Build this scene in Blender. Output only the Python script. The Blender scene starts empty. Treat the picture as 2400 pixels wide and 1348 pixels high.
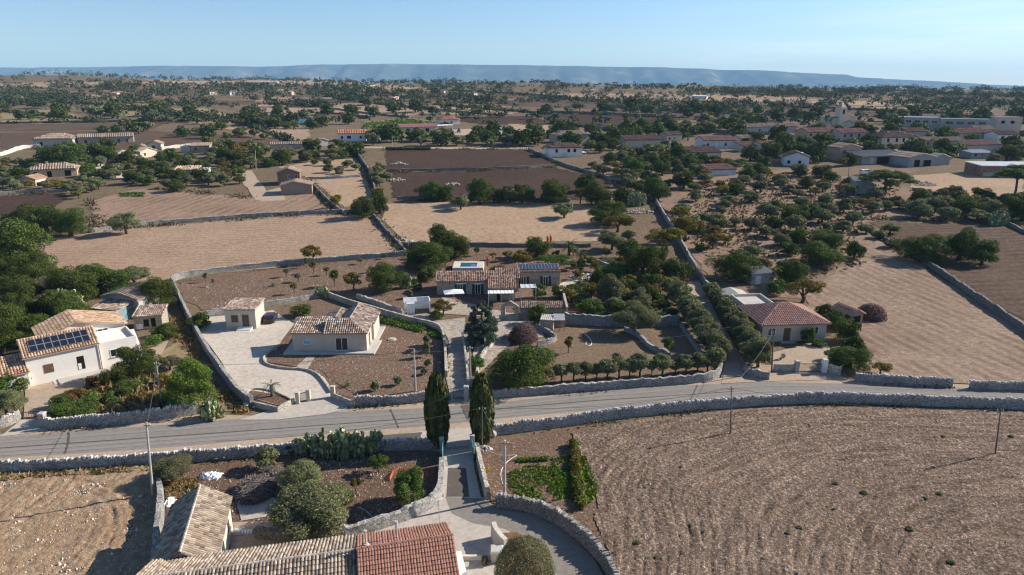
import bpy, bmesh, math, random
import numpy as np
from mathutils import Vector, Matrix, noise as mnoise
R = math.radians
scene = bpy.context.scene
COL = scene.collection

# ---------------------------------------------------------------- camera, sky, sun, exposure
CAM_H, PITCH, FPX = 40.0, R(16.4), 1600.0
cam_data = bpy.data.cameras.new("camera")
cam_data.sensor_width = 36.0
cam_data.lens = 24.0
cam_data.clip_end = 30000
cam = bpy.data.objects.new("camera", cam_data)
COL.objects.link(cam)
cam.location = (0, 0, CAM_H)
cam.rotation_euler = (R(90) - PITCH, 0, 0)
scene.camera = cam

SUN_AZ, SUN_EL = R(20), R(29)          # azimuth measured from +X towards +Y
world = bpy.data.worlds.new("World")
scene.world = world
world.use_nodes = True
wn = world.node_tree
wn.nodes.clear()
sky = wn.nodes.new("ShaderNodeTexSky")
sky.sky_type = 'NISHITA'
sky.sun_disc = False
sky.sun_elevation = SUN_EL
sky.sun_rotation = R(90) - SUN_AZ
sky.altitude = 300
sky.air_density = 1.0
sky.dust_density = 0.2
sky.ozone_density = 1.6
bg = wn.nodes.new("ShaderNodeBackground")
bg.inputs['Strength'].default_value = 0.073
# faint low bank of cloud near the horizon
tc = wn.nodes.new("ShaderNodeTexCoord")
mp = wn.nodes.new("ShaderNodeMapping")
mp.inputs['Scale'].default_value = (3.0, 3.0, 38.0)
nz = wn.nodes.new("ShaderNodeTexNoise")
nz.inputs['Scale'].default_value = 1.6
nz.inputs['Detail'].default_value = 6
rmp = wn.nodes.new("ShaderNodeValToRGB")
rmp.color_ramp.elements[0].position = 0.40
rmp.color_ramp.elements[1].position = 0.78
sep = wn.nodes.new("ShaderNodeSeparateXYZ")
low = wn.nodes.new("ShaderNodeMapRange")
low.inputs['From Min'].default_value = 0.13
low.inputs['From Max'].default_value = 0.01
east = wn.nodes.new("ShaderNodeMapRange")
east.inputs['From Min'].default_value = 0.15
east.inputs['From Max'].default_value = 0.6
mul = wn.nodes.new("ShaderNodeMath"); mul.operation = 'MULTIPLY'
mul2 = wn.nodes.new("ShaderNodeMath"); mul2.operation = 'MULTIPLY'
mul3 = wn.nodes.new("ShaderNodeMath"); mul3.operation = 'MULTIPLY'
mul3.inputs[1].default_value = 0.9
mixc = wn.nodes.new("ShaderNodeMix"); mixc.data_type = 'RGBA'
mixc.inputs['B'].default_value = (10.5, 10.5, 10.8, 1)
wout = wn.nodes.new("ShaderNodeOutputWorld")
L = wn.links.new
L(tc.outputs['Generated'], mp.inputs['Vector']); L(mp.outputs[0], nz.inputs['Vector'])
L(nz.outputs[0], rmp.inputs[0]); L(tc.outputs['Generated'], sep.inputs[0])
L(sep.outputs['Z'], low.inputs['Value']); L(sep.outputs['X'], east.inputs['Value'])
L(rmp.outputs[0], mul.inputs[0]); L(low.outputs[0], mul.inputs[1])
L(mul.outputs[0], mul2.inputs[0]); L(east.outputs[0], mul2.inputs[1])
L(mul2.outputs[0], mul3.inputs[0])
L(mul3.outputs[0], mixc.inputs['Factor']); hs = wn.nodes.new("ShaderNodeMix"); hs.data_type = 'RGBA'; hs.blend_type = 'MULTIPLY'
hs.inputs['Factor'].default_value = 1.0; hs.inputs['B'].default_value = (0.82, 0.96, 1.15, 1)
L(sky.outputs[0], hs.inputs['A']); L(hs.outputs['Result'], mixc.inputs['A'])
L(mixc.outputs['Result'], bg.inputs['Color']); L(bg.outputs[0], wout.inputs['Surface'])

sun_data = bpy.data.lights.new("sun", 'SUN')
sun_data.energy = 5.0
sun_data.angle = R(0.5)
sun_data.color = (1.0, 0.93, 0.83)
sun = bpy.data.objects.new("sun", sun_data)
COL.objects.link(sun)
SUN_DIR = Vector((math.cos(SUN_AZ) * math.cos(SUN_EL), math.sin(SUN_AZ) * math.cos(SUN_EL), math.sin(SUN_EL)))
sun.rotation_euler = (-SUN_DIR).to_track_quat('-Z', 'Y').to_euler()
sun.location = SUN_DIR * 200

scene.view_settings.view_transform = 'Standard'
scene.view_settings.look = 'None'
scene.view_settings.exposure = 0.82
scene.view_settings.gamma = 1.0
scene.render.engine = 'CYCLES'
scene.cycles.use_denoising = True
scene.cycles.filter_width = 1.25
scene.cycles.max_bounces = 5
scene.cycles.diffuse_bounces = 2
scene.cycles.glossy_bounces = 2
scene.cycles.transmission_bounces = 3
scene.cycles.volume_bounces = 0
scene.cycles.transparent_max_bounces = 6

# ---------------------------------------------------------------- terrain and pixel -> place
def sstep(a, b, v):
    t = min(1.0, max(0.0, (v - a) / (b - a)))
    return t * t * (3 - 2 * t)

def T(x, y):
    z = 0.0
    if y > 125:
        t = y - 125
        z = 0.0405 * t * t / (t + 30)
        z *= 1 - 0.00030 * max(-1000.0, min(1000.0, x)) * min(1.0, y / 1000)
        k = sstep(330, 700, y)
        if k > 0:
            z += k * (2.3 * math.sin(x / 150 + 1.0 + y / 400) * math.sin(y / 105 + x / 700) + 1.5 * math.sin(x / 63 + y / 90))
        if y > 1250:
            k = sstep(1250, 2700, y)
            z = (min(z, 80.0) - 0.02 * (y - 1250)) * (1 - k) - 120 * k
    return z

CP, SP = math.cos(PITCH), math.sin(PITCH)
def ray(px, py):
    u = (px - 1200) / FPX
    v = -(py - 674) / FPX
    return u, CP + v * SP, -SP + v * CP

def G(px, py, h=0.0):
    """Where the line of sight through a point of the photograph meets the ground (h metres above it)."""
    dx, dy, dz = ray(px, py)
    t0, t = 20.0, 20.0
    while t < 1500:
        t0 = t
        t *= 1.02
        if CAM_H + dz * t < T(dx * t, dy * t) + h:
            break
    for _ in range(22):
        m = 0.5 * (t0 + t)
        if CAM_H + dz * m < T(dx * m, dy * m) + h:
            t = m
        else:
            t0 = m
    return Vector((dx * t, dy * t, T(dx * t, dy * t)))

def proj(p):
    zc = p[2] - CAM_H
    d = p[1] * CP - zc * SP
    return 1200 + FPX * p[0] / d, 674 - FPX * (p[1] * SP + zc * CP) / d, d

def mpp(p):
    return (p[1] * CP - (p[2] - CAM_H) * SP) / FPX

# ---------------------------------------------------------------- object helpers
def tag(o, label=None, cat=None, group=None, kind=None):
    if label: o['label'] = label
    if cat: o['category'] = cat
    if group: o['group'] = group
    if kind: o['kind'] = kind
    return o

def empty(name, loc, rz=0.0, label=None, cat=None, group=None):
    o = bpy.data.objects.new(name, None)
    o.empty_display_size = 0.5
    o.location = loc
    o.rotation_euler = (0, 0, rz)
    COL.objects.link(o)
    return tag(o, label, cat, group)

def link_mesh(name, me, parent=None, loc=None):
    o = bpy.data.objects.new(name, me)
    COL.objects.link(o)
    if parent is not None: o.parent = parent
    if loc is not None: o.location = loc
    return o

class MB:
    """Collects faces and builds them as one mesh."""
    def __init__(s):
        s.v, s.f = [], []
    def add(s, vs, fs):
        n = len(s.v)
        s.v += [tuple(p) for p in vs]
        s.f += [tuple(i + n for i in f) for f in fs]
        return s
    def box(s, c, d, rz=0.0, top=1.0):
        cx, cy, cz = c
        a, b, h = d[0] / 2, d[1] / 2, d[2] / 2
        co, si = math.cos(rz), math.sin(rz)
        vs = []
        for z, k in ((-h, 1), (h, top)):
            for x, y in ((-a, -b), (a, -b), (a, b), (-a, b)):
                x, y = x * k, y * k
                vs.append((cx + x * co - y * si, cy + x * si + y * co, cz + z))
        return s.add(vs, [(0, 3, 2, 1), (4, 5, 6, 7), (0, 1, 5, 4), (1, 2, 6, 5), (2, 3, 7, 6), (3, 0, 4, 7)])
    def span(s, a, b):
        return s.box([(a[i] + b[i]) / 2 for i in range(3)], [abs(b[i] - a[i]) for i in range(3)])
    def prism(s, poly, z0, z1):
        n = len(poly)
        if sum(poly[i][0] * poly[(i + 1) % n][1] - poly[(i + 1) % n][0] * poly[i][1] for i in range(n)) < 0:
            poly = poly[::-1]
        vs = [(p[0], p[1], z0) for p in poly] + [(p[0], p[1], z1) for p in poly]
        return s.add(vs, [tuple(range(n))[::-1], tuple(range(n, 2 * n))] + [(i, (i + 1) % n, n + (i + 1) % n, n + i) for i in range(n)])
    def tube(s, pts, rs, n=8, cap=True):
        pts = [Vector(p) for p in pts]
        rings = []
        for i, p in enumerate(pts):
            d = (pts[min(i + 1, len(pts) - 1)] - pts[max(i - 1, 0)]).normalized()
            a = d.orthogonal().normalized() if abs(d.z) < 0.9 else d.cross(Vector((0, 1, 0))).normalized()
            b = d.cross(a)
            r = rs[i] if hasattr(rs, '__len__') else rs
            rings.append([p + (a * math.cos(2 * math.pi * k / n) + b * math.sin(2 * math.pi * k / n)) * r for k in range(n)])
        vs = [q for rg in rings for q in rg]
        fs = []
        for i in range(len(pts) - 1):
            for k in range(n):
                fs.append((i * n + k, i * n + (k + 1) % n, (i + 1) * n + (k + 1) % n, (i + 1) * n + k))
        if cap:
            fs.append(tuple(range(n))[::-1])
            fs.append(tuple((len(pts) - 1) * n + k for k in range(n)))
        return s.add(vs, fs)
    def blob(s, c, r, rng, jit=0.15, sq=(1, 1, 1)):
        bm = bmesh.new()
        bmesh.ops.create_icosphere(bm, subdivisions=1, radius=1)
        vs = [(c[0] + v.co.x * r * sq[0] * (1 + rng.uniform(-jit, jit)), c[1] + v.co.y * r * sq[1] * (1 + rng.uniform(-jit, jit)),
               c[2] + v.co.z * r * sq[2] * (1 + rng.uniform(-jit, jit))) for v in bm.verts]
        fs = [tuple(v.index for v in f.verts) for f in bm.faces]
        bm.free()
        return s.add(vs, fs)
    def mesh(s, name, mats):
        me = bpy.data.meshes.new(name)
        me.from_pydata(s.v, [], s.f)
        for m in (mats if isinstance(mats, (list, tuple)) else [mats]):
            me.materials.append(m)
        me.update()
        return me
    def build(s, name, mats, parent=None, loc=None, smooth=False):
        me = s.mesh(name, mats)
        if smooth:
            me.polygons.foreach_set('use_smooth', [True] * len(me.polygons))
        return link_mesh(name, me, parent, loc)

# ---------------------------------------------------------------- materials
def newmat(name):
    m = bpy.data.materials.new(name)
    m.use_nodes = True
    nt = m.node_tree
    b = nt.nodes['Principled BSDF']
    b.inputs['Roughness'].default_value = 0.9
    b.inputs['Specular IOR Level'].default_value = 0.2
    return m, nt, b

def N(nt, t, **kw):
    n = nt.nodes.new(t)
    for k, v in kw.items():
        if k in n.inputs: n.inputs[k].default_value = v
        else: setattr(n, k, v)
    return n

def c4(c): return (c[0], c[1], c[2], 1)

def noise_ramp(nt, vec, scale, detail, cols, lo=0.3, hi=0.7, rough=0.6, dist=0.0):
    n = N(nt, 'ShaderNodeTexNoise', Scale=scale, Detail=detail, Roughness=rough, Distortion=dist)
    nt.links.new(vec, n.inputs['Vector'])
    r = nt.nodes.new('ShaderNodeValToRGB')
    e = r.color_ramp.elements
    e[0].position, e[1].position = lo, hi
    e[0].color, e[1].color = c4(cols[0]), c4(cols[-1])
    for i, c in enumerate(cols[1:-1]):
        q = e.new(lo + (hi - lo) * (i + 1) / (len(cols) - 1))
        q.color = c4(c)
    nt.links.new(n.outputs[0], r.inputs[0])
    return r.outputs[0], n.outputs[0]

def mixcol(nt, f, a, b, mode='MIX'):
    m = nt.nodes.new('ShaderNodeMix'); m.data_type = 'RGBA'; m.blend_type = mode
    for s, v in ((m.inputs['Factor'], f), (m.inputs['A'], a), (m.inputs['B'], b)):
        if hasattr(v, 'is_output'): nt.links.new(v, s)
        elif hasattr(v, '__len__'): s.default_value = c4(v)
        else: s.default_value = v
    return m.outputs['Result']

def mathn(nt, op, a, b=None, clamp=False):
    m = nt.nodes.new('ShaderNodeMath'); m.operation = op; m.use_clamp = clamp
    for s, v in ((m.inputs[0], a), (m.inputs[1], b)):
        if v is None: continue
        if hasattr(v, 'is_output'): nt.links.new(v, s)
        else: s.default_value = v
    return m.outputs[0]

def ground_mat(name, big, fine, patch=0.05, grain=1.6, speck=None, speck_col=(0.5, 0.46, 0.4), speck_scale=3.0, stripes=None, weeds=None, bump=0.4, bscale=2.0, warm=True):
    """Soil and grass: two scales of mottling, pale flecks, optional tillage stripes (angle, period, darkness) and weeds."""
    m, nt, b = newmat(name)
    wm = lambda L_: [(v[0] * 1.06, v[1] * 1.0, v[2] * 0.92) for v in L_]
    if warm: big, fine = wm(big), wm(fine)
    pos = nt.nodes.new('ShaderNodeNewGeometry').outputs['Position']
    c, _ = noise_ramp(nt, pos, patch, 5, big, 0.32, 0.68)
    f, fn = noise_ramp(nt, pos, grain, 7, fine, 0.36, 0.64, rough=0.8)
    c = mixcol(nt, 0.62, c, f)
    if stripes:
        ang, per, dark = stripes[:3]
        mpn = N(nt, 'ShaderNodeMapping'); mpn.inputs['Rotation'].default_value = (0, 0, -ang)
        nt.links.new(pos, mpn.inputs['Vector'])
        w = N(nt, 'ShaderNodeTexWave', Scale=2 * math.pi / per / 20 * 1.0, Distortion=stripes[3] if len(stripes) > 3 else 2.5, Detail=3.0)
        w.inputs['Detail Scale'].default_value = 0.6
        w.bands_direction = 'Y'
        nt.links.new(mpn.outputs[0], w.inputs['Vector'])
        nmask, _ = noise_ramp(nt, pos, 0.12, 3, [(0, 0, 0), (1, 1, 1)], 0.35, 0.65)
        k = mathn(nt, 'MULTIPLY', mathn(nt, 'MULTIPLY', w.outputs['Fac'], dark), nmask)
        c = mixcol(nt, k, c, [v * 0.45 for v in big[0]])
    if weeds:
        wk, _ = noise_ramp(nt, pos, weeds[1], 6, [(0, 0, 0), (1, 1, 1)], weeds[2], weeds[2] + 0.1, rough=0.7)
        c = mixcol(nt, wk, c, weeds[0])
    if speck:
        s, _ = noise_ramp(nt, pos, speck_scale, 3, [(0, 0, 0), (1, 1, 1)], 1 - speck, 1 - speck + 0.08, rough=0.8)
        c = mixcol(nt, s, c, speck_col)
    nt.links.new(c, b.inputs['Base Color'])
    b.inputs['Specular IOR Level'].default_value = 0.05
    b.inputs['Roughness'].default_value = 1.0
    bn = N(nt, 'ShaderNodeTexNoise', Scale=bscale, Detail=6, Roughness=0.75)
    nt.links.new(pos, bn.inputs['Vector'])
    bp = N(nt, 'ShaderNodeBump', Strength=bump, Distance=0.35)
    nt.links.new(bn.outputs[0], bp.inputs['Height'])
    nt.links.new(bp.outputs[0], b.inputs['Normal'])
    return m

def plaster_mat(name, col, stain=0.25, scale=0.6, rough=0.9):
    m, nt, b = newmat(name)
    pos = nt.nodes.new('ShaderNodeNewGeometry').outputs['Position']
    dk = [v * (1 - stain) for v in col]
    c, _ = noise_ramp(nt, pos, scale, 6, [dk, col, [min(1, v * 1.06) for v in col]], 0.3, 0.72)
    f, fn = noise_ramp(nt, pos, 9, 4, [[v * 0.85 for v in col], col], 0.35, 0.6)
    nt.links.new(mixcol(nt, 0.3, c, f), b.inputs['Base Color'])
    b.inputs['Roughness'].default_value = rough
    bp = N(nt, 'ShaderNodeBump', Strength=0.2, Distance=0.05)
    nt.links.new(fn, bp.inputs['Height']); nt.links.new(bp.outputs[0], b.inputs['Normal'])
    return m

def stone_mat(name, cols, scale=3.6, gap=0.35, zs=1.5):
    """Rubble masonry: one tone per stone, darker joints."""
    m, nt, b = newmat(name)
    pos = nt.nodes.new('ShaderNodeNewGeometry').outputs['Position']
    mpn = N(nt, 'ShaderNodeMapping'); mpn.inputs['Scale'].default_value = (1, 1, zs)
    nt.links.new(pos, mpn.inputs['Vector'])
    v1 = N(nt, 'ShaderNodeTexVoronoi', Scale=scale); nt.links.new(mpn.outputs[0], v1.inputs['Vector'])
    v2 = N(nt, 'ShaderNodeTexVoronoi', Scale=scale); v2.feature = 'DISTANCE_TO_EDGE'; nt.links.new(mpn.outputs[0], v2.inputs['Vector'])
    sepc = nt.nodes.new('ShaderNodeSeparateColor'); nt.links.new(v1.outputs['Color'], sepc.inputs[0])
    r = nt.nodes.new('ShaderNodeValToRGB'); e = r.color_ramp.elements
    e[0].color, e[1].color = c4(cols[0]), c4(cols[-1])
    for i, c in enumerate(cols[1:-1]):
        e.new((i + 1) / (len(cols) - 1)).color = c4(c)
    nt.links.new(sepc.outputs[0], r.inputs[0])
    k = N(nt, 'ShaderNodeMapRange'); k.inputs['From Max'].default_value = 0.07; nt.links.new(v2.outputs['Distance'], k.inputs['Value'])
    lich, _ = noise_ramp(nt, pos, 0.35, 5, [(0.62, 0.62, 0.64), (1, 1, 1), (1.0, 0.97, 0.9)], 0.3, 0.7)
    c = mixcol(nt, 1.0, r.outputs[0], lich, 'MULTIPLY')
    g = mathn(nt, 'ADD', mathn(nt, 'MULTIPLY', k.outputs[0], 1 - gap), gap)
    c = mixcol(nt, g, [v * 0.25 for v in cols[0]], c)
    nt.links.new(c, b.inputs['Base Color'])
    bp = N(nt, 'ShaderNodeBump', Strength=0.8, Distance=0.12)
    nt.links.new(k.outputs[0], bp.inputs['Height']); nt.links.new(bp.outputs[0], b.inputs['Normal'])
    return m

def island_mat(name, cols, rough=0.85, stain=None, transl=0.0, objvar=0.0):
    """One tone per loose piece (tile, stone, leaf)."""
    m, nt, b = newmat(name)
    geo = nt.nodes.new('ShaderNodeNewGeometry')
    r = nt.nodes.new('ShaderNodeValToRGB'); e = r.color_ramp.elements
    e[0].color, e[1].color = c4(cols[0]), c4(cols[-1])
    for i, c in enumerate(cols[1:-1]):
        e.new((i + 1) / (len(cols) - 1)).color = c4(c)
    nt.links.new(geo.outputs['Random Per Island'], r.inputs[0])
    c = r.outputs[0]
    if stain:
        s, _ = noise_ramp(nt, geo.outputs['Position'], stain[1], 5, [(0, 0, 0), (1, 1, 1)], 0.45, 0.68)
        c = mixcol(nt, mathn(nt, 'MULTIPLY', s, stain[2]), c, stain[0])
    if objvar:
        oi = nt.nodes.new('ShaderNodeObjectInfo')
        h = N(nt, 'ShaderNodeHueSaturation')
        nt.links.new(mathn(nt, 'ADD', mathn(nt, 'MULTIPLY', oi.outputs['Random'], objvar * 0.10), 0.5 - objvar * 0.05), h.inputs['Hue'])
        nt.links.new(mathn(nt, 'ADD', mathn(nt, 'MULTIPLY', oi.outputs['Random'], objvar), 1 - objvar * 0.5), h.inputs['Value'])
        nt.links.new(c, h.inputs['Color'])
        c = h.outputs[0]
    nt.links.new(c, b.inputs['Base Color'])
    b.inputs['Roughness'].default_value = rough
    if transl:
        b.inputs['Specular IOR Level'].default_value = 0.06
        tr = nt.nodes.new('ShaderNodeBsdfTranslucent')
        tcol = mixcol(nt, 1.0, c, (1.0, 1.0, 0.45), 'MULTIPLY')
        nt.links.new(tcol, tr.inputs['Color'])
        mx = nt.nodes.new('ShaderNodeMixShader'); mx.inputs[0].default_value = transl
        out = nt.nodes['Material Output']
        nt.links.new(b.outputs[0], mx.inputs[1]); nt.links.new(tr.outputs[0], mx.inputs[2])
        nt.links.new(mx.outputs[0], out.inputs['Surface'])
    return m

def plain_mat(name, col, rough=0.6, metal=0.0, spec=0.4):
    m, nt, b = newmat(name)
    b.inputs['Roughness'].default_value = rough
    b.inputs['Metallic'].default_value = metal
    b.inputs['Specular IOR Level'].default_value = spec
    pos = nt.nodes.new('ShaderNodeNewGeometry').outputs['Position']
    c, _ = noise_ramp(nt, pos, 2.2, 5, [[v * 0.8 for v in col], [min(1, v * 1.1) for v in col]], 0.35, 0.65)
    nt.links.new(c, b.inputs['Base Color'])
    return m
# ---------------------------------------------------------------- ground
M = {}
M['earth'] = ground_mat('dry_earth', [(0.105, 0.080, 0.052), (0.15, 0.112, 0.075), (0.20, 0.152, 0.10)], [(0.065, 0.05, 0.035), (0.155, 0.117, 0.08), (0.25, 0.19, 0.13)], weeds=((0.07, 0.075, 0.038), 0.5, 0.55), speck=0.36)
M['stubble'] = ground_mat('mown_stubble', [(0.255, 0.180, 0.130), (0.315, 0.225, 0.162), (0.36, 0.265, 0.19)], [(0.17, 0.115, 0.085), (0.32, 0.23, 0.165), (0.46, 0.36, 0.27)], patch=0.035, grain=1.1, stripes=(R(4), 2.3, 0.34, 7.0), bscale=1.4, bump=0.55)
M['tracked'] = ground_mat('tracked_stubble', [(0.20, 0.135, 0.098), (0.26, 0.18, 0.13), (0.31, 0.225, 0.165)], [(0.13, 0.088, 0.066), (0.27, 0.19, 0.14), (0.38, 0.29, 0.22)], patch=0.05, grain=1.0, stripes=(R(82), 3.4, 0.6, 4.0), bscale=1.3, bump=0.5, weeds=((0.14, 0.125, 0.06), 0.25, 0.63))
M['mown'] = ground_mat('mown_slope', [(0.20, 0.14, 0.105), (0.25, 0.185, 0.14), (0.33, 0.255, 0.20)], [(0.125, 0.088, 0.068), (0.26, 0.19, 0.145), (0.40, 0.32, 0.25)], patch=0.05, grain=1.1, stripes=(R(-80), 2.4, 0.6, 5.0), bscale=1.3, bump=0.6, weeds=((0.17, 0.145, 0.075), 0.16, 0.60))
M['dry'] = ground_mat('dry_grass', [(0.25, 0.177, 0.120), (0.32, 0.235, 0.163), (0.36, 0.27, 0.19)], [(0.18, 0.122, 0.085), (0.33, 0.24, 0.168), (0.44, 0.34, 0.245)], patch=0.05, grain=0.8, bscale=0.9, bump=0.45, weeds=((0.13, 0.085, 0.055), 0.22, 0.64))
M['dark'] = ground_mat('ploughed_dark', [(0.040, 0.026, 0.020), (0.056, 0.036, 0.028), (0.080, 0.053, 0.040)], [(0.024, 0.016, 0.013), (0.060, 0.039, 0.031), (0.12, 0.085, 0.066)], patch=0.03, grain=1.0, bscale=1.1, bump=1.0)
M['brown'] = ground_mat('ploughed_brown', [(0.078, 0.053, 0.040), (0.105, 0.072, 0.054), (0.135, 0.096, 0.073)], [(0.052, 0.036, 0.028), (0.112, 0.078, 0.059), (0.19, 0.14, 0.108)], patch=0.03, grain=0.9, stripes=(R(8), 3.0, 0.5), bscale=1.1, bump=0.9)
M['olive_ground'] = ground_mat('olive_grove_ground', [(0.17, 0.115, 0.085), (0.225, 0.155, 0.115), (0.27, 0.195, 0.145)], [(0.10, 0.07, 0.055), (0.22, 0.155, 0.118), (0.34, 0.26, 0.20)], patch=0.06, grain=0.9, weeds=((0.09, 0.075, 0.05), 0.4, 0.57), bscale=1.2, bump=0.6)
M['greenish'] = ground_mat('greenish_field', [(0.20, 0.16, 0.095), (0.24, 0.185, 0.11), (0.20, 0.17, 0.09)], [(0.15, 0.12, 0.07), (0.25, 0.20, 0.12), (0.30, 0.24, 0.155)], patch=0.02, grain=0.5, bump=0.3)
M['garden_soil'] = ground_mat('garden_soil', [(0.135, 0.088, 0.064), (0.17, 0.112, 0.082), (0.205, 0.142, 0.104)], [(0.07, 0.045, 0.034), (0.165, 0.108, 0.08), (0.29, 0.21, 0.16)], patch=0.12, grain=2.2, speck=0.40, speck_scale=2.6, weeds=((0.10, 0.095, 0.045), 0.35, 0.64), bscale=3, bump=0.9)
M['garden_dark'] = ground_mat('garden_dark_soil', [(0.115, 0.074, 0.054), (0.15, 0.098, 0.072), (0.185, 0.126, 0.092)], [(0.06, 0.04, 0.03), (0.145, 0.095, 0.07), (0.25, 0.18, 0.135)], patch=0.15, grain=2.0, speck=0.38, speck_scale=3, bscale=3, bump=0.9)
M['paddock'] = ground_mat('paddock_soil', [(0.135, 0.097, 0.068), (0.175, 0.128, 0.09), (0.215, 0.158, 0.112)], [(0.09, 0.065, 0.046), (0.172, 0.125, 0.088), (0.27, 0.205, 0.15)], patch=0.1, grain=1.6, weeds=((0.13, 0.12, 0.05), 0.18, 0.60), bscale=2.5, bump=0.5)
M['gravel'] = ground_mat('pale_gravel', [(0.40, 0.33, 0.26), (0.50, 0.43, 0.35), (0.56, 0.49, 0.41)], [(0.33, 0.26, 0.20), (0.50, 0.43, 0.35), (0.62, 0.56, 0.48)], patch=0.12, grain=1.4, weeds=((0.30, 0.22, 0.15), 0.3, 0.62), speck=0.36, speck_col=(0.66, 0.62, 0.55), bscale=5, bump=0.3, warm=False)
M['verge'] = ground_mat('verge_gravel', [(0.29, 0.225, 0.175), (0.36, 0.285, 0.225), (0.40, 0.325, 0.26)], [(0.25, 0.19, 0.145), (0.36, 0.29, 0.23), (0.44, 0.37, 0.30)], patch=0.2, grain=2.2, bscale=6, bump=0.3)
M['asphalt'] = ground_mat('road_asphalt', [(0.195, 0.174, 0.153), (0.222, 0.198, 0.174), (0.245, 0.22, 0.194)], [(0.175, 0.157, 0.138), (0.222, 0.198, 0.174), (0.26, 0.235, 0.207)], patch=0.18, grain=1.2, bscale=14, bump=0.12, warm=False)
M['old_asphalt'] = ground_mat('old_asphalt', [(0.175, 0.163, 0.150), (0.21, 0.196, 0.18), (0.235, 0.22, 0.20)], [(0.15, 0.14, 0.13), (0.21, 0.196, 0.18), (0.25, 0.232, 0.21)], patch=0.3, grain=2.0, bscale=14, bump=0.15, weeds=((0.12, 0.105, 0.095), 0.5, 0.66))
M['dark_asphalt'] = ground_mat('patched_asphalt', [(0.085, 0.078, 0.072), (0.105, 0.097, 0.09), (0.125, 0.115, 0.105)], [(0.08, 0.074, 0.068), (0.105, 0.097, 0.09), (0.14, 0.13, 0.12)], patch=0.5, grain=2.5, bscale=14, bump=0.15)
M['concrete'] = ground_mat('yard_concrete', [(0.37, 0.32, 0.265), (0.43, 0.375, 0.315), (0.48, 0.42, 0.355)], [(0.32, 0.27, 0.22), (0.43, 0.375, 0.315), (0.51, 0.455, 0.39)], patch=0.3, grain=1.6, bscale=8, bump=0.1, warm=False, weeds=((0.30, 0.25, 0.20), 0.35, 0.62))
M['paving'] = stone_mat('lane_paving', [(0.32, 0.265, 0.205), (0.41, 0.345, 0.27), (0.48, 0.41, 0.33)], 2.2, 0.75, 1.0)
M['rubble'] = ground_mat('disturbed_earth', [(0.25, 0.17, 0.11), (0.33, 0.235, 0.155), (0.41, 0.30, 0.205)], [(0.19, 0.125, 0.085), (0.33, 0.235, 0.16), (0.48, 0.375, 0.27)], patch=0.10, grain=1.3, speck=0.38, speck_scale=3.2, speck_col=(0.62, 0.54, 0.44), bscale=2.4, bump=1.0, weeds=((0.20, 0.12, 0.07), 0.35, 0.62))


def vnoise(x, y, s, seed=0):
    """value noise on arrays"""
    x = x / s + seed * 13.7; y = y / s + seed * 7.3
    xi = np.floor(x).astype(np.int64); yi = np.floor(y).astype(np.int64)
    fx, fy = x - xi, y - yi
    fx = fx * fx * (3 - 2 * fx); fy = fy * fy * (3 - 2 * fy)
    def h(a, b):
        n = (a * 374761393 + b * 668265263 + seed * 1442695) & 0x7fffffff
        n = ((n ^ (n >> 13)) * 1274126177) & 0x7fffffff
        return ((n ^ (n >> 16)) & 0xffff) / 65535.0
    return (h(xi, yi) * (1 - fx) + h(xi + 1, yi) * fx) * (1 - fy) + (h(xi, yi + 1) * (1 - fx) + h(xi + 1, yi + 1) * fx) * fy

def grid_mesh(name, X, Y, Z, mats, keep=None, mi=None):
    ny, nx = X.shape
    v = np.stack([X.ravel(), Y.ravel(), Z.ravel()], 1)
    i = np.arange(ny * nx).reshape(ny, nx)
    f = np.stack([i[:-1, :-1], i[:-1, 1:], i[1:, 1:], i[1:, :-1]], -1).reshape(-1, 4)
    if keep is not None:
        f = f[keep]
        used = np.unique(f)
        remap = np.zeros(len(v), np.int64); remap[used] = np.arange(len(used))
        v = v[used]; f = remap[f]
    me = bpy.data.meshes.new(name)
    me.vertices.add(len(v)); me.vertices.foreach_set('co', v.astype(np.float32).ravel())
    me.loops.add(f.size); me.loops.foreach_set('vertex_index', f.astype(np.int32).ravel())
    me.polygons.add(len(f)); me.polygons.foreach_set('loop_start', np.arange(0, f.size, 4, dtype=np.int32))
    me.polygons.foreach_set('loop_total', np.full(len(f), 4, np.int32))
    for m in mats: me.materials.append(m)
    me.polygons.foreach_set('use_smooth', np.ones(len(f), bool))
    me.update(calc_edges=True)
    return link_mesh(name, me)

# base sheet to the horizon: rows get wider with distance
ys = [-60.0]
while ys[-1] < 12600:
    y = ys[-1]
    ys.append(y + (12 if y < 1500 else 60 if y < 3000 else 700))
xs = [-16000, -11000, -6000, -4000, -3000, -2200] + list(np.arange(-1600, 1601, 16)) + [2200, 3000, 4000, 6000, 11000, 16000]
X, Y = np.meshgrid(np.array(xs, float), np.array(ys, float))
Z = np.array([[T(x, y) for x in xs] for y in ys]) - 0.012
tag(grid_mesh('ground', X, Y, Z, [M['earth']]), kind='structure', label='dry reddish earth with sparse grass across the plain')

def inside(poly, x, y):
    c = False
    j = len(poly) - 1
    for i in range(len(poly)):
        if (poly[i][1] > y) != (poly[j][1] > y) and x < (poly[j][0] - poly[i][0]) * (y - poly[i][1]) / (poly[j][1] - poly[i][1]) + poly[i][0]:
            c = not c
        j = i
    return c

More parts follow.
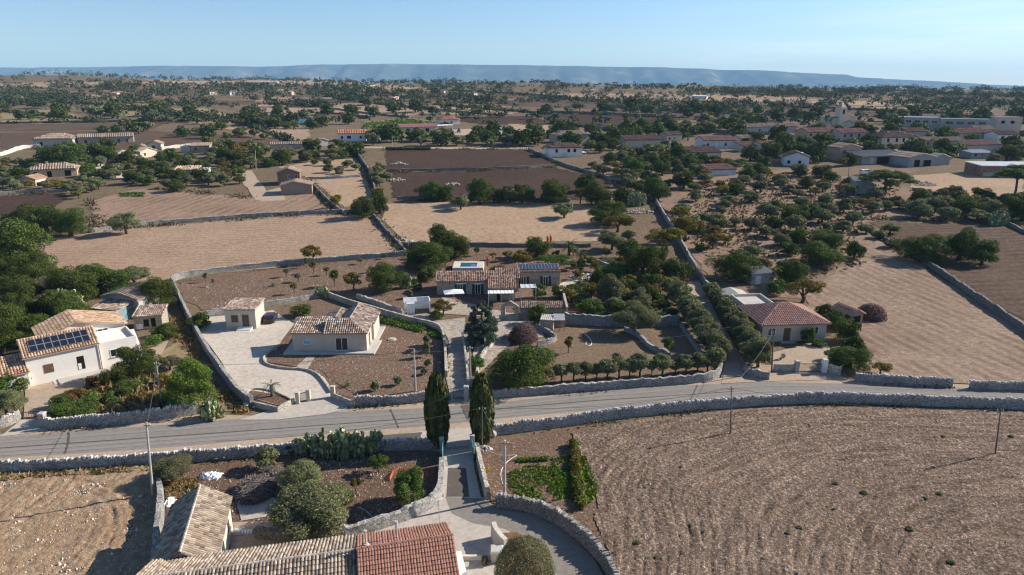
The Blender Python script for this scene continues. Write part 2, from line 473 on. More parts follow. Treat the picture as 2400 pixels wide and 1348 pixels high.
LAYER = [0]
JAG = {'asphalt': 0.10, 'concrete': 0.12, 'old_asphalt': 0.06, 'dark_asphalt': 0.1, 'paving': 0.1, 'verge': 0.15, 'gravel': 0.2, 'seam': 0.02}
def patch(name, pts, mat, lift=None, world=False, label=None):
    """A sheet lying on the ground; pts in photograph pixels (or world xy)."""
    LAYER[0] += 1
    P = [Vector((p[0], p[1], 0)) if world else G(*p) for p in pts]
    if not world:
        rj = random.Random(LAYER[0] * 7 + 1)
        amp = JAG.get(mat, 0.45)
        Q = []
        for i, p in enumerate(P):
            q = P[(i + 1) % len(P)]
            n = max(1, min(60, int((q - p).length / (3.0 if amp > 0.2 else 6.0))))
            for k in range(n):
                w = p.lerp(q, k / n)
                a = amp * (1 + w.y / 250)
                Q.append(Vector((w.x + rj.uniform(-a, a), w.y + rj.uniform(-a, a), 0)) if 0 < k or amp > 0.2 else Vector((w.x, w.y, 0)))
        P = Q
    far = max(p.y for p in P)
    if lift is None:
        lift = 0.004 + 0.0006 * LAYER[0] + (0.12 if far > 400 else 0.05 if far > 130 else 0)
    bm = bmesh.new()
    vs = [bm.verts.new((p.x, p.y, 0)) for p in P]
    f = bm.faces.new(vs)
    bmesh.ops.triangulate(bm, faces=[f])
    if far > 122:
        for ax, step in ((0, 16.0), (1, 12.0)):
            lo = min(p[ax] for p in P); hi = max(p[ax] for p in P)
            k = math.ceil((lo - (0 if ax == 0 else -60 % 12)) / step) * step
            while k < hi:
                co = (k, 0, 0) if ax == 0 else (0, k, 0)
                no = (1, 0, 0) if ax == 0 else (0, 1, 0)
                bmesh.ops.bisect_plane(bm, geom=bm.verts[:] + bm.edges[:] + bm.faces[:], plane_co=co, plane_no=no)
                k += step
    for v in bm.verts:
        v.co.z = T(v.co.x, v.co.y) + lift
    for fc in bm.faces:
        if fc.normal.z < 0: fc.normal_flip()
    bmesh.ops.recalc_face_normals(bm, faces=bm.faces[:])
    me = bpy.data.meshes.new(name)
    bm.to_mesh(me); bm.free()
    if len(me.polygons) and me.polygons[0].normal.z < 0: me.flip_normals()
    me.materials.append(M[mat])
    o = link_mesh(name, me)
    return tag(o, label, kind='structure')

# ---- fields, far to near
FAR = [
 ('stubble_field', [(0, 196), (180, 192), (420, 194), (600, 199), (430, 206), (200, 204), (0, 208)], 'stubble'),
 ('stubble_field', [(330, 186), (560, 190), (840, 192), (860, 199), (620, 201), (420, 196)], 'dry'),
 ('ploughed_field', [(0, 214), (210, 210), (470, 212), (455, 220), (250, 222), (0, 224)], 'brown'),
 ('dry_field', [(100, 216), (260, 212), (400, 226), (300, 232), (130, 232)], 'stubble'),
 ('dry_field', [(850, 198), (900, 196), (1010, 208), (880, 214), (790, 212)], 'dry'),
 ('ploughed_field', [(330, 232), (560, 236), (700, 240), (540, 246), (360, 243)], 'brown'),
 ('ploughed_field', [(960, 222), (1200, 218), (1420, 232), (1240, 236), (1010, 234)], 'brown'),
 ('dry_field', [(1230, 219), (1420, 219), (1640, 226), (1520, 232), (1330, 230)], 'stubble'),
 ('ploughed_field', [(1150, 234), (1330, 232), (1560, 243), (1800, 254), (1550, 262), (1300, 252), (1170, 248)], 'brown'),
 ('dry_field', [(1500, 221), (1800, 225), (1990, 236), (1760, 240), (1560, 234)], 'stubble'),
 ('dry_field', [(1880, 237), (2200, 239), (2400, 247), (2180, 250), (1930, 247)], 'dry'),
 ('stubble_field', [(1965, 249), (2100, 252), (2180, 259), (2030, 260)], 'stubble'),
 ('ploughed_field', [(1800, 246), (1990, 252), (2250, 264), (2400, 276), (2100, 276), (1850, 266)], 'brown'),
 ('dry_field', [(2240, 272), (2400, 276), (2400, 286), (2260, 282)], 'dry'),
 ('ploughed_field', [(2080, 215), (2400, 218), (2400, 235), (2150, 231)], 'brown'),
 ('dry_field', [(600, 229), (700, 228), (770, 233), (690, 242), (600, 240)], 'stubble'),
 ('dry_field', [(600, 246), (840, 242), (960, 252), (1130, 266), (880, 272), (720, 262), (610, 276)], 'stubble'),
 ('dry_field', [(880, 243), (1060, 248), (1230, 263), (1160, 272), (1050, 268), (980, 256)], 'dry'),
 ('green_field', [(1010, 246), (1130, 243), (1210, 252), (1080, 254)], 'greenish'),
 ('ploughed_field', [(1260, 268), (1420, 266), (1560, 274), (1585, 296), (1420, 304), (1300, 288)], 'dark'),
 ('ploughed_field', [(1500, 262), (1800, 258), (1980, 274), (1800, 288), (1580, 280)], 'brown'),
 ('ploughed_field', [(1020, 275), (1240, 272), (1320, 292), (1130, 292)], 'dark'),
 ('dry_field', [(1190, 290), (1300, 294), (1370, 306), (1220, 312)], 'dry'),
 ('green_field', [(0, 262), (130, 258), (235, 283), (120, 292), (0, 292)], 'greenish'),
 ('green_field', [(200, 248), (430, 241), (555, 272), (540, 282), (380, 284), (260, 266)], 'greenish'),
 ('ploughed_field', [(0, 292), (200, 290), (400, 286), (360, 302), (140, 306), (0, 308)], 'brown'),
 ('dry_field', [(420, 284), (660, 281), (720, 300), (730, 338), (600, 318), (500, 296)], 'stubble'),
 ('vineyard_field', [(850, 286), (960, 276), (1040, 290), (930, 300), (850, 300)], 'greenish'),
 ('ploughed_field', [(0, 312), (180, 308), (330, 306), (560, 318), (700, 338), (420, 344), (300, 352), (0, 350)], 'brown'),
 ('ploughed_field', [(905, 352), (1080, 349), (1236, 352), (1305, 384), (1100, 394), (905, 398)], 'dark'),
 ('ploughed_field', [(912, 404), (1100, 400), (1300, 392), (1440, 428), (1400, 468), (1180, 470), (920, 464)], 'dark'),
 ('grove_ground', [(1380, 384), (1640, 410), (1900, 395), (2130, 440), (2140, 510), (2020, 522), (2060, 552), (2010, 640), (1880, 700), (1740, 690), (1660, 650), (1560, 500), (1440, 430)], 'olive_ground'),
 ('dry_field', [(2130, 412), (2250, 404), (2400, 410), (2400, 475), (2230, 470), (2140, 450)], 'dry'),
 ('ploughed_field', [(0, 462), (90, 452), (160, 456), (130, 486), (60, 506), (0, 520)], 'dark'),
 ('stubble_field', [(210, 472), (330, 442), (600, 462), (735, 452), (778, 490), (560, 505), (330, 522), (225, 532)], 'tracked'),
 ('dry_field', [(650, 392), (740, 378), (830, 372), (852, 412), (735, 420)], 'dry'),
 ('dry_field', [(732, 422), (852, 416), (880, 458), (868, 476), (806, 486)], 'dry'),
 ('stubble_field', [(95, 560), (330, 534), (560, 514), (830, 500), (874, 512), (905, 546), (950, 592), (700, 622), (410, 652), (390, 668), (200, 672), (110, 650)], 'stubble'),
 ('dry_field', [(900, 478), (1180, 470), (1400, 484), (1415, 566), (1180, 570), (955, 570), (900, 515)], 'dry'),
 ('ploughed_field', [(2040, 520), (2400, 528), (3300, 560), (3300, 900), (2640, 880), (2400, 752), (2165, 606), (2075, 548)], 'brown'),
 ('mown_field', [(1880, 700), (2010, 600), (2050, 560), (2140, 606), (2400, 772), (2600, 905), (2400, 906), (2250, 902), (2030, 890), (2040, 830), (1990, 760), (1900, 740)], 'mown'),
 ('garden_soil', [(415, 660), (700, 626), (950, 600), (1010, 640), (1020, 690), (880, 712), (745, 690), (470, 728), (432, 700)], 'garden_soil'),
 ('garden_soil', [(610, 735), (745, 700), (830, 735), (1030, 770), (1040, 880), (1008, 930), (835, 940), (770, 905), (700, 850), (610, 850)], 'garden_soil'),
 ('villa_garden', [(955, 576), (1395, 576), (1540, 520), (1640, 660), (1740, 770), (1590, 745), (1330, 742), (1190, 735), (1020, 690), (960, 610)], 'garden_soil'),
 ('paddock', [(1290, 765), (1450, 760), (1595, 765), (1690, 868), (1500, 896), (1250, 915), (1160, 915), (1160, 830)], 'paddock'),
]
for nm, pts, mt in FAR:
    patch(nm, pts, mt)

# ---- near ground
patch('garden_soil', [(1120, 1045), (1345, 1008), (1410, 985), (1460, 1348), (1330, 1225), (1240, 1195), (1150, 1185)], 'garden_soil')
patch('garden_dark_soil', [(388, 1100), (700, 1066), (1010, 1058), (1034, 1085), (1030, 1180), (840, 1245), (640, 1245), (520, 1300), (380, 1300)], 'garden_dark')
patch('verge', [(-200, 1130), (0, 1112), (340, 1092), (700, 1064), (1005, 1054), (1040, 1062), (1110, 1058), (1160, 1016), (1400, 985), (1700, 952), (1900, 940), (2150, 944), (2600, 962), (3400, 1005),
       (3400, 935), (2600, 900), (2400, 908), (2000, 890), (1800, 885), (1700, 885), (1400, 910), (1150, 932), (830, 958), (600, 975), (470, 972), (330, 990), (110, 1010), (-200, 1035)], 'verge')
ROAD_TOP = [(-900, 1105), (-200, 1042), (0, 1026), (150, 1013), (440, 992), (600, 979), (750, 968), (1000, 957), (1150, 945), (1200, 941), (1400, 917), (1600, 904), (1800, 896), (2000, 900), (2200, 908), (2400, 914), (2700, 925), (3400, 950)]
ROAD_BOT = [(-900, 1150), (-200, 1088), (0, 1074), (300, 1056), (600, 1031), (800, 1014), (1000, 1000), (1200, 979), (1400, 961), (1600, 942), (1800, 929), (2000, 927), (2200, 932), (2400, 939), (2700, 954), (3400, 985)]
patch('road', ROAD_TOP + ROAD_BOT[::-1], 'asphalt', label='grey two-lane country road running past the houses')
# long repair seam and cross seams in the asphalt
def strip(name, pts, w, mat, lift=0.05):
    P = [G(*p) for p in pts]
    a, b = [], []
    for i, p in enumerate(P):
        d = (P[min(i + 1, len(P) - 1)] - P[max(i - 1, 0)]); d.z = 0; d.normalize()
        n = Vector((-d.y, d.x, 0)) * w / 2
        a.append(p + n); b.append(p - n)
    return patch(name, [(p.x, p.y) for p in a] + [(p.x, p.y) for p in b[::-1]], mat, lift=lift, world=True)
M['seam'] = ground_mat('asphalt_seam', [(0.085, 0.078, 0.072)] * 3, [(0.07, 0.065, 0.06), (0.10, 0.09, 0.085), (0.11, 0.10, 0.095)], bump=0.05)
strip('road_seam', [(0, 1051), (300, 1030), (600, 1009), (800, 994), (1000, 979), (1200, 956), (1400, 939), (1600, 927), (1720, 918)], 0.16, 'seam', 0.058)
strip('road_seam', [(162, 1014), (160, 1040), (152, 1064)], 0.22, 'seam', 0.062)
strip('road_seam', [(915, 960), (925, 982), (934, 1004)], 0.18, 'seam', 0.062)
strip('road_seam', [(1634, 904), (1627, 920), (1618, 938)], 0.14, 'seam', 0.062)
M['worn_asphalt'] = ground_mat('worn_asphalt', [(0.22, 0.198, 0.175), (0.245, 0.221, 0.195), (0.255, 0.23, 0.204)], [(0.205, 0.184, 0.162), (0.245, 0.221, 0.195), (0.275, 0.25, 0.222)], patch=0.4, grain=1.6, bscale=14, bump=0.1, warm=False)
for fr in (0.24, 0.66, 0.84):
    strip('worn_track', [(a[0], a[1] + (np.interp(a[0], [q[0] for q in ROAD_BOT], [q[1] for q in ROAD_BOT]) - a[1]) * fr) for a in ROAD_TOP], 0.55, 'worn_asphalt', 0.054)
# lay-by and drives
patch('lay_by', [(880, 1026), (1000, 1010), (1150, 1000), (1135, 1028), (1108, 1045), (1042, 1050), (1000, 1048), (880, 1046)], 'concrete', lift=0.066)
patch('patched_asphalt', [(870, 1024), (935, 1018), (990, 1014), (985, 1026), (960, 1040), (880, 1036)], 'dark_asphalt', lift=0.072)
patch('patched_asphalt', [(1080, 952), (1110, 948), (1130, 975), (1095, 985)], 'dark_asphalt', lift=0.072)
patch('driveway', [(1040, 1056), (1108, 1052), (1112, 1100), (1130, 1176), (1040, 1178), (1036, 1100)], 'concrete', lift=0.075)
patch('driveway', [(1050, 1098), (1092, 1098), (1100, 1166), (1046, 1166)], 'dark_asphalt', lift=0.08)
patch('yard', [(1036, 1166), (1135, 1166), (1180, 1210), (1320, 1290), (1340, 1420), (1040, 1420), (860, 1260), (880, 1240), (980, 1205)], 'concrete', lift=0.07)
patch('driveway', [(1043, 1166), (1130, 1170), (1165, 1194), (1250, 1206), (1330, 1250), (1390, 1310), (1420, 1360), (1440, 1420), (1330, 1420), (1300, 1330), (1250, 1275), (1180, 1240), (1110, 1228), (1060, 1205)], 'old_asphalt', lift=0.082)
M['drygrass_island'] = ground_mat('dry_grass_bed', [(0.17, 0.10, 0.065), (0.23, 0.14, 0.09), (0.27, 0.17, 0.11)], [(0.12, 0.075, 0.05), (0.22, 0.14, 0.09), (0.3, 0.2, 0.13)], bump=1.0, bscale=4)
patch('dry_bed', [(1175, 1246), (1215, 1252), (1275, 1282), (1310, 1340), (1320, 1420), (1190, 1420)], 'drygrass_island', lift=0.09)
patch('yard', [(548, 1160), (600, 1150), (650, 1172), (628, 1212), (566, 1222)], 'concrete', lift=0.085)
patch('yard', [(540, 1226), (660, 1222), (720, 1275), (700, 1300), (540, 1305)], 'verge', lift=0.087)
# courtyard of the L-shaped house
patch('gravel_yard', [(462, 775), (470, 745), (560, 738), (640, 728), (665, 745), (690, 760), (640, 835), (620, 852), (640, 862), (720, 868), (760, 885), (785, 925), (835, 955), (700, 965), (560, 925), (520, 850)], 'gravel', lift=0.07)
patch('entrance_apron', [(692, 945), (775, 930), (832, 956), (760, 972), (650, 985), (560, 985)], 'concrete', lift=0.078)
patch('planting_bed', [(578, 916), (600, 912), (640, 920), (682, 936), (650, 950), (590, 932)], 'garden_dark', lift=0.084)
patch('garden_soil', [(625, 828), (660, 815), (760, 832), (900, 790), (1030, 800), (1035, 880), (1000, 925), (845, 935), (795, 905), (745, 872), (690, 862), (620, 852)], 'garden_soil', lift=0.084)
M['step_stone'] = stone_mat('path_stone', [(0.4, 0.35, 0.28), (0.48, 0.42, 0.34)], 2, 0.7, 1)
patch('stone_path', [(694, 862), (725, 836), (740, 838), (714, 864)], 'step_stone', lift=0.09)
# left property
patch('gravel_drive', [(55, 985), (60, 910), (70, 898), (240, 862), (300, 840), (320, 800), (400, 790), (380, 830), (200, 905), (120, 965)], 'verge', lift=0.07)
patch('entrance_apron', [(0, 1025), (50, 985), (100, 982), (115, 1010), (10, 1024)], 'concrete', lift=0.078)
patch('weedy_garden', [(115, 970), (200, 905), (380, 830), (420, 800), (470, 870), (530, 930), (560, 960), (460, 965), (330, 985), (125, 1000)], 'greenish', lift=0.066)
# lanes
patch('stone_lane', [(1060, 760), (1090, 760), (1100, 820), (1102, 905), (1090, 940), (1058, 940), (1046, 890), (1052, 800)], 'paving', lift=0.075)
patch('stone_lane', [(940, 738), (1000, 735), (1030, 752), (1090, 745), (1090, 775), (1052, 800), (1040, 775), (960, 745)], 'paving', lift=0.072)
patch('villa_terrace', [(1040, 668), (1230, 672), (1235, 735), (1120, 742), (1030, 735)], 'paving', lift=0.069)
patch('villa_terrace', [(1220, 674), (1325, 676), (1335, 705), (1240, 715)], 'gravel', lift=0.0725)
patch('garden_path', [(1305, 672), (1340, 650), (1370, 640), (1385, 650), (1350, 665), (1330, 685), (1320, 705)], 'gravel', lift=0.16)
patch('stone_court', [(1140, 740), (1260, 738), (1275, 790), (1205, 800), (1180, 820), (1120, 880), (1108, 830)], 'paving', lift=0.07)
patch('drive', [(1610, 660), (1640, 660), (1690, 760), (1752, 860), (1745, 885), (1690, 885), (1700, 850), (1655, 770)], 'verge', lift=0.17)
patch('gravel_forecourt', [(1770, 812), (1800, 830), (1930, 800), (1965, 840), (1985, 890), (1800, 895), (1690, 900), (1700, 870), (1760, 860)], 'verge', lift=0.08)
# far lanes and yards
patch('lane', [(275, 362), (300, 330), (306, 332), (298, 362)], 'gravel')
patch('lane', [(214, 415), (235, 375), (250, 375), (240, 420), (225, 425)], 'gravel')
patch('yard', [(240, 408), (330, 404), (345, 412), (330, 420), (240, 418)], 'gravel')
patch('lane', [(548, 402), (590, 400), (640, 470), (600, 470)], 'verge')
patch('yard', [(600, 455), (655, 440), (670, 470), (612, 473)], 'verge')
patch('lane', [(850, 344), (1060, 346), (1240, 346), (1240, 350), (1060, 350), (850, 348)], 'verge')
patch('machine_yard', [(1010, 306), (1200, 298), (1250, 306), (1230, 318), (1040, 318)], 'verge')
patch('village_yard', [(2090, 352), (2160, 345), (2220, 353), (2180, 358), (2110, 362)], 'concrete')
patch('village_yard', [(1900, 392), (2080, 392), (2160, 400), (2100, 414), (1930, 412)], 'paddock')

# ---- ploughed field with real furrows
def plough():
    poly = [G(*p) for p in [(1340, 1016), (1500, 984), (1700, 962), (1900, 951), (2100, 956), (2400, 966), (2700, 985), (2760, 1440), (1500, 1440), (1452, 1348), (1425, 1290), (1392, 1215), (1402, 1180), (1375, 1095)]]
    x0, x1 = min(p.x for p in poly), max(p.x for p in poly)
    y0, y1 = min(p.y for p in poly), max(p.y for p in poly)
    d = 0.125
    X, Y = np.meshgrid(np.arange(x0, x1, d), np.arange(y0, y1, d))
    a, b = G(1440, 1340), G(1345, 1030)
    n = Vector((b.y - a.y, -(b.x - a.x), 0)).normalized()
    if n.x < 0: n = -n
    d1 = (X - a.x) * n.x + (Y - a.y) * n.y
    tp = [G(*p) for p in [(1200, 1025), (1500, 978), (1900, 944), (2400, 958), (2700, 975)]]
    d2 = np.interp(X, [p.x for p in tp], [p.y for p in tp]) - Y
    d1 = d1 + (vnoise(X, Y, 9, 3) - 0.5) * 2.2 + 0.25 * Y * 0.3
    d2 = d2 + (vnoise(X, Y, 11, 5) - 0.5) * 2.0
    k = 11.0
    s = -k * np.log(np.exp(-d1 / k) + np.exp(-d2 / k))
    s = s + (vnoise(X, Y, 1.6, 8) - 0.5) * 0.16 + (vnoise(X, Y, 9, 18) - 0.5) * 0.4
    S0 = s.copy()
    amp = 0.15 + 1.9 * vnoise(X, Y, 6, 9) * vnoise(X, Y, 1.1, 19)
    Z = -np.exp(-(((s / 0.85) % 1.0 - 0.5) / 0.16) ** 2) * 0.10 * amp + np.sin(s * 2 * np.pi / 2.6 + 1) * 0.010 + 0.02
    Z += np.clip(np.sin(s * 2 * np.pi / 6.7 + vnoise(X, Y, 14, 2) * 3), 0.93, 1) * -0.9 + 0.84
    Z += (vnoise(X, Y, 0.42, 11) - 0.5) * 0.07 + (vnoise(X, Y, 0.17, 12) - 0.5) * 0.12 + (vnoise(X, Y, 1.3, 13) - 0.5) * 0.04
    Z += 0.10
    Z *= np.clip(np.minimum(d1 - 0.075 * Y + 3.5, d2 + 1.0) / 2.5, 0.1, 1)
    cx, cy = X[:-1, :-1] + d / 2, Y[:-1, :-1] + d / 2
    keep = np.zeros(cx.size, bool)
    PX, PY = cx.ravel(), cy.ravel()
    j = len(poly) - 1
    for i in range(len(poly)):
        xi, yi, xj, yj = poly[i].x, poly[i].y, poly[j].x, poly[j].y
        hit = ((yi > PY) != (yj > PY)) & (PX < (xj - xi) * (PY - yi) / (yj - yi + 1e-9) + xi)
        keep ^= hit
        j = i
    M['furrow'] = ground_mat('furrowed_soil', [(0.140, 0.097, 0.073), (0.170, 0.120, 0.091), (0.212, 0.156, 0.121)], [(0.072, 0.049, 0.036), (0.173, 0.123, 0.094), (0.40, 0.32, 0.255)], patch=0.06, grain=3.6, speck=0.45, speck_scale=4.6, speck_col=(0.52, 0.44, 0.375), bscale=4, bump=0.9)
    m, nt = M['furrow'], M['furrow'].node_tree
    b = nt.nodes['Principled BSDF']
    src = b.inputs['Base Color'].links[0].from_socket
    at = nt.nodes.new('ShaderNodeAttribute'); at.attribute_name = 'furrow'
    st, _ = noise_ramp(nt, at.outputs['Vector'], 1.0, 5, [(0.50, 0.48, 0.465), (0.90, 0.89, 0.88), (1.38, 1.34, 1.29)], 0.32, 0.68, rough=0.75)
    nt.links.new(mixcol(nt, 1.0, src, st, 'MULTIPLY'), b.inputs['Base Color'])
    o = grid_mesh('ploughed_field', X, Y, Z, [m], keep)
    fu = np.stack([S0.ravel() * 1.5, X.ravel() * 0.22, Y.ravel() * 0.22], 1)
    f_ = o.data.attributes.new('furrow', 'FLOAT_VECTOR', 'POINT')
    co = np.empty(len(o.data.vertices) * 3, np.float32); o.data.vertices.foreach_get('co', co); co = co.reshape(-1, 3)
    ix = np.rint((co[:, 0] - x0) / d).astype(int).clip(0, X.shape[1] - 1); iy = np.rint((co[:, 1] - y0) / d).astype(int).clip(0, X.shape[0] - 1)
    f_.data.foreach_set('vector', fu.reshape(X.shape + (3,))[iy, ix].astype(np.float32).ravel())
    tag(o, 'large ploughed field with curving furrows below the road wall', kind='structure')
plough()

# ---- disturbed plot with tyre tracks
def tracked_plot():
    poly = [G(*p) for p in [(-80, 1116), (200, 1103), (350, 1095), (372, 1120), (374, 1180), (366, 1420), (-140, 1420)]]
    x0, x1 = min(p.x for p in poly), max(p.x for p in poly); y0, y1 = min(p.y for p in poly), max(p.y for p in poly)
    d = 0.13
    X, Y = np.meshgrid(np.arange(x0, x1, d), np.arange(y0, y1, d))
    Z = (vnoise(X, Y, 3.0, 31) - 0.5) * 0.22 + (vnoise(X, Y, 1.0, 32) - 0.5) * 0.14 + (vnoise(X, Y, 0.35, 33) - 0.5) * 0.10 + (vnoise(X, Y, 0.16, 34) - 0.5) * 0.06
    rng = random.Random(12)
    for i in range(15):
        cx, cy = rng.uniform(x0 - 4, x1), rng.uniform(y0 - 6, y1 + 2)
        r = rng.uniform(3, 14)
        a0 = rng.uniform(0, 6.28); span = rng.uniform(.5, 1.3)
        ang = np.arctan2(Y - cy, X - cx)
        da = np.abs((ang - a0 + np.pi) % (2 * np.pi) - np.pi)
        m = np.clip((span - da) * 4, 0, 1)
        for off in (0, 1.5):
            q = np.abs(np.hypot(X - cx, Y - cy) - r - off)
            g = np.exp(-(q / .26) ** 2) * m
            Z -= g * (0.045 + 0.04 * (np.sin(ang * (r + off) * 2 * np.pi / 0.42) > 0))
            Z += np.exp(-((q - .45) / .16) ** 2) * m * 0.025
    Z += 0.14
    edge = np.minimum(np.minimum(X - x0, x1 - X) + 1, np.minimum(Y - y0, y1 - Y) + 1)
    Px, Py = (X[:-1, :-1] + d / 2).ravel(), (Y[:-1, :-1] + d / 2).ravel()
    keep = np.zeros(Px.size, bool)
    j = len(poly) - 1
    for i in range(len(poly)):
        xi, yi, xj, yj = poly[i].x, poly[i].y, poly[j].x, poly[j].y
        keep ^= ((yi > Py) != (yj > Py)) & (Px < (xj - xi) * (Py - yi) / (yj - yi + 1e-9) + xi)
        j = i
    tag(grid_mesh('disturbed_earth', X, Y, Z, [M['rubble']], keep), 'ochre disturbed earth criss-crossed by tyre tracks', kind='structure')
tracked_plot()

# ---- sierra on the horizon
def hills():
    prof = [(-3000, 166), (-1200, 164), (0, 162), (150, 163), (260, 161), (420, 159), (620, 160), (800, 156), (950, 154), (1200, 157.5), (1330, 159), (1500, 161), (1700, 167), (1750, 168), (1850, 174),
            (1950, 178), (2010, 184), (2130, 190), (2230, 197), (2330, 201), (2400, 204), (2800, 210), (4000, 214)]
    Dr = 11500.0
    xs = np.linspace(-16000, 16000, 620)
    ts = np.concatenate([np.linspace(0, 1, 46), np.array([1.06, 1.15, 1.3])])
    px = 1200 + xs * FPX / Dr
    py = np.interp(px, [p[0] for p in prof], [p[1] for p in prof])
    top = CAM_H + (203 - py) * Dr / FPX
    Xs, Tt = np.meshgrid(xs, ts)
    top = np.broadcast_to(top, Xs.shape)
    g = vnoise(Xs, Xs * 0 + 1, 800, 4) * 0.36 + vnoise(Xs, Xs * 0 + 1, 360, 5) * 0.44 + vnoise(Xs, Xs * 0, 150, 6) * 0.2
    Yy = Dr - 2900 * (1 - Tt) + (g - 0.5) * 3600 * np.clip(1 - np.abs(Tt - 0.55) / 0.6, 0, 1)
    base = -120.0
    sh = np.where(Tt < 1, 0.22 * Tt + 0.78 * np.clip((Tt - 0.25) / 0.75, 0, 1) ** 1.5 * 1.0, 1 - (Tt - 1) * 0.3)
    Zz = base + (top - base) * sh + (g - 0.5) * 110 * np.clip(1 - np.abs(Tt - 0.5) / 0.5, 0, 1) + (vnoise(Xs, Yy, 120, 7) - 0.5) * 16 * np.clip(1.05 - Tt, 0, 1) + (vnoise(Xs, Yy, 60, 17) - 0.5) * 5
    m, nt, b = newmat('hill_scrub')
    pos = nt.nodes.new('ShaderNodeNewGeometry').outputs['Position']
    c, _ = noise_ramp(nt, pos, 0.0026, 8, [(0.022, 0.032, 0.02), (0.04, 0.05, 0.03), (0.10, 0.095, 0.06), (0.36, 0.31, 0.23)], 0.36, 0.70, rough=0.66)
    f, fn = noise_ramp(nt, pos, 0.02, 5, [(0.03, 0.042, 0.026), (0.13, 0.115, 0.08)], 0.35, 0.7)
    nt.links.new(mixcol(nt, 0.2, c, f), b.inputs['Base Color'])
    b.inputs['Roughness'].default_value = 1; b.inputs['Specular IOR Level'].default_value = 0
    tag(grid_mesh('hills', Xs, Yy, Zz, [m]), kind='structure', label='long blue-grey escarpment of hills along the horizon')
hills()
# ---------------------------------------------------------------- drystone walls
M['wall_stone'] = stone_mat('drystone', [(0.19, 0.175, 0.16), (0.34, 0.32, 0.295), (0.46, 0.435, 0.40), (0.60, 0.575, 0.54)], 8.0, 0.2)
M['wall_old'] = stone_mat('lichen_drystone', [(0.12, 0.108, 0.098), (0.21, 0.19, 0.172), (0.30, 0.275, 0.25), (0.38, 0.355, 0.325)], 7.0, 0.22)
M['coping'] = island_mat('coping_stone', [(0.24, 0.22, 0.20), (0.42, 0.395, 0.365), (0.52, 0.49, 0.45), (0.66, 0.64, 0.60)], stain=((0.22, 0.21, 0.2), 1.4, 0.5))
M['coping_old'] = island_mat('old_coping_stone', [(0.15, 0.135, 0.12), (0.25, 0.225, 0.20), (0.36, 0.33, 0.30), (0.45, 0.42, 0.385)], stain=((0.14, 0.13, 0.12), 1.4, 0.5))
M['block'] = stone_mat('ashlar_block', [(0.40, 0.35, 0.285), (0.48, 0.425, 0.35), (0.55, 0.495, 0.42)], 1.6, 0.55, 1.6)
M['render_wall'] = plaster_mat('pale_render', (0.56, 0.50, 0.42), 0.3)

def resample(P, step):
    out = [P[0].copy()]
    for a, b in zip(P[:-1], P[1:]):
        L = (b - a).length
        n = max(1, int(round(L / step)))
        out += [a.lerp(b, (k + 1) / n) for k in range(n)]
    return out

def smooth_line(P, it=2):
    for _ in range(it):
        Q = [P[0]]
        for a, b in zip(P[:-1], P[1:]):
            Q += [a.lerp(b, 0.25), a.lerp(b, 0.75)]
        P = Q + [P[-1]]
    return P

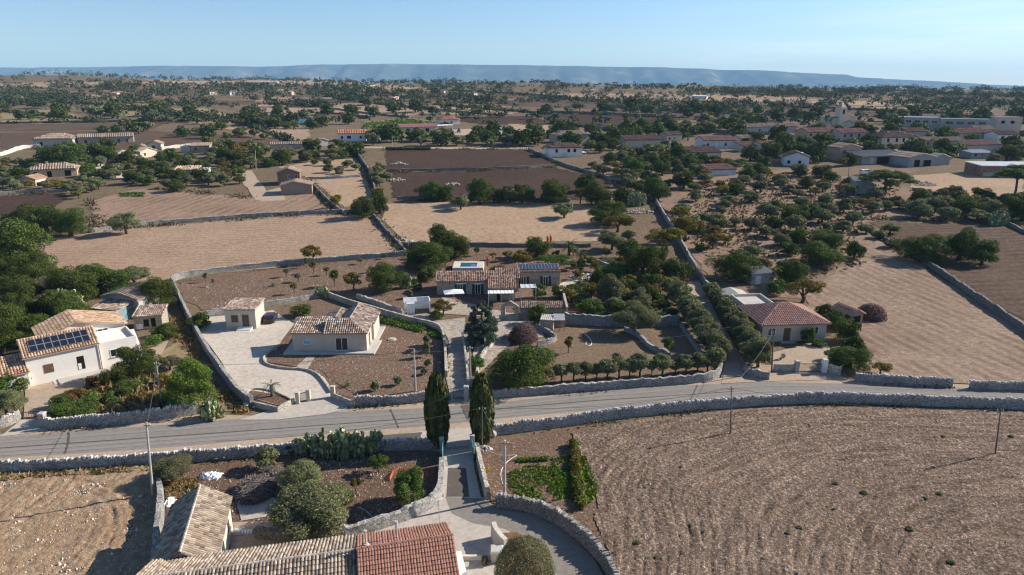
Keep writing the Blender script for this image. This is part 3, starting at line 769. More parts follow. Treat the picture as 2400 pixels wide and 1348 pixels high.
WALLS = []
def wall(pts, h, label, w=0.55, name='drystone_wall', mat='wall_stone', cop='coping', rough=0.10, coped=True, seed=1, smooth=2, group=None, cat='stone wall', lean=0.12, copsize=1.0, world=False, copgap=0.0):
    rng = random.Random(seed * 31 + len(WALLS))
    P = [Vector((p[0], p[1], T(p[0], p[1]))) if world else G(*p) for p in pts]
    if smooth and len(P) > 2: P = smooth_line(P, smooth)
    far = min(p.y for p in P)
    step = 0.55 if far < 125 else 1.2 if far < 220 else 4.0
    S = resample(P, step)
    o0 = S[0].copy(); o0.z = T(o0.x, o0.y)
    vs, fs = [], []
    prof = [(-0.5, -0.15), (-0.5 + lean * 0.3, 0.35), (-0.5 + lean * 0.7, 0.7), (-0.5 + lean, 1.0), (0.5 - lean, 1.0), (0.5 - lean * 0.7, 0.7), (0.5 - lean * 0.3, 0.35), (0.5, -0.15)]
    K = len(prof)
    hs = []
    for i, p in enumerate(S):
        d = S[min(i + 1, len(S) - 1)] - S[max(i - 1, 0)]; d.z = 0; d.normalize()
        n = Vector((-d.y, d.x, 0))
        hh = h * (1 + rng.uniform(-rough, rough) + rough * 1.5 * mnoise.noise(Vector((p.x / 4, p.y / 4, 1.7)))); hs.append((p, d, n, hh))
        z0 = T(p.x, p.y)
        for a, b in prof:
            q = p + n * (a * w + rng.uniform(-1, 1) * rough * 0.5 * w) + d * rng.uniform(-0.1, 0.1) * step
            vs.append((q.x - o0.x, q.y - o0.y, z0 + b * hh + (rng.uniform(-rough, rough) * 0.5 if b > 0 else 0) - o0.z))
    for i in range(len(S) - 1):
        for k in range(K - 1):
            a = i * K + k
            fs.append((a, a + 1, a + K + 1, a + K))
    fs.append(tuple(range(K))); fs.append(tuple((len(S) - 1) * K + k for k in range(K))[::-1])
    mb = MB().add(vs, fs)
    o = mb.build(name, M[mat], loc=o0)
    bm = bmesh.new(); bm.from_mesh(o.data); bmesh.ops.recalc_face_normals(bm, faces=bm.faces[:]); bm.to_mesh(o.data); bm.free()
    tag(o, label, cat, group, 'thing')
    WALLS.append(o)
    if coped and far < 260:
        cb = MB()
        pos = 0.0
        for i in range(len(S) - 1):
            p, d, n, hh = hs[i]
            seg = (S[i + 1] - S[i]); Ls = seg.length
            while pos < Ls:
                t = pos / Ls
                q = p + seg * t
                th = rng.uniform(0.11, 0.25) * copsize * (1 if far < 125 else 1.9)
                if rng.random() > copgap:
                    ch = rng.uniform(0.10, 0.30) * copsize * (1 if rng.random() > 0.12 else 1.35)
                    hq = hh * (1 - t) + hs[i + 1][3] * t
                    cb.box((q.x - o0.x + rng.uniform(-0.05, 0.05), q.y - o0.y + rng.uniform(-0.05, 0.05), T(q.x, q.y) - o0.z + hq + ch / 2 - 0.05),
                           (th * 0.9, w * rng.uniform(0.62, 0.95), ch), math.atan2(d.y, d.x) + rng.uniform(-0.25, 0.25), rng.uniform(0.6, 0.95))
                pos += th
            pos -= Ls
        cb.build('coping', M[cop], o)
    return o

# along the country road
wall([(-500, 1146), (-40, 1112), (0, 1108), (100, 1103), (200, 1097), (330, 1089), (480, 1079), (600, 1069), (700, 1063), (850, 1056), (1000, 1052), (1026, 1052)], 1.15, 'long white drystone road wall running behind the big prickly pear clump', copsize=1.1)
wall([(1158, 1020), (1200, 1014), (1300, 1001), (1400, 987), (1500, 974), (1600, 964), (1700, 955), (1800, 948), (1900, 943), (2000, 944), (2100, 948), (2250, 953), (2400, 958), (2640, 970), (3300, 1002)], 1.2, 'long white drystone wall with upright coping above the big ploughed field', copsize=1.15)
wall([(108, 1006), (180, 1002), (300, 992), (400, 981), (466, 968)], 1.35, 'pale drystone wall under the weedy garden of the solar-roofed white house')
wall([(832, 952), (900, 949), (960, 944), (1006, 939)], 1.2, 'short thick drystone wall beside the cypress, along the soil garden', copsize=0.7)
wall([(1156, 934), (1200, 929), (1300, 922), (1400, 914), (1500, 906), (1600, 899), (1655, 894), (1683, 884), (1690, 868)], 1.2, 'evenly built drystone wall below the row of small olives', coped=False, w=0.6)
wall([(1742, 872), (1770, 884), (1803, 890)], 1.2, 'short curved drystone wall at the foot of the olive avenue', coped=False)
wall([(2004, 893), (2080, 899), (2160, 904), (2229, 907)], 1.15, 'grey drystone wall between the forecourt shrubs and the field gap')
wall([(2272, 911), (2340, 914), (2400, 914), (2560, 920), (3200, 942)], 1.1, 'grey drystone wall beyond the gap in the mown slope')
# driveway walls of the roadside farm
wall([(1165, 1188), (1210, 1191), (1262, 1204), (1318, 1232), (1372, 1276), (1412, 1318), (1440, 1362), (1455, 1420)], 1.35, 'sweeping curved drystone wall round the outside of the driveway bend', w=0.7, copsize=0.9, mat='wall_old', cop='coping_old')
wall([(1118, 1062), (1126, 1100), (1136, 1140), (1143, 1172)], 1.3, 'straight drystone wall along the shaded edge of the farm drive', w=0.6, coped=False, mat='block')
wall([(1036, 1092), (1035, 1140), (1028, 1170), (1005, 1192), (960, 1214), (905, 1233), (850, 1250), (800, 1262)], 1.15, 'pale curving drystone wall between drive and flower garden', w=0.75, coped=False, rough=0.09)
wall([(376, 1140), (379, 1180), (377, 1225), (371, 1270), (366, 1320), (362, 1365)], 1.5, 'sunlit drystone wall dividing disturbed ground from the tiled farmhouse', w=0.6, coped=False)
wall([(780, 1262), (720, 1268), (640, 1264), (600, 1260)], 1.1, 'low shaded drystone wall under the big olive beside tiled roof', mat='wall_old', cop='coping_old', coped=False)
# compound of the L-shaped house
wall([(404, 660), (416, 690), (436, 735), (458, 778), (482, 820), (510, 862), (540, 905), (566, 935), (592, 953)], 1.35, 'long drystone wall casting shade beside the gravel yard', coped=False, w=0.6)
wall([(404, 660), (430, 650), (520, 638), (640, 625), (760, 614), (860, 607), (950, 600)], 1.2, 'pale drystone wall bounding the stubble field above saplings', copsize=0.7)
wall([(472, 742), (530, 732), (600, 722), (680, 710), (748, 698)], 1.0, 'low drystone wall behind the small cube house', coped=False)
wall([(770, 697), (830, 718), (890, 735), (960, 756), (1020, 768), (1038, 782), (1044, 820), (1046, 885)], 1.1, 'smooth pale wall bending from prickly pear down the stone lane', coped=False, rough=0.03, w=0.45, mat='block')
wall([(838, 700), (875, 712), (915, 728), (945, 740)], 0.9, 'rough drystone wall stepping down to the white carport', coped=True, copsize=0.8)
wall([(1084, 790), (1090, 830), (1096, 880), (1097, 908)], 1.1, 'drystone wall under the blue conifer along the lane', coped=False, mat='block', w=0.4)
wall([(1118, 880), (1122, 850), (1140, 822), (1165, 800), (1190, 790)], 0.7, 'low white curved wall edging the villa court', coped=False, mat='block', w=0.45)
wall([(1260, 812), (1300, 804), (1303, 794), (1280, 780), (1258, 772)], 0.8, 'small rounded white drystone enclosure by the brown bush', w=0.4, copsize=0.6)
wall([(1323, 758), (1380, 762), (1450, 766), (1530, 766), (1590, 763)], 1.9, 'tall shaded drystone terrace wall behind the grey olive', coped=False)
wall([(1464, 776), (1490, 786), (1508, 800), (1520, 816), (1540, 826), (1560, 830), (1568, 838)], 0.8, 'snaking low stone wall across the paddock', coped=False, rough=0.04)
wall([(1592, 762), (1610, 785), (1630, 815), (1648, 842)], 0.7, 'low wall between the paddock and the olive avenue', coped=False, rough=0.04)
wall([(1400, 618), (1418, 626), (1440, 628)], 1.0, 'short garden wall hidden behind the clipped hedge', coped=False)
# field walls
wall([(222, 545), (330, 530), (440, 521), (560, 512), (700, 503), (820, 498), (876, 505)], 1.1, 'drystone wall separating two mown fields, with dry weeds', copsize=0.8)
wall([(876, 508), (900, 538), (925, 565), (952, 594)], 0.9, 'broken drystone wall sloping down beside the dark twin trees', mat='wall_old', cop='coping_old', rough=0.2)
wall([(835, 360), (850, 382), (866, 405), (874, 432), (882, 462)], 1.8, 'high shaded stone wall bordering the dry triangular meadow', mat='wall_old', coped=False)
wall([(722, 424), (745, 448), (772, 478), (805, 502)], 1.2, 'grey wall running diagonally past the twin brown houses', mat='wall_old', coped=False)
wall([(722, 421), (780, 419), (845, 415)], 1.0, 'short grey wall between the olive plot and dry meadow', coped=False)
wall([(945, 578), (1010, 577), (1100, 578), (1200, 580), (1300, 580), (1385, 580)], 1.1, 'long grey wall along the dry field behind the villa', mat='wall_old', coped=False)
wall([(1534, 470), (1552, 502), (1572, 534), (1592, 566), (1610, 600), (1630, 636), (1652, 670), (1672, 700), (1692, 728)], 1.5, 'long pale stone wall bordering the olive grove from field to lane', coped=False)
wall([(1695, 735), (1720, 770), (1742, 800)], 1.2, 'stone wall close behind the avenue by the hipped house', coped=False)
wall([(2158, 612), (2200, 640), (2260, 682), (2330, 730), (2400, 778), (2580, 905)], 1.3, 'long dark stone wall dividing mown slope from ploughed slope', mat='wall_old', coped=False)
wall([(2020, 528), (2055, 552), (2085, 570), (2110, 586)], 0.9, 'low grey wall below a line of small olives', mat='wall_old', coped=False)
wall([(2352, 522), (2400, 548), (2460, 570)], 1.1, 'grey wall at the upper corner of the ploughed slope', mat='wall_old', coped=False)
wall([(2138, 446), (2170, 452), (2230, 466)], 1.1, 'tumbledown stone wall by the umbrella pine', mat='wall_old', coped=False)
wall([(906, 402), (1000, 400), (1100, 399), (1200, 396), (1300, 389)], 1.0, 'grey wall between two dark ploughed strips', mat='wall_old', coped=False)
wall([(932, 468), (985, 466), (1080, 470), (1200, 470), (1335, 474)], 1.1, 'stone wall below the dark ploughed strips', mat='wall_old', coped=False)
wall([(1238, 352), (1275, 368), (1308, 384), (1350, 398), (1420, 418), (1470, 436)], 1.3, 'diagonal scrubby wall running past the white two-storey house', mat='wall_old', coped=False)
wall([(0, 456), (60, 452), (160, 449)], 1.0, 'long low wall under the dark ploughed corner', coped=False)
wall([(270, 255), (370, 262), (470, 272), (560, 286), (620, 310), (700, 340)], 1.2, 'long dark field wall crossing the mown plain towards the palm', mat='wall_old', coped=False, group='far field walls')
wall([(490, 345), (540, 342), (600, 340)], 1.6, 'pale wall beside the dark field near the small stone barn', coped=False, group='far field walls')
wall([(380, 352), (420, 346), (468, 342)], 1.6, 'white wall joined to the low stone barn', mat='render_wall', coped=False, name='boundary_wall', cat='wall')
wall([(0, 366), (22, 360), (46, 350), (85, 346), (96, 348)], 1.9, 'pale rendered wall by the broad-roofed farmhouse', mat='render_wall', coped=False, name='boundary_wall', cat='wall')
wall([(2035, 366), (2120, 362), (2170, 356)], 1.2, 'pale wall along the village yard', mat='render_wall', coped=False, name='boundary_wall', cat='wall')
wall([(1530, 296), (1610, 306), (1680, 312), (1800, 316)], 1.8, 'long grey wall behind the orchard at the edge of the hamlet', mat='wall_old', coped=False)
for k, (pts, lab) in enumerate([
    ([(120, 240), (260, 246), (400, 260)], 'thin dark wall across the pale fields beneath the wooded rise'),
    ([(600, 276), (760, 264), (870, 276)], 'thin wall under the pale field beside the broad oak'),
    ([(660, 246), (760, 252), (860, 268), (960, 276)], 'thin wall slanting down the pale central field'),
    ([(880, 243), (1000, 258), (1180, 272)], 'thin wall bounding the upper pale field'),
    ([(1020, 246), (1150, 256), (1290, 268)], 'thin wall beside the small green field'),
    ([(1270, 264), (1420, 266), (1560, 276)], 'hedged wall above the dark ploughed fields'),
    ([(1290, 288), (1420, 304), (1580, 318)], 'hedged wall below the dark ploughed fields'),
    ([(1400, 250), (1560, 262), (1800, 272), (2000, 278)], 'thin hedged wall crossing the brown plain towards the bell tower'),
    ([(1000, 210), (1200, 218), (1330, 228)], 'thin wall far out below the wooded skyline'),
    ([(1800, 248), (2000, 256), (2240, 268)], 'thin wall beyond the bell tower'),
    ([(0, 291), (150, 288), (380, 285)], 'thin wall under the greenish field')]):
    wall(pts, 1.5, lab, coped=False, mat='wall_old', w=0.9, group='far field walls')
# ---------------------------------------------------------------- building materials
M['plaster_tan'] = plaster_mat('tan_plaster', (0.50, 0.43, 0.35), 0.2)
M['plaster_white'] = plaster_mat('white_plaster', (0.74, 0.69, 0.62), 0.12)
M['plaster_grey'] = plaster_mat('grey_plaster', (0.42, 0.40, 0.37), 0.3)
M['plaster_cream'] = plaster_mat('cream_plaster', (0.58, 0.50, 0.38), 0.2)
M['plaster_peach'] = plaster_mat('peach_plaster', (0.60, 0.42, 0.26), 0.2)
M['plaster_pink'] = plaster_mat('pink_plaster', (0.52, 0.34, 0.27), 0.2)
M['plaster_brown'] = plaster_mat('brown_plaster', (0.30, 0.23, 0.18), 0.25)
M['plaster_old'] = plaster_mat('weathered_plaster', (0.62, 0.55, 0.42), 0.4, 0.9)
M['plaster_blue'] = plaster_mat('turquoise_plaster', (0.20, 0.31, 0.34), 0.35)
M['plaster_pale'] = plaster_mat('pale_blue_plaster', (0.55, 0.58, 0.60), 0.2)
M['stonewall'] = stone_mat('house_masonry', [(0.33, 0.28, 0.22), (0.44, 0.38, 0.30), (0.54, 0.475, 0.385)], 2.6, 0.6, 2.0)
M['brick'] = stone_mat('brick_wall', [(0.26, 0.15, 0.10), (0.34, 0.20, 0.14), (0.40, 0.25, 0.18)], 2.5, 0.6, 2.5)
M['tile_old'] = island_mat('old_barrel_tile', [(0.17, 0.125, 0.09), (0.27, 0.20, 0.145), (0.35, 0.265, 0.19), (0.40, 0.315, 0.23), (0.48, 0.40, 0.31)], stain=((0.12, 0.10, 0.085), 0.7, 0.55))
M['tile_villa'] = island_mat('brown_barrel_tile', [(0.12, 0.07, 0.05), (0.27, 0.155, 0.11), (0.36, 0.23, 0.165), (0.48, 0.37, 0.29)], stain=((0.12, 0.09, 0.075), 0.8, 0.5))
M['tile_mixed'] = island_mat('speckled_barrel_tile', [(0.15, 0.095, 0.07), (0.29, 0.19, 0.14), (0.40, 0.31, 0.24), (0.55, 0.49, 0.42)], stain=((0.2, 0.16, 0.13), 0.8, 0.35))
M['tile_orange'] = island_mat('orange_barrel_tile', [(0.28, 0.165, 0.10), (0.42, 0.265, 0.165), (0.50, 0.345, 0.225), (0.56, 0.43, 0.31)], stain=((0.28, 0.18, 0.12), 0.6, 0.4))
M['ridge_pale'] = island_mat('mortared_ridge', [(0.36, 0.30, 0.24), (0.48, 0.41, 0.33), (0.56, 0.49, 0.41)], stain=((0.2, 0.16, 0.13), 0.9, 0.5))
M['tile_red'] = island_mat('red_flat_tile', [(0.25, 0.115, 0.08), (0.31, 0.15, 0.107), (0.36, 0.185, 0.137)], stain=((0.30, 0.17, 0.09), 1.1, 0.55))
M['tile_terracotta'] = island_mat('terracotta_tile', [(0.34, 0.13, 0.07), (0.42, 0.175, 0.10), (0.48, 0.23, 0.14)], stain=((0.42, 0.25, 0.12), 0.9, 0.5))
M['tile_brown'] = island_mat('brown_tile', [(0.12, 0.065, 0.048), (0.17, 0.092, 0.068), (0.21, 0.12, 0.09)], stain=((0.12, 0.09, 0.075), 0.4, 0.5))
M['tile_tan'] = island_mat('tan_tile', [(0.25, 0.18, 0.13), (0.32, 0.235, 0.175), (0.38, 0.29, 0.22)], stain=((0.18, 0.14, 0.11), 0.3, 0.5))
M['tile_pink'] = island_mat('pinkish_terracotta_tile', [(0.31, 0.165, 0.125), (0.38, 0.21, 0.16), (0.44, 0.26, 0.205)], stain=((0.3, 0.2, 0.16), 0.4, 0.35))
M['tile_dull'] = island_mat('dull_red_tile', [(0.21, 0.10, 0.075), (0.27, 0.135, 0.10), (0.32, 0.17, 0.13)], stain=((0.17, 0.12, 0.1), 0.3, 0.5))
M['metal_dark'] = plain_mat('dark_sheet_metal', (0.075, 0.080, 0.088), 0.6)
M['metal_grey'] = plain_mat('grey_sheet_metal', (0.33, 0.34, 0.35), 0.55)
M['metal_teal'] = plain_mat('teal_sheet', (0.03, 0.15, 0.19), 0.6)
M['metal_pink'] = plain_mat('faded_red_sheet', (0.30, 0.13, 0.125), 0.7)
M['white'] = plain_mat('white_paint', (0.78, 0.78, 0.76), 0.6)
M['concrete_flat'] = plaster_mat('flat_concrete', (0.46, 0.42, 0.37), 0.3)
M['concrete_grey'] = plaster_mat('grey_concrete', (0.34, 0.33, 0.32), 0.3)
M['wood'] = plain_mat('brown_wood', (0.14, 0.075, 0.04), 0.7)
M['darkwood'] = plain_mat('dark_wood', (0.045, 0.035, 0.03), 0.7)
M['shutter'] = plain_mat('green_shutter', (0.018, 0.055, 0.045), 0.6)
M['blind'] = plain_mat('cyan_blind', (0.10, 0.42, 0.55), 0.5)
M['glass'] = plain_mat('window_glass', (0.022, 0.028, 0.034), 0.06, spec=0.6)
M['void'] = plain_mat('dark_interior', (0.02, 0.017, 0.015), 0.95, spec=0.1)
M['iron'] = plain_mat('dark_iron', (0.05, 0.045, 0.04), 0.6)
M['steel'] = plain_mat('pale_steel', (0.55, 0.54, 0.52), 0.4, 0.3)
def solar_mat():
    m, nt, b = newmat('solar_cell')
    tcn = nt.nodes.new('ShaderNodeTexCoord')
    n = N(nt, 'ShaderNodeTexNoise', Scale=3.0); nt.links.new(tcn.outputs['Object'], n.inputs['Vector'])
    c = mixcol(nt, n.outputs[0], (0.010, 0.012, 0.018), (0.018, 0.022, 0.034))
    nt.links.new(c, b.inputs['Base Color'])
    b.inputs['Roughness'].default_value = 0.25; b.inputs['Specular IOR Level'].default_value = 0.5
    return m
M['solar'] = solar_mat()

# ---------------------------------------------------------------- building builder
def inpoly(poly, x, y): return inside(poly, x, y)

class House:
    def __init__(s, name, label, A, B, cat='house', group=None, z=None):
        A, B = Vector((A[0], A[1], 0)), Vector((B[0], B[1], 0))
        s.L = (B - A).length
        s.rz = math.atan2(B.y - A.y, B.x - A.x)
        z0 = min(T(A.x, A.y), T(B.x, B.y)) if z is None else z
        s.root = empty(name, (A.x, A.y, z0), s.rz, label, cat, group)
        s.root['kind'] = 'thing'
        s.rng = random.Random(sum(map(ord, label)))
        s.blk = None
        HOUSES.append(s)
    def centre(s):
        c, q = math.cos(s.rz), math.sin(s.rz)
        return Vector((s.root.location.x + s.L / 2 * c, s.root.location.y + s.L / 2 * q, s.root.location.z))
    def block(s, x, y, L, D, h, roof='gable_x', rise=1.4, wall='plaster_tan', tile='tile_old', ov=0.3, res=None, ridge_frac=0.5, z0=-0.4, par=0.35, hipL=None, hipR=None, fascia=True, tilemat2=None):
        r = rise
        poly = []
        a, b = x - ov, x + L + ov
        c, d = y - ov, y + D + ov
        wb = MB()
        k = ov * 0.0
        if roof == 'flat':
            wb.span((x, y, z0), (x + L, y + D, h))
            if par:
                t = 0.18
                wb.span((x - 0.004, y - 0.004, h + .002), (x + L + 0.004, y + t, h + par)); wb.span((x - 0.004, y + D - t, h + .002), (x + L + 0.004, y + D + 0.004, h + par))
                wb.span((x - 0.004, y + t + .003, h + .002), (x + t, y + D - t - .003, h + par - .004)); wb.span((x + L - t, y + t + .003, h + .002), (x + L + 0.004, y + D - t - .003, h + par - .004))
        else:
            wb.span((x, y, z0), (x + L, y + D, h))
            ym, xm = y + D * ridge_frac, x + L * ridge_frac
            if roof == 'gable_x':
                wb.add([(x, y, h), (x, y + D, h), (x, ym, h + r), (x + L, y, h), (x + L, y + D, h), (x + L, ym, h + r)], [(0, 1, 2), (3, 5, 4), (0, 2, 5, 3), (1, 4, 5, 2)])
            elif roof == 'gable_y':
                wb.add([(x, y, h), (x + L, y, h), (xm, y, h + r), (x, y + D, h), (x + L, y + D, h), (xm, y + D, h + r)], [(0, 2, 1), (3, 4, 5), (0, 3, 5, 2), (1, 2, 5, 4)])
            elif roof == 'mono_f':
                wb.add([(x, y, h), (x + L, y, h), (x + L, y + D, h), (x, y + D, h), (x + L, y + D, h + r), (x, y + D, h + r)], [(0, 1, 4, 5), (2, 3, 5, 4), (0, 5, 3), (1, 2, 4)])
            elif roof == 'mono_l':   # high at right
                wb.add([(x, y, h), (x + L, y, h), (x + L, y + D, h), (x, y + D, h), (x + L, y, h + r), (x + L, y + D, h + r)], [(0, 4, 5, 3), (1, 2, 5, 4), (0, 1, 4), (2, 3, 5)])
            elif roof == 'mono_r':
                wb.add([(x, y, h), (x + L, y, h), (x + L, y + D, h), (x, y + D, h), (x, y, h + r), (x, y + D, h + r)], [(0, 4, 5, 3), (1, 2, 5, 4), (0, 1, 4), (2, 3, 5)])
        w = wb.build('wall', M[wall], s.root)
        def zz(dist, run): return h + r * dist / run
        e = 0.05
        if roof == 'gable_x':
            f1, f2 = D * ridge_frac, D * (1 - ridge_frac)
            lo1, lo2 = h - r * ov / f1 + e, h - r * ov / f2 + e
            ym = y + f1
            poly = [[(a, c, lo1), (b, c, lo1), (b, ym, h + r + e), (a, ym, h + r + e)], [(b, d, lo2), (a, d, lo2), (a, ym, h + r + e), (b, ym, h + r + e)]]
            ridges = [((a, ym, h + r + e), (b, ym, h + r + e))]
        elif roof == 'gable_y':
            f1, f2 = L * ridge_frac, L * (1 - ridge_frac)
            lo1, lo2 = h - r * ov / f1 + e, h - r * ov / f2 + e
            xm = x + f1
            poly = [[(a, d, lo1), (a, c, lo1), (xm, c, h + r + e), (xm, d, h + r + e)], [(b, c, lo2), (b, d, lo2), (xm, d, h + r + e), (xm, c, h + r + e)]]
            ridges = [((xm, c, h + r + e), (xm, d, h + r + e))]
        elif roof == 'mono_f':
            lo, hi = h - r * ov / D + e, h + r + r * ov / D + e
            poly = [[(a, c, lo), (b, c, lo), (b, d, hi), (a, d, hi)]]; ridges = []
        elif roof == 'mono_l':
            lo, hi = h - r * ov / L + e, h + r + r * ov / L + e
            poly = [[(a, d, lo), (a, c, lo), (b, c, hi), (b, d, hi)]]; ridges = []
        elif roof == 'mono_r':
            lo, hi = h - r * ov / L + e, h + r + r * ov / L + e
            poly = [[(b, c, lo), (b, d, lo), (a, d, hi), (a, c, hi)]]; ridges = []
        elif roof == 'hip':
            hl = D / 2 if hipL is None else hipL
            hr = D / 2 if hipR is None else hipR
            lo = h - r * ov / (D / 2) + e
            top = h + r + e
            ym = y + D / 2
            p, q = (x + hl, ym, top), (x + L - hr, ym, top)
            poly = [[(a, c, lo), (b, c, lo), q, p], [(b, d, lo), (a, d, lo), p, q], [(b, c, lo), (b, d, lo), q], [(a, d, lo), (a, c, lo), p]]
            ridges = [(p, q), ((a, c, lo), p), ((b, c, lo), q), ((a, d, lo), p), ((b, d, lo), q)]
        else:
            s.blk = (x, y, L, D, h, None)
            rb = MB().span((x + 0.19, y + 0.19, h + 0.004), (x + L - 0.19, y + D - 0.19, h + 0.05))
            s.roof_o = rb.build('roof', M['concrete_flat' if tile == 'tile_old' else tile], s.root)
            return s
        s.blk = (x, y, L, D, h, poly)
        s.roof_o = s.roof_planes(poly, ridges, tile, res, tilemat2)
        return s
    def roof_planes(s, polys, ridges, tile, res=None, tile2=None):
        far = s.root.location.y
        period, tl = res or ((0.27, 0.42) if far < 75 else (0.34, 0.45) if far < 150 else (0.5, 1.1) if far < 260 else (0.9, 2.2))
        sheet = tile.startswith('metal') or tile in ('white', 'concrete_flat')
        slab = MB()
        tb = MB()
        for P in polys:
            P = [Vector(p) for p in P]
            n = (P[1] - P[0]).cross(P[2] - P[0]).normalized()
            if n.z < 0: n = -n; P = P[::-1]
            k = len(P)
            dn = Vector((0, 0, -0.14))
            slab.add(P + [p + dn for p in P], [tuple(range(k)), tuple(range(k, 2 * k))[::-1]] + [(i, k + i, k + (i + 1) % k, (i + 1) % k) for i in range(k)])
            v = Vector((0, 0, 1)) - n * n.z
            if v.length < 1e-4: v = Vector((0, 1, 0))
            v.normalize()
            u = v.cross(n).normalized()
            o = P[0]
            UV = [((p - o).dot(u), (p - o).dot(v)) for p in P]
            u0, u1 = min(q[0] for q in UV), max(q[0] for q in UV)
            v0, v1 = min(q[1] for q in UV), max(q[1] for q in UV)
            nu = max(1, int((u1 - u0) / period)); du = (u1 - u0) / nu
            nv = max(1, int((v1 - v0) / tl)); dv = (v1 - v0) / nv
            if sheet: nv, dv = 1, v1 - v0
            flat = tile == 'tile_red'
            for i in range(nu):
                uc = u0 + (i + 0.5) * du
                wob = s.rng.uniform(-0.02, 0.02)
                for j in range(nv):
                    vc = v0 + (j + 0.5) * dv
                    if not inside(UV, uc, vc) and not sheet: continue
                    rr = du * 0.47
                    lift = s.rng.uniform(0, 0.025)
                    a0 = o + u * (uc + wob + s.rng.uniform(-.012, .012)) + v * (vc - dv * 0.53) + n * (0.045 + lift)
                    a1 = o + u * (uc + wob) + v * (vc + dv * 0.5) + n * (0.012)
                    hgt = rr * (0.42 if flat else 0.85) if not sheet else rr * 0.3
                    prof = [(-1, 0), (-0.62, 0.75), (0, 1), (0.62, 0.75), (1, 0)]
                    vs = [a0 + u * (q * rr) + n * (w * hgt) for q, w in prof] + [a1 + u * (q * rr * 0.86) + n * (w * hgt * 0.86) for q, w in prof]
                    fs = [(q, q + 1, q + 6, q + 5) for q in range(4)] + [(4, 3, 2, 1, 0)]
                    tb.add(vs, fs)
        slabm = {'tile_red': 'tile_red', 'tile_terracotta': 'tile_terracotta'}.get(tile, tile)
        ro = slab.build('roof', M[slabm], s.root)
        tb.build('roof_tiles' if not sheet else 'roof_sheet', M[tile2 or tile], ro)
        if ridges and not sheet and far < 260:
            cb = MB()
            for p, q in ridges:
                p, q = Vector(p), Vector(q)
                L = (q - p).length
                st = 0.42 if far < 150 else 1.2
                nn = max(1, int(L / st))
                for i in range(nn):
                    cb.tube([p.lerp(q, i / nn), p.lerp(q, (i + 1) / nn)], [0.13 if far < 150 else 0.16, 0.11 if far < 150 else 0.14], 6, cap=False)
            cb.build('ridge_cap', M['ridge_pale' if tile in ('tile_old', 'tile_mixed') else tile], ro)
        return ro
    def opening(s, face, u, z, w, h, kind='window', frame='white', shutters=None):
        """face f/b/l/r of the last block; u along the face (front: from its left end)"""
        x, y, L, D, H, _ = s.blk
        t = 0.05
        org, ux, n = {'f': ((x, y), (1, 0), (0, -1)), 'b': ((x + L, y + D), (-1, 0), (0, 1)), 'r': ((x + L, y), (0, 1), (1, 0)), 'l': ((x, y + D), (0, -1), (-1, 0))}[face]
        def bx(mb, u0, u1, z0, z1, d0, d1):
            p = [org[i] + ux[i] * u0 + n[i] * d0 for i in (0, 1)]; q = [org[i] + ux[i] * u1 + n[i] * d1 for i in (0, 1)]
            return mb.span((min(p[0], q[0]), min(p[1], q[1]), z0), (max(p[0], q[0]), max(p[1], q[1]), z1))
        f = 0.08
        if kind in ('window', 'blind'):
            fr = MB()
            bx(fr, u, u + w, z, z + f, 0.002, t); bx(fr, u, u + w, z + h - f, z + h, 0.002, t)
            bx(fr, u, u + f, z + f, z + h - f, 0.002, t); bx(fr, u + w - f, u + w, z + f, z + h - f, 0.002, t)
            if w > 0.9 and kind == 'window': bx(fr, u + w / 2 - f / 2, u + w / 2 + f / 2, z + f, z + h - f, 0.002, t)
            o = fr.build('window', M[frame], s.root)
            pn = bx(MB(), u + f, u + w - f, z + f, z + h - f, 0.001, 0.02)
            pn.build('pane', M['glass' if kind == 'window' else 'blind'], o)
            if z > 0.5:
                bx(MB(), u - 0.08, u + w + 0.08, z - 0.09, z - 0.003, 0.002, 0.14).build('sill', M['concrete_flat'], o)
        elif kind == 'void':
            bx(MB(), u, u + w, z, z + h, 0.001, 0.012).build('opening', M['void'], s.root)
        else:
            o = bx(MB(), u, u + w, z, z + h, 0.002, t)
            d = o.build('door', M[kind], s.root)
            if w < 2.5:
                bx(MB(), u + w * 0.82, u + w * 0.82 + 0.1, z + h * 0.45, z + h * 0.5, t + 0.002, t + 0.05).build('handle', M['steel'], d)
        if shutters:
            for q in (u - w * 0.5 - 0.02, u + w + 0.02):
                bx(MB(), q, q + w * 0.5, z, z + h, 0.003, 0.06).build('shutter', M[shutters], s.root)
        return s
    def chimney(s, x, y, z, h=1.0, w=0.45, mat='plaster_tan', cap=True):
        mb = MB().box((x, y, z + h / 2), (w, w, h))
        if cap: mb.box((x, y, z + h + 0.05), (w * 1.35, w * 1.35, 0.1))
        mb.build('chimney', M[mat], s.roof_o); return s
    def solar(s, plane, u0, v0, nu, nv, pw, ph, gap=0.05, lift=0.2):
        P = [Vector(p) for p in s.blk[5][plane]] if s.blk[5] else plane
        n = (P[1] - P[0]).cross(P[3] - P[0]).normalized()
        if n.z < 0: n = -n
        u = (P[1] - P[0]).normalized(); v = n.cross(u)
        if v.z < 0: v = -v
        for i in range(nu):
            for j in range(nv):
                a = P[0] + u * (u0 + i * (pw + gap)) + v * (v0 + j * (ph + gap)) + n * lift
                q = [a, a + u * pw, a + u * pw + v * ph, a + v * ph]
                mb = MB().add([p + n * k for k in (0, 0.04) for p in q], [(3, 2, 1, 0), (4, 5, 6, 7), (0, 1, 5, 4), (1, 2, 6, 5), (2, 3, 7, 6), (3, 0, 4, 7)])
                o = mb.build('solar_panel', M['solar'], s.roof_o)
                e = 0.035
                fr = MB()
                for k in range(4):
                    A_, B_ = q[k], q[(k + 1) % 4]
                    fr.tube([A_ + n * 0.045, B_ + n * 0.045], e * 0.6, 4)
                if s.root.location.y < 140: fr.build('panel_frame', M['metal_grey'], o)
        return s
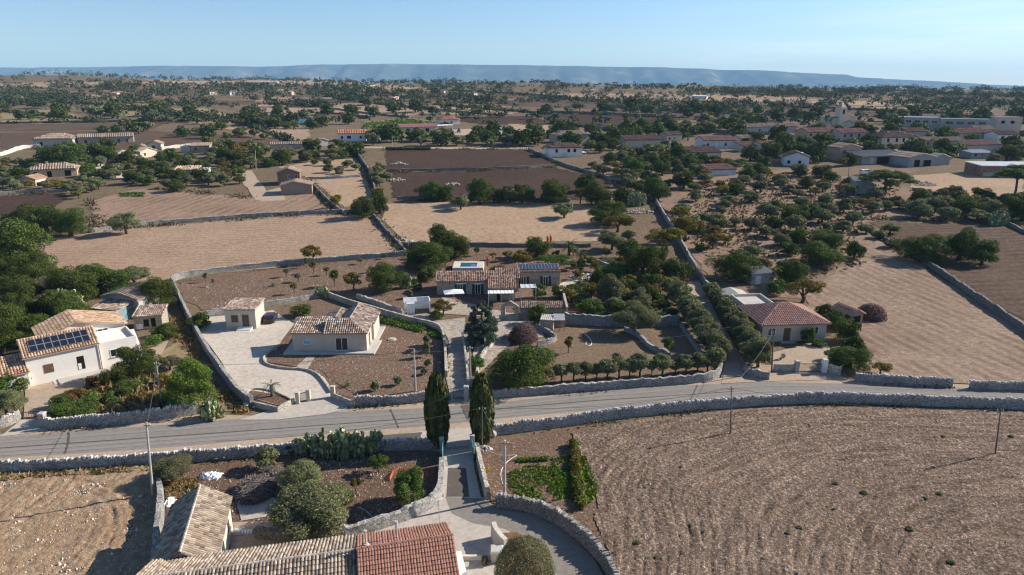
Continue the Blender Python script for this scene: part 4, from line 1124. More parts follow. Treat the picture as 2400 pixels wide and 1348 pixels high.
    def part(s, name, mb, mat, parent=None):
        return mb.build(name, M[mat], parent or s.root)
    def w(s, x, y, z=0):
        c, q = math.cos(s.rz), math.sin(s.rz)
        return Vector((s.root.location.x + x * c - y * q, s.root.location.y + x * q + y * c, s.root.location.z + z))
HOUSES = []
# ---- roadside farm below the road
h = House('farmhouse', 'long narrow farmhouse wing with weathered barrel tiles and cream side wall', (-23.9, 46.3), (-26.3, 55.3))
h.block(0, 0, h.L, 4.6, 3.4, 'gable_x', 1.5, 'plaster_old', 'tile_old', ov=0.25)
h.opening('f', 6.9, 1.2, 0.8, 1.0, 'darkwood').opening('f', 3.4, 0, 1.1, 2.2, 'shutter').opening('f', 1.2, 1.3, 0.6, 0.8, 'void')
h = House('farmhouse', 'low farmhouse under a broad roof of pale worn barrel tiles', (-26.6, 38.0), (-11.0, 41.3))
h.block(0, 0, h.L, 7.4, 4.2, 'gable_x', 1.45, 'plaster_old', 'tile_old', ov=0.25)
h.opening('b', 4, 0, 1.2, 2.2, 'wood').opening('b', 9, 1.2, 0.9, 1.0, 'window')
h = House('farmhouse', 'farmhouse with red flat-tiled roof and two flue pipes beside the driveway', (-10.85, 41.0), (-4.05, 42.6))
h.block(0, 0, h.L, 7.3, 4.5, 'gable_x', 1.5, 'plaster_white', 'tile_red', ov=0.25, res=(0.22, 0.38))
h.opening('b', 3, 0, 1.1, 2.2, 'wood').opening('r', 1.5, 1.2, 1.0, 1.2, 'window')
fl = MB().tube([(2.9, 4.9, 5.3), (2.9, 4.9, 6.9)], 0.09, 10).tube([(2.9, 4.9, 6.9), (2.9, 4.9, 7.15)], [0.15, 0.13], 10)
h.part('flue_pipe', fl, 'steel', h.roof_o)
fl = MB().tube([(0.5, 4.0, 5.7), (0.5, 4.0, 7.2)], 0.07, 10).tube([(0.5, 4.0, 7.2), (0.5, 4.0, 7.32)], [0.13, 0.13], 10).tube([(0.5, 4.0, 5.6), (0.5, 4.0, 6.15)], [0.45, 0.2], 10)
h.part('flue_pipe', fl, 'concrete_flat', h.roof_o)
an = MB().tube([(6.5, 6.6, 5.0), (6.5, 6.6, 7.4)], 0.025, 6)
for k in range(4): an.tube([(6.1, 6.6, 6.6 + k * 0.2), (6.9, 6.6, 6.6 + k * 0.2)], 0.012, 4)
h.part('aerial', an, 'steel', h.roof_o)
h.part('porch_slab', MB().span((6.95, 0.3, -0.3), (8.1, 5.5, 3.0)), 'plaster_white')

# ---- white house with solar roof
h = House('white_house', 'white house with solar panels on its orange tiled roof', (-66.8, 87.0), (-60.2, 92.7))
L0 = h.L
h.block(0, 0, L0, 6.5, 4.4, 'gable_x', 1.6, 'plaster_white', 'tile_orange', ov=0.3)
h.solar(0, 1.1, 0.75, 8, 2, 0.86, 1.2, 0.05, 0.22)
h.opening('f', 1.9, 1.5, 1.15, 1.25, 'wood').opening('f', 5.9, 0.9, 0.9, 2.0, 'void').opening('f', 5.95, 0.95, 0.4, 0.9, 'white')
gut = MB().tube([(L0 + 0.1, -0.1, 0.1), (L0 + 0.1, -0.1, 4.1)], 0.06, 8)
h.part('downpipe', gut, 'wood')
h.block(-11.5, -0.8, 11.4, 5.6, 2.7, 'gable_x', 1.5, 'plaster_white', 'tile_orange', ov=0.3, ridge_frac=0.62)
h.opening('f', 8.2, 0, 2.7, 2.3, 'white')
h.block(L0 + 0.004, 0.6, 5.2, 5.9, 3.5, 'flat', wall='plaster_white', tile='plaster_white', par=0.5)
h.opening('f', 1.5, 1.5, 1.6, 1.2, 'window')
h.block(2.8, 6.9, 11.0, 6.6, 4.4, 'gable_y', 1.7, 'plaster_white', 'tile_orange', ov=0.35, ridge_frac=0.42)
h.opening('f', 7.2, 3.65, 1.5, 0.6, 'window')
st = MB()
for k in range(12): st.span((L0 + 5.25 + 0.004, 6.0 - k * 0.42, -0.3), (L0 + 6.15, 6.0 - (k - 1) * 0.42 - 0.003, 3.3 - k * 0.28))
h.part('outer_stair', st, 'plaster_white')
rl = MB()
for k in range(10): rl.tube([(L0 + 6.1, 5.8 - k * 0.48, 3.3 - k * 0.32), (L0 + 6.1, 5.8 - k * 0.48, 4.2 - k * 0.32)], 0.02, 4)
rl.tube([(L0 + 6.1, 5.8, 4.2), (L0 + 6.1, 5.8 - 9 * 0.48, 4.2 - 9 * 0.32)], 0.025, 5)
h.part('stair_rail', rl, 'iron')
h.part('step_terrace', MB().span((3.2, -2.0, -0.3), (L0 + 1, -0.004, 0.25)).span((2.6, -1.4, -0.3), (3.19, -0.006, 0.12)), 'concrete_flat')

# ---- outbuildings behind it
h = House('outbuilding', 'old outbuilding with reed-covered gable and turquoise wall behind the white house', (-76.0, 115.6), (-69.2, 113.6), 'outbuilding')
h.block(0.6, 3.4, 7.6, 5.2, 3.4, 'gable_y', 0.9, 'plaster_grey', 'tile_tan', ov=0.35, res=(0.5, 1.4))
h.block(1.6, 0, h.L - 1.6, 3.35, 2.3, 'mono_f', 0.7, 'plaster_blue', 'tile_mixed', ov=0.25)
h.opening('f', 3.0, 0, 1.0, 1.9, 'void')
h.part('support_pillar', MB().span((8.4, 3.2, -0.3), (8.75, 3.55, 3.2)), 'plaster_tan')
h = House('stone_shed', 'small shaded stone shed with striped tile roof by the outbuilding', (-64.7, 110.4), (-60.3, 111.2), 'shed')
h.block(0, 0, h.L, 3.4, 2.3, 'mono_f', 0.75, 'stonewall', 'tile_mixed', ov=0.25)
h.opening('f', 1.5, 0.4, 0.85, 1.3, 'void').opening('f', 2.7, 0.3, 0.75, 1.6, 'void').opening('f', 0.3, 0, 1.0, 0.9, 'white')

# ---- small cube house
h = House('cube_house', 'small square plaster house with tiled single-slope roof and outside steps', (-49.1, 110.6), (-43.9, 110.6))
h.block(0, 0, h.L, 4.4, 3.5, 'mono_f', 0.55, 'plaster_tan', 'tile_mixed', ov=0.22)
h.opening('f', 1.05, 1.25, 1.15, 1.25, 'window', 'wood').opening('f', 2.9, 0.55, 1.15, 2.05, 'window', 'wood')
st = MB()
for k in range(4): st.span((2.2, -0.004 - (4 - k) * 0.42, -0.2), (4.6, -(3 - k) * 0.42 - 0.006, 0.14 + k * 0.13))
h.part('front_step', st, 'plaster_white')
h.part('wall_lamp', MB().box((2.55, -0.1, 2.75), (0.16, 0.18, 0.22)), 'white')

# ---- L-shaped plaster house on its terrace
h = House('plaster_house', 'new L-shaped plaster house with speckled tile roofs on a concrete terrace', (-34.2, 99.5), (-22.7, 99.9))
L0 = h.L
wl = 5.1
h.part('terrace', MB().prism([(-1.3, -1.0), (6.0, -1.0), (L0 + 1.3, -1.3), (L0 + 1.6, 4.5), (L0 + 1.0, 4.6), (L0 + 1.2, 11.5), (-1.3, 7.5)], -0.3, 0.32), 'concrete_flat')
h.block(0, 0.25, wl, 4.6, 3.2, 'mono_f', 0.95, 'plaster_tan', 'tile_mixed', ov=0.2)
h.opening('f', 1.6, 1.35, 1.2, 0.75, 'blind')
wb = MB().span((wl + 0.004, 0, -0.3), (L0, 4.8, 3.3)).span((wl + 1.4, 4.804, -0.3), (L0 + 0.35, 10.6, 3.3))
xr, top, e = L0 - 2.9, 4.75, 0.05
wb.add([(wl + 0.004, 0, 3.3), (wl + 0.004, 4.8, 3.3), (wl + 0.004, 2.6, top - .02)], [(0, 1, 2)])
wb.add([(wl + 1.4, 10.6, 3.3), (L0 + 0.35, 10.6, 3.3), (xr, 10.6, top - .02)], [(0, 1, 2)])
h.part('wall', wb, 'plaster_tan')
o_ = 0.22
lo = 3.3 - 0.09
h.blk = (wl, 0, L0 - wl, 4.8, 3.3, None)
h.roof_o = h.roof_planes([[(wl - o_, -o_, lo), (L0 + o_, -o_, lo), (xr, 2.6, top), (wl - o_, 2.6, top)],
    [(L0 + o_, -o_, lo), (L0 + o_, 4.7, lo), (xr, 4.7, top), (xr, 2.6, top)],
    [(L0 + 0.6, 4.7, lo - 0.06), (L0 + 0.6, 10.8, lo - 0.06), (xr, 10.8, top), (xr, 4.7, top)],
    [(wl + 1.2, 10.8, lo), (wl + 1.2, 2.6, lo), (xr, 2.6, top), (xr, 10.8, top)],
    [(wl + 1.2, 5.0, lo), (wl - o_, 5.0, lo), (wl - o_, 2.6, top), (wl + 1.2, 2.6, top)]],
    [((wl - o_, 2.6, top), (xr, 2.6, top)), ((xr, 2.6, top), (L0 + o_, -o_, lo)), ((xr, 2.6, top), (xr, 10.8, top))], 'tile_mixed')
h.opening('f', 1.55, 0.4, 1.95, 2.1, 'window').opening('r', 2.0, 0.4, 0.9, 2.0, 'wood')
h.block(3.4, 6.4, 4.2, 4.6, 2.9, 'gable_y', 0.8, 'plaster_tan', 'tile_mixed', ov=0.2)
h.part('inspection_cover', MB().tube([(L0 + 3.2, 5.2, -0.2), (L0 + 3.2, 5.2, 0.25)], [0.75, 0.7], 14).tube([(L0 + 3.2, 5.2, 0.25), (L0 + 3.2, 5.2, 0.38)], [0.4, 0.4], 12), 'concrete_flat')

# ---- stone villa with the pool
h = House('stone_villa', 'stone villa with brown barrel-tiled wings, green shutters and rooftop solar row', (-15.0, 130.6), (-3.2, 131.0))
L0 = h.L
h.block(0, 0, L0, 6.0, 2.85, 'gable_x', 1.15, 'stonewall', 'tile_villa', ov=0.3)
h.opening('f', 4.1, 0.05, 1.1, 2.1, 'window', shutters='shutter').opening('f', 7.6, 0.05, 1.1, 2.1, 'window', shutters='shutter')
h.part('blind_box', MB().span((3.9, -0.3, 2.3), (6.0, -0.01, 2.45)).span((7.4, -0.3, 2.3), (9.2, -0.01, 2.45)), 'white')
h.block(L0 + 0.02, 1.3, 4.6, 6.2, 3.0, 'gable_x', 1.2, 'stonewall', 'tile_villa', ov=0.2)
h.block(10.4, -4.6, 5.0, 4.55, 2.7, 'mono_f', 0.9, 'stonewall', 'tile_villa', ov=0.25)
h.opening('f', 1.5, 0, 1.0, 2.1, 'void')
can = MB()
for k in range(14): can.span((10.2 + k * 0.35, -7.2, 2.28 + 0.04 * (k % 2)), (10.55 + k * 0.35, -4.95, 2.34 + 0.04 * (k % 2)))
c = h.part('veranda_roof', can, 'white')
pst = MB()
for q in (10.3, 12.7, 15.0): pst.span((q - .05, -7.1, -0.3), (q + .05, -7.0, 2.27))
h.part('veranda_post', pst, 'white', c)
h.block(L0 + 4.64, 5.4, 8.7, 5.0, 3.1, 'mono_f', 0.35, 'stonewall', 'tile_villa', ov=0.15)
h.opening('f', 0.6, 0.05, 1.1, 2.1, 'window', shutters='shutter').opening('f', 5.2, 0.05, 1.1, 2.1, 'window', shutters='shutter')
h.solar(0, 0.5, 1.2, 12, 1, 0.62, 3.0, 0.06, 0.25)
h.part('parapet', MB().span((L0 + 4.5, 5.25, 3.1), (L0 + 4.62, 10.4, 3.9)), 'stonewall')
VILLA = h
# pergola in front of the villa
def pergola(name, label, p, rz, wx, wy, hh, chk=True):
    r = empty(name, p, rz, label, 'pergola')
    for a in (0, wx):
        for b in (0, wy):
            MB().span((a - .06, b - .06, 0), (a + .06, b + .06, hh)).build('post', M['white'], r)
    rf = MB()
    n = 8
    for i in range(n):
        rf.span((-0.1, -0.1 + i * (wy + .2) / n, hh + .003), (wx + 0.1, -0.1 + (i + (0.5 if i % 2 else 0.62)) * (wy + .2) / n, hh + 0.08))
    for i in range(4): rf.span((i * wx / 3 - .04, 0, hh + .084), (i * wx / 3 + .04, wy, hh + 0.16))
    rf.build('slat_roof', M['white'], r)
p = G(1221, 704); pergola('pergola', 'white garden pergola with open slatted roof beside the villa door', p, 0.02, 2.9, 2.4, 2.5)
# parasol
p = G(1064, 712); r = empty('parasol', p, 0.2, 'white square parasol open over the villa terrace', 'parasol')
MB().tube([(0, 0, 0), (0, 0, 2.75)], 0.045, 8).build('pole', M['steel'], r)
cn = MB(); q = [(-1.9, -1.3, 2.35), (1.9, -1.3, 2.35), (1.9, 1.3, 2.35), (-1.9, 1.3, 2.35), (0, 0, 2.95)]
cn.add(q + [(a, b, c_ - 0.03) for a, b, c_ in q], [(0, 1, 4), (1, 2, 4), (2, 3, 4), (3, 0, 4), (6, 5, 9), (7, 6, 9), (8, 7, 9), (5, 8, 9), (0, 5, 6, 1), (1, 6, 7, 2), (2, 7, 8, 3), (3, 8, 5, 0)])
cn.build('canopy', M['white'], r)
p = G(1064, 712)
r = empty('garden_table', p + Vector((0.9, -0.4, 0)), 0, 'small wooden table under the white parasol', 'table')
MB().tube([(0, 0, .70), (0, 0, .75)], 0.6, 14).build('table_top', M['wood'], r)
for a in (0, 2.1, 4.2): MB().tube([(math.cos(a) * .4, math.sin(a) * .4, 0), (math.cos(a) * .35, math.sin(a) * .35, .7)], .03, 6).build('leg', M['wood'], r)
# pool
M['pool_water'] = plain_mat('pool_water', (0.02, 0.13, 0.23), 0.05, spec=0.6)
p = G(1098, 634, 0)
r = empty('swimming_pool', (p.x, p.y, T(p.x, p.y)), 0, 'rectangular blue swimming pool with pale paving behind the villa', 'pool')
pc = MB(); pc.span((-3.4, -2.2, -0.2), (3.4, -1.3, 1.2)); pc.span((-3.4, 2.4, -0.2), (3.4, 3.6, 1.2)); pc.span((-3.4, -1.297, -0.2), (-1.9, 2.397, 1.2)); pc.span((1.9, -1.297, -0.2), (3.4, 2.397, 1.2))
pc.build('pool_surround', M['render_wall'], r)
MB().span((-1.897, -1.294, 0.2), (1.897, 2.394, 1.05)).build('water', M['pool_water'], r)
# beach flags
M['flag_orange'] = plain_mat('orange_cloth', (0.70, 0.16, 0.02), 0.8)
M['flag_red'] = plain_mat('red_cloth', (0.65, 0.035, 0.02), 0.8)
def feather_flag(p, H, mat, label):
    r = empty('feather_flag', p, 0.2, label, 'flag')
    MB().tube([(0, 0, 0), (0.02, 0, H)], 0.025, 6).build('pole', M['steel'], r)
    f = MB(); n = 8
    a = [(0.04, 0, H * 0.28 + H * 0.72 * i / n) for i in range(n + 1)]
    b = [(0.04 + 0.5 * math.sin(math.pi * (0.12 + 0.85 * i / n)) ** 0.7, 0.06 * math.sin(i), H * 0.25 + H * 0.72 * i / n) for i in range(n + 1)]
    f.add(a + b + [(x, y + .012, z) for x, y, z in a + b], [(i, n + 1 + i, n + 2 + i, i + 1) for i in range(n)] + [(i + 1 + 2 * n + 2, n + 2 + i + 2 * n + 2, n + 1 + i + 2 * n + 2, i + 2 * n + 2) for i in range(n)])
    f.build('banner', M[mat], r)
feather_flag(G(1140, 634), 3.6, 'flag_orange', 'orange feather flag standing by the pool')
feather_flag(G(1281, 575), 2.6, 'flag_red', 'shorter red feather flag behind the villa garden trees')
feather_flag(G(1288, 576), 3.0, 'flag_red', 'taller red feather flag leaning behind the villa garden trees')
# carport
A, B = G(948, 738), G(1010, 734)
h = House('white_shelter', 'white open-topped shelter with flat slatted front by the lane', A, B, 'shelter')
h.part('back_wall', MB().span((0, 3.0, -0.2), (h.L, 3.15, 2.3)), 'white'); h.part('side_wall', MB().span((-0.004, 0, -0.2), (0.14, 2.99, 2.3)).span((h.L - .14, 0, -0.2), (h.L + .004, 2.99, 2.3)), 'white')
h.part('box_unit', MB().span((0.5, 0.2, -0.1), (1.9, 1.4, 2.0)), 'white')
rf = MB()
for k in range(6): rf.span((0.1, 0.1 + k * .48, 2.303), (2.4, 0.28 + k * .48, 2.38))
h.part('slat_roof', rf, 'white')
# arched gateway and stone store
A, B = G(1174, 748), G(1216, 750)
r = empty('stone_gateway', A, math.atan2(B.y - A.y, B.x - A.x), 'stone gateway with shallow gabled top below the villa', 'gateway')
gw = (B - A).length
MB().span((0, 0, -0.2), (0.8, 0.5, 2.5)).build('pier', M['stonewall'], r); MB().span((gw - .8, 0, -0.2), (gw, 0.5, 2.5)).build('pier', M['stonewall'], r)
lt = MB().add([(0, .002, 2.5), (gw, .002, 2.5), (gw / 2, .002, 3.5), (0, .498, 2.5), (gw, .498, 2.5), (gw / 2, .498, 3.5)], [(0, 1, 2), (3, 5, 4), (0, 2, 5, 3), (1, 4, 5, 2), (0, 3, 4, 1)])
lt.build('lintel', M['stonewall'], r)
A, B = G(1220, 748), G(1325, 748)
h = House('walled_terrace', 'raised terrace of pale stone with tiled coping below the pergola', A, B, 'terrace')
h.block(0, 0, h.L, 3.2, 2.0, 'mono_f', 0.25, 'stonewall', 'tile_villa', ov=0.05)
h.part('end_wall', MB().span((h.L + .004, -1.0, -0.3), (h.L + .4, 7.5, 2.6)), 'stonewall')
A, B = G(1266, 774), G(1296, 776)
h = House('stone_store', 'squat stone store with flat lid-like roof beside a wire pen', A, B, 'store')
h.block(0, 0, h.L, 2.2, 1.9, 'mono_f', 0.2, 'stonewall', 'concrete_flat', ov=0.1)
A, B = G(1298, 776), G(1324, 776)
h = House('wire_pen', 'lean-to pen with grey sheet roof next to the stone store', A, B, 'pen')
h.part('sheet_roof', MB().add([(0, 0, 1.9), (h.L, 0, 1.9), (h.L, 2, 2.4), (0, 2, 2.4), (0, 0, 1.95), (h.L, 0, 1.95), (h.L, 2, 2.45), (0, 2, 2.45)], [(3, 2, 1, 0), (4, 5, 6, 7), (0, 1, 5, 4), (1, 2, 6, 5), (2, 3, 7, 6), (3, 0, 4, 7)]), 'metal_grey')
for q in (0.05, h.L / 2, h.L - .05): h.part('post', MB().tube([(q, 0.05, -0.2), (q, 0.05, 1.9)], .05, 6), 'wood')
h.part('back_wall', MB().span((0, 1.8, -.2), (h.L, 2, 2.35)), 'stonewall')

# ---- hipped house across the avenue
h = House('hipped_house', 'pale single-storey house with hipped terracotta roof beside the olive avenue', (40.7, 104.4), (51.4, 105.2))
L0 = h.L
h.block(0, 0, L0, 9.2, 3.2, 'hip', 1.9, 'plaster_cream', 'tile_pink', ov=0.55)
h.opening('f', 0.9, 1.1, 1.3, 1.3, 'window').opening('f', 3.6, 0.1, 1.15, 2.2, 'wood').opening('f', 8.2, 1.1, 1.2, 1.3, 'window').opening('r', 4, 1.1, 1.2, 1.3, 'window')
h.block(0.6, 9.25, 5.6, 6.2, 3.0, 'flat', wall='plaster_cream', tile='concrete_flat', par=0.5)
h.block(0.2, 15.5, 4.4, 5.0, 2.6, 'gable_y', 0.6, 'plaster_grey', 'concrete_flat', ov=0.2)
h.part('porch_step', MB().span((3.0, -0.9, -0.2), (5.4, -0.01, 0.12)), 'concrete_flat')
A, B = G(1990, 770), G(2019, 766)
h = House('garden_shed', 'narrow garden shed with red tiled gable beside the brushwood heap', A, B, 'shed')
h.block(0, 0, h.L, 4.2, 2.5, 'gable_y', 0.7, 'plaster_brown', 'tile_pink', ov=0.3)
h.opening('f', 0.5, 0.2, h.L - 1.0, 1.9, 'void')
A, B = G(1760, 668), G(1812, 664)
h = House('ruined_hut', 'tumbledown grey hut with leaning doors among the carob trees', A, B, 'hut')
h.block(0, 0, h.L, 4, 2.2, 'mono_f', 0.5, 'plaster_grey', 'concrete_grey', ov=0.15)
h.opening('f', 1.0, 0, 1.2, 1.8, 'white')
A, B = G(1835, 706), G(1870, 702)
# ---------------------------------------------------------------- hamlet and far farms
def far_house(name, label, pl, pr, D, h, roof, rise, wallm, tile, wins=(), rot=0.0, cat='house', group=None, **kw):
    A, B = G(*pl), G(*pr)
    if rot:
        v = B - A; c, s_ = math.cos(rot), math.sin(rot)
        B = A + Vector((v.x * c - v.y * s_, v.x * s_ + v.y * c, 0))
    H_ = House(name, label, A, B, cat, group)
    H_.block(0, 0, H_.L, D, h, roof, rise, wallm, tile, z0=-2.0, **kw)
    for w in wins: H_.opening(*w)
    return H_
h = far_house('farmhouse', 'broad grey farmhouse with large tan hipped roof', (80, 344), (172, 342), 12, 4.2, 'hip', 2.2, 'plaster_grey', 'tile_tan', [('f', 3, 0.2, 1.4, 2.2, 'void'), ('f', 10, 1.2, 1.2, 1.3, 'window'), ('f', 15, 1.2, 1.2, 1.3, 'window')], ov=0.6)
h = far_house('stone_farmhouse', 'long low stone farmhouse with solar panels along one end of its roof', (184, 340), (314, 334), 7, 3.9, 'gable_x', 1.6, 'stonewall', 'tile_tan', [('f', 3, 1, 1.2, 1.4, 'void'), ('f', 14, 0.2, 1.1, 2.4, 'void'), ('f', 19, 0.2, 1.2, 2.4, 'wood'), ('f', 23, 0.2, 1.1, 2.4, 'wood')])
h.solar(0, h.L * 0.55, 1.2, 8, 1, 1.25, 2.2, 0.08, 0.2)
far_house('stone_barn', 'small stone barn with pale gable next to the white boundary wall', (347, 352), (378, 351), 8, 3.0, 'gable_y', 1.4, 'plaster_tan', 'tile_tan', [('f', 2, 0, 1.4, 2.2, 'void')])
far_house('stone_barn', 'tiny low barn at the corner of the small stone barn', (320, 356), (342, 355), 6, 2.4, 'gable_y', 1.0, 'plaster_tan', 'tile_tan')
far_house('cottage', 'tan-roofed cottage half hidden among olives beside the gravel yard', (330, 371), (374, 366), 8, 3.0, 'gable_y', 1.6, 'plaster_cream', 'tile_tan', [('f', 2, 1, 1, 1.2, 'void')], rot=0.2)
far_house('cottage', 'low shaded cottage with slate-grey roof below the tan-roofed one', (286, 380), (315, 379), 6, 2.3, 'gable_y', 0.9, 'plaster_grey', 'concrete_grey')
h = far_house('stone_barn', 'two-part old stone barn with dull brown roof in the brown field', (447, 358), (492, 357), 6, 3.2, 'mono_f', 1.0, 'stonewall', 'tile_tan', [('f', 2, 1.2, 1, 1.2, 'void')])
h.block(-4.5, 0, 4.4, 5, 3.0, 'flat', wall='plaster_grey', tile='concrete_grey')
h = far_house('villa', 'peach bungalow with tan hipped roof and arched porch', (70, 418), (182, 411), 9, 3.3, 'hip', 1.7, 'plaster_peach', 'tile_tan', [('f', 6, 0.1, 1.6, 2.3, 'void'), ('f', 12, 0.1, 2.2, 2.4, 'void'), ('f', 1.5, 1, 1.2, 1.3, 'void'), ('r', 3, 0.2, 2, 2.3, 'void')], ov=0.6)
h.chimney(6, 4, 4.6, 1.2, 0.5, 'plaster_peach')
far_house('garage', 'small peach garage with gabled tile roof in front of the bungalow', (48, 436), (88, 434), 7, 2.5, 'gable_y', 1.1, 'plaster_peach', 'tile_orange', [('r', 1.5, 0, 4.0, 2.1, 'white')], rot=-0.25, ov=0.5, cat='garage')
h = far_house('orange_roof_house', 'grey house with flat orange roof standing among dark shrubs', (410, 419), (466, 417), 7, 3.2, 'mono_f', 0.8, 'plaster_grey', 'tile_orange', [('f', 1, 1.4, 2, 0.8, 'white'), ('f', 6, 1.2, 1.0, 1.2, 'void')])
h.block(h.L + .02, 0, 3.6, 6, 2.9, 'mono_f', 0.5, 'plaster_pale', 'metal_grey')
h.chimney(h.L * 0.6, 4.5, 3.4, 1.0, 1.0, 'plaster_cream')
h = far_house('brick_house', 'two-storey brick house with tiled gable above the brown garage', (652, 434), (704, 432), 8, 4.6, 'gable_y', 1.5, 'brick', 'tile_tan', [('f', 3.6, 2.4, 1.0, 1.3, 'window'), ('f', 6.2, 2.4, 1.0, 1.3, 'window')], ov=0.4)
h = far_house('brown_garage', 'wide windowless brown garage with shallow tan roof', (660, 458), (732, 455), 8, 3.3, 'gable_y', 1.3, 'plaster_brown', 'tile_tan', ov=0.35, ridge_frac=0.45, cat='garage')
h = far_house('white_house', 'white house with red gabled roof beside the stubble and big shade tree', (793, 332), (858, 330), 9, 4.4, 'gable_x', 1.8, 'plaster_white', 'tile_terracotta', [('f', 5, 1.6, 2.2, 1.6, 'void'), ('f', 12, 1.6, 1.2, 1.4, 'void'), ('f', 1.6, 1.6, 1.2, 1.4, 'void')], rot=-0.15)
far_house('cottage', 'small grey cottage behind magenta blossom near the tall palm', (742, 344), (770, 342), 6, 3.0, 'gable_y', 1.2, 'plaster_grey', 'tile_tan')
far_house('shed', 'long low shed with tan tiles under the stubble field', (634, 350), (716, 347), 6, 2.2, 'mono_f', 0.8, 'plaster_tan', 'tile_tan', cat='shed')
h = far_house('barn', 'long barn with faded red sheet roof by the machine yard', (938, 312), (1026, 309), 9, 3.6, 'gable_x', 1.7, 'plaster_tan', 'metal_pink', [('f', 4, 0, 2.4, 2.6, 'void'), ('f', 10, 0, 2.4, 2.6, 'void'), ('f', 17, 0, 2.4, 2.6, 'void')], cat='barn')
far_house('white_house', 'white house with red hipped roof behind the machine yard', (1032, 293), (1078, 291), 9, 3.6, 'hip', 2.2, 'plaster_white', 'tile_terracotta', [('f', 3, 1, 1.4, 1.4, 'void'), ('f', 8, 1, 1.4, 1.4, 'void')])
h = far_house('teal_shed', 'low teal tarpaulin-roofed shed among bushes in the stubble', (702, 293), (746, 292), 7, 1.6, 'gable_x', 2.2, 'plaster_grey', 'metal_teal', cat='shed')
def canopy(name, label, pl, pr, D, H_, mat):
    A, B = G(*pl), G(*pr); L_ = (B - A).length
    r = empty(name, A, math.atan2(B.y - A.y, B.x - A.x), label, 'canopy')
    MB().span((-0.2, -0.2, H_ + .003), (L_ + .2, D + .2, H_ + 0.25)).build('roof', M[mat], r)
    for a in (0.1, L_ / 2, L_ - 0.1):
        for b in (0.1, D - 0.1): MB().tube([(a, b, -1), (a, b, H_)], 0.09, 6).build('post', M['steel'], r)
canopy('white_canopy', 'white flat canopy on posts in the machine yard', (1028, 308), (1062, 306), 7, 3.6, 'white')
h = far_house('white_house', 'two-storey white house with dark hipped roof beside the ploughed strips', (1287, 369), (1365, 367), 10, 4.6, 'hip', 1.6, 'plaster_white', 'tile_brown', [('f', 3, 2.2, 1.3, 1.6, 'void'), ('f', 9, 2.2, 1.4, 1.6, 'void'), ('f', 12, 2.2, 1.4, 1.6, 'void'), ('f', 6, 0, 3, 2.2, 'plaster_pale')], ov=0.6)
h.part('balcony', MB().span((h.L + .004, 1, 1.8), (h.L + 2.2, 8, 2.0)).span((h.L + 2.0, 1, -1.5), (h.L + 2.2, 1.3, 1.8)), 'plaster_white')
far_house('tan_house', 'tan hipped house mostly hidden by trees behind the white two-storey house', (1306, 336), (1384, 332), 10, 4.4, 'hip', 2.0, 'plaster_cream', 'tile_tan', [('f', 3, 1.5, 1.3, 1.5, 'void'), ('f', 12, 1.5, 1.3, 1.5, 'void')])
far_house('house', 'dark-roofed house beneath the conifer beside the far lane', (1192, 340), (1220, 339), 9, 3.6, 'gable_x', 1.8, 'plaster_tan', 'tile_brown', [('f', 1.6, 1, 1.4, 1.4, 'window')])
far_house('barn', 'long brown-roofed barn rising above the olive trees', (1466, 348), (1552, 346), 9, 4.2, 'mono_f', 1.8, 'plaster_tan', 'tile_brown', cat='barn')
h = far_house('pale_house', 'pale blue-grey house with reddish roof at the hamlet edge', (1648, 350), (1722, 348), 10, 4.4, 'gable_x', 1.9, 'plaster_pale', 'tile_dull', [('f', 2, 1.6, 1.2, 1.4, 'void'), ('f', 7, 1.4, 1.2, 1.6, 'white'), ('f', 12, 1.6, 1.2, 1.4, 'void')])
far_house('brown_house', 'low brown-roofed house between olives and the pale blue house', (1604, 374), (1690, 371), 9, 3.0, 'mono_f', 2.0, 'plaster_cream', 'tile_brown')
far_house('red_roof_house', 'small house with red roof and white veranda in the olive grove', (1660, 414), (1724, 411), 7, 2.6, 'mono_f', 1.3, 'plaster_pale', 'tile_dull')
h = far_house('long_farmhouse', 'long grey farmhouse with round openings behind the orchard', (1746, 318), (1866, 312), 9, 5.0, 'gable_x', 1.6, 'plaster_grey', 'tile_tan', [('f', 10, 2.4, 1.2, 1.2, 'void'), ('f', 18, 1.6, 1.4, 2.2, 'void'), ('f', 24, 2.2, 1.2, 1.4, 'void'), ('f', 30, 2.2, 1.2, 1.4, 'void')])
h = far_house('gabled_house', 'pale green house with dark gabled roof and bright skylight', (1836, 388), (1884, 386), 10, 4.0, 'gable_y', 2.0, 'plaster_pale', 'tile_brown', [('f', 1.5, 1, 1.2, 1.4, 'void'), ('f', 6, 1, 1.2, 1.4, 'void')], rot=-0.5)
h.part('skylight', MB().box((h.L * 0.72, 5, 5.35), (1.6, 2.4, 0.5)), 'white', h.roof_o)
BW = [('f', 2, 1, 1.2, 1.5, 'void'), ('f', 6, 1, 1.2, 1.5, 'void'), ('f', 2, 4.2, 1.2, 1.5, 'void'), ('f', 6, 4.2, 1.2, 1.5, 'void'), ('f', 11, 4.2, 1.2, 1.5, 'void')]
far_house('tan_house', 'tan two-storey house with red roof, nearer the long grey farmhouse', (1888, 338), (1962, 336), 11, 6.4, 'gable_x', 2.0, 'plaster_peach', 'tile_dull', BW)
far_house('tan_house', 'tan two-storey house with red roof beside the cream hipped house', (1968, 340), (2030, 338), 11, 6.4, 'gable_x', 2.0, 'plaster_tan', 'tile_dull', BW)
far_house('pink_house', 'pink two-storey house with tan gable behind the dark round tree', (1966, 378), (2016, 376), 9, 6.0, 'gable_y', 1.6, 'plaster_pink', 'tile_tan', [('f', 2, 3.6, 1.2, 1.4, 'void'), ('f', 6, 3.6, 1.2, 1.4, 'void')])
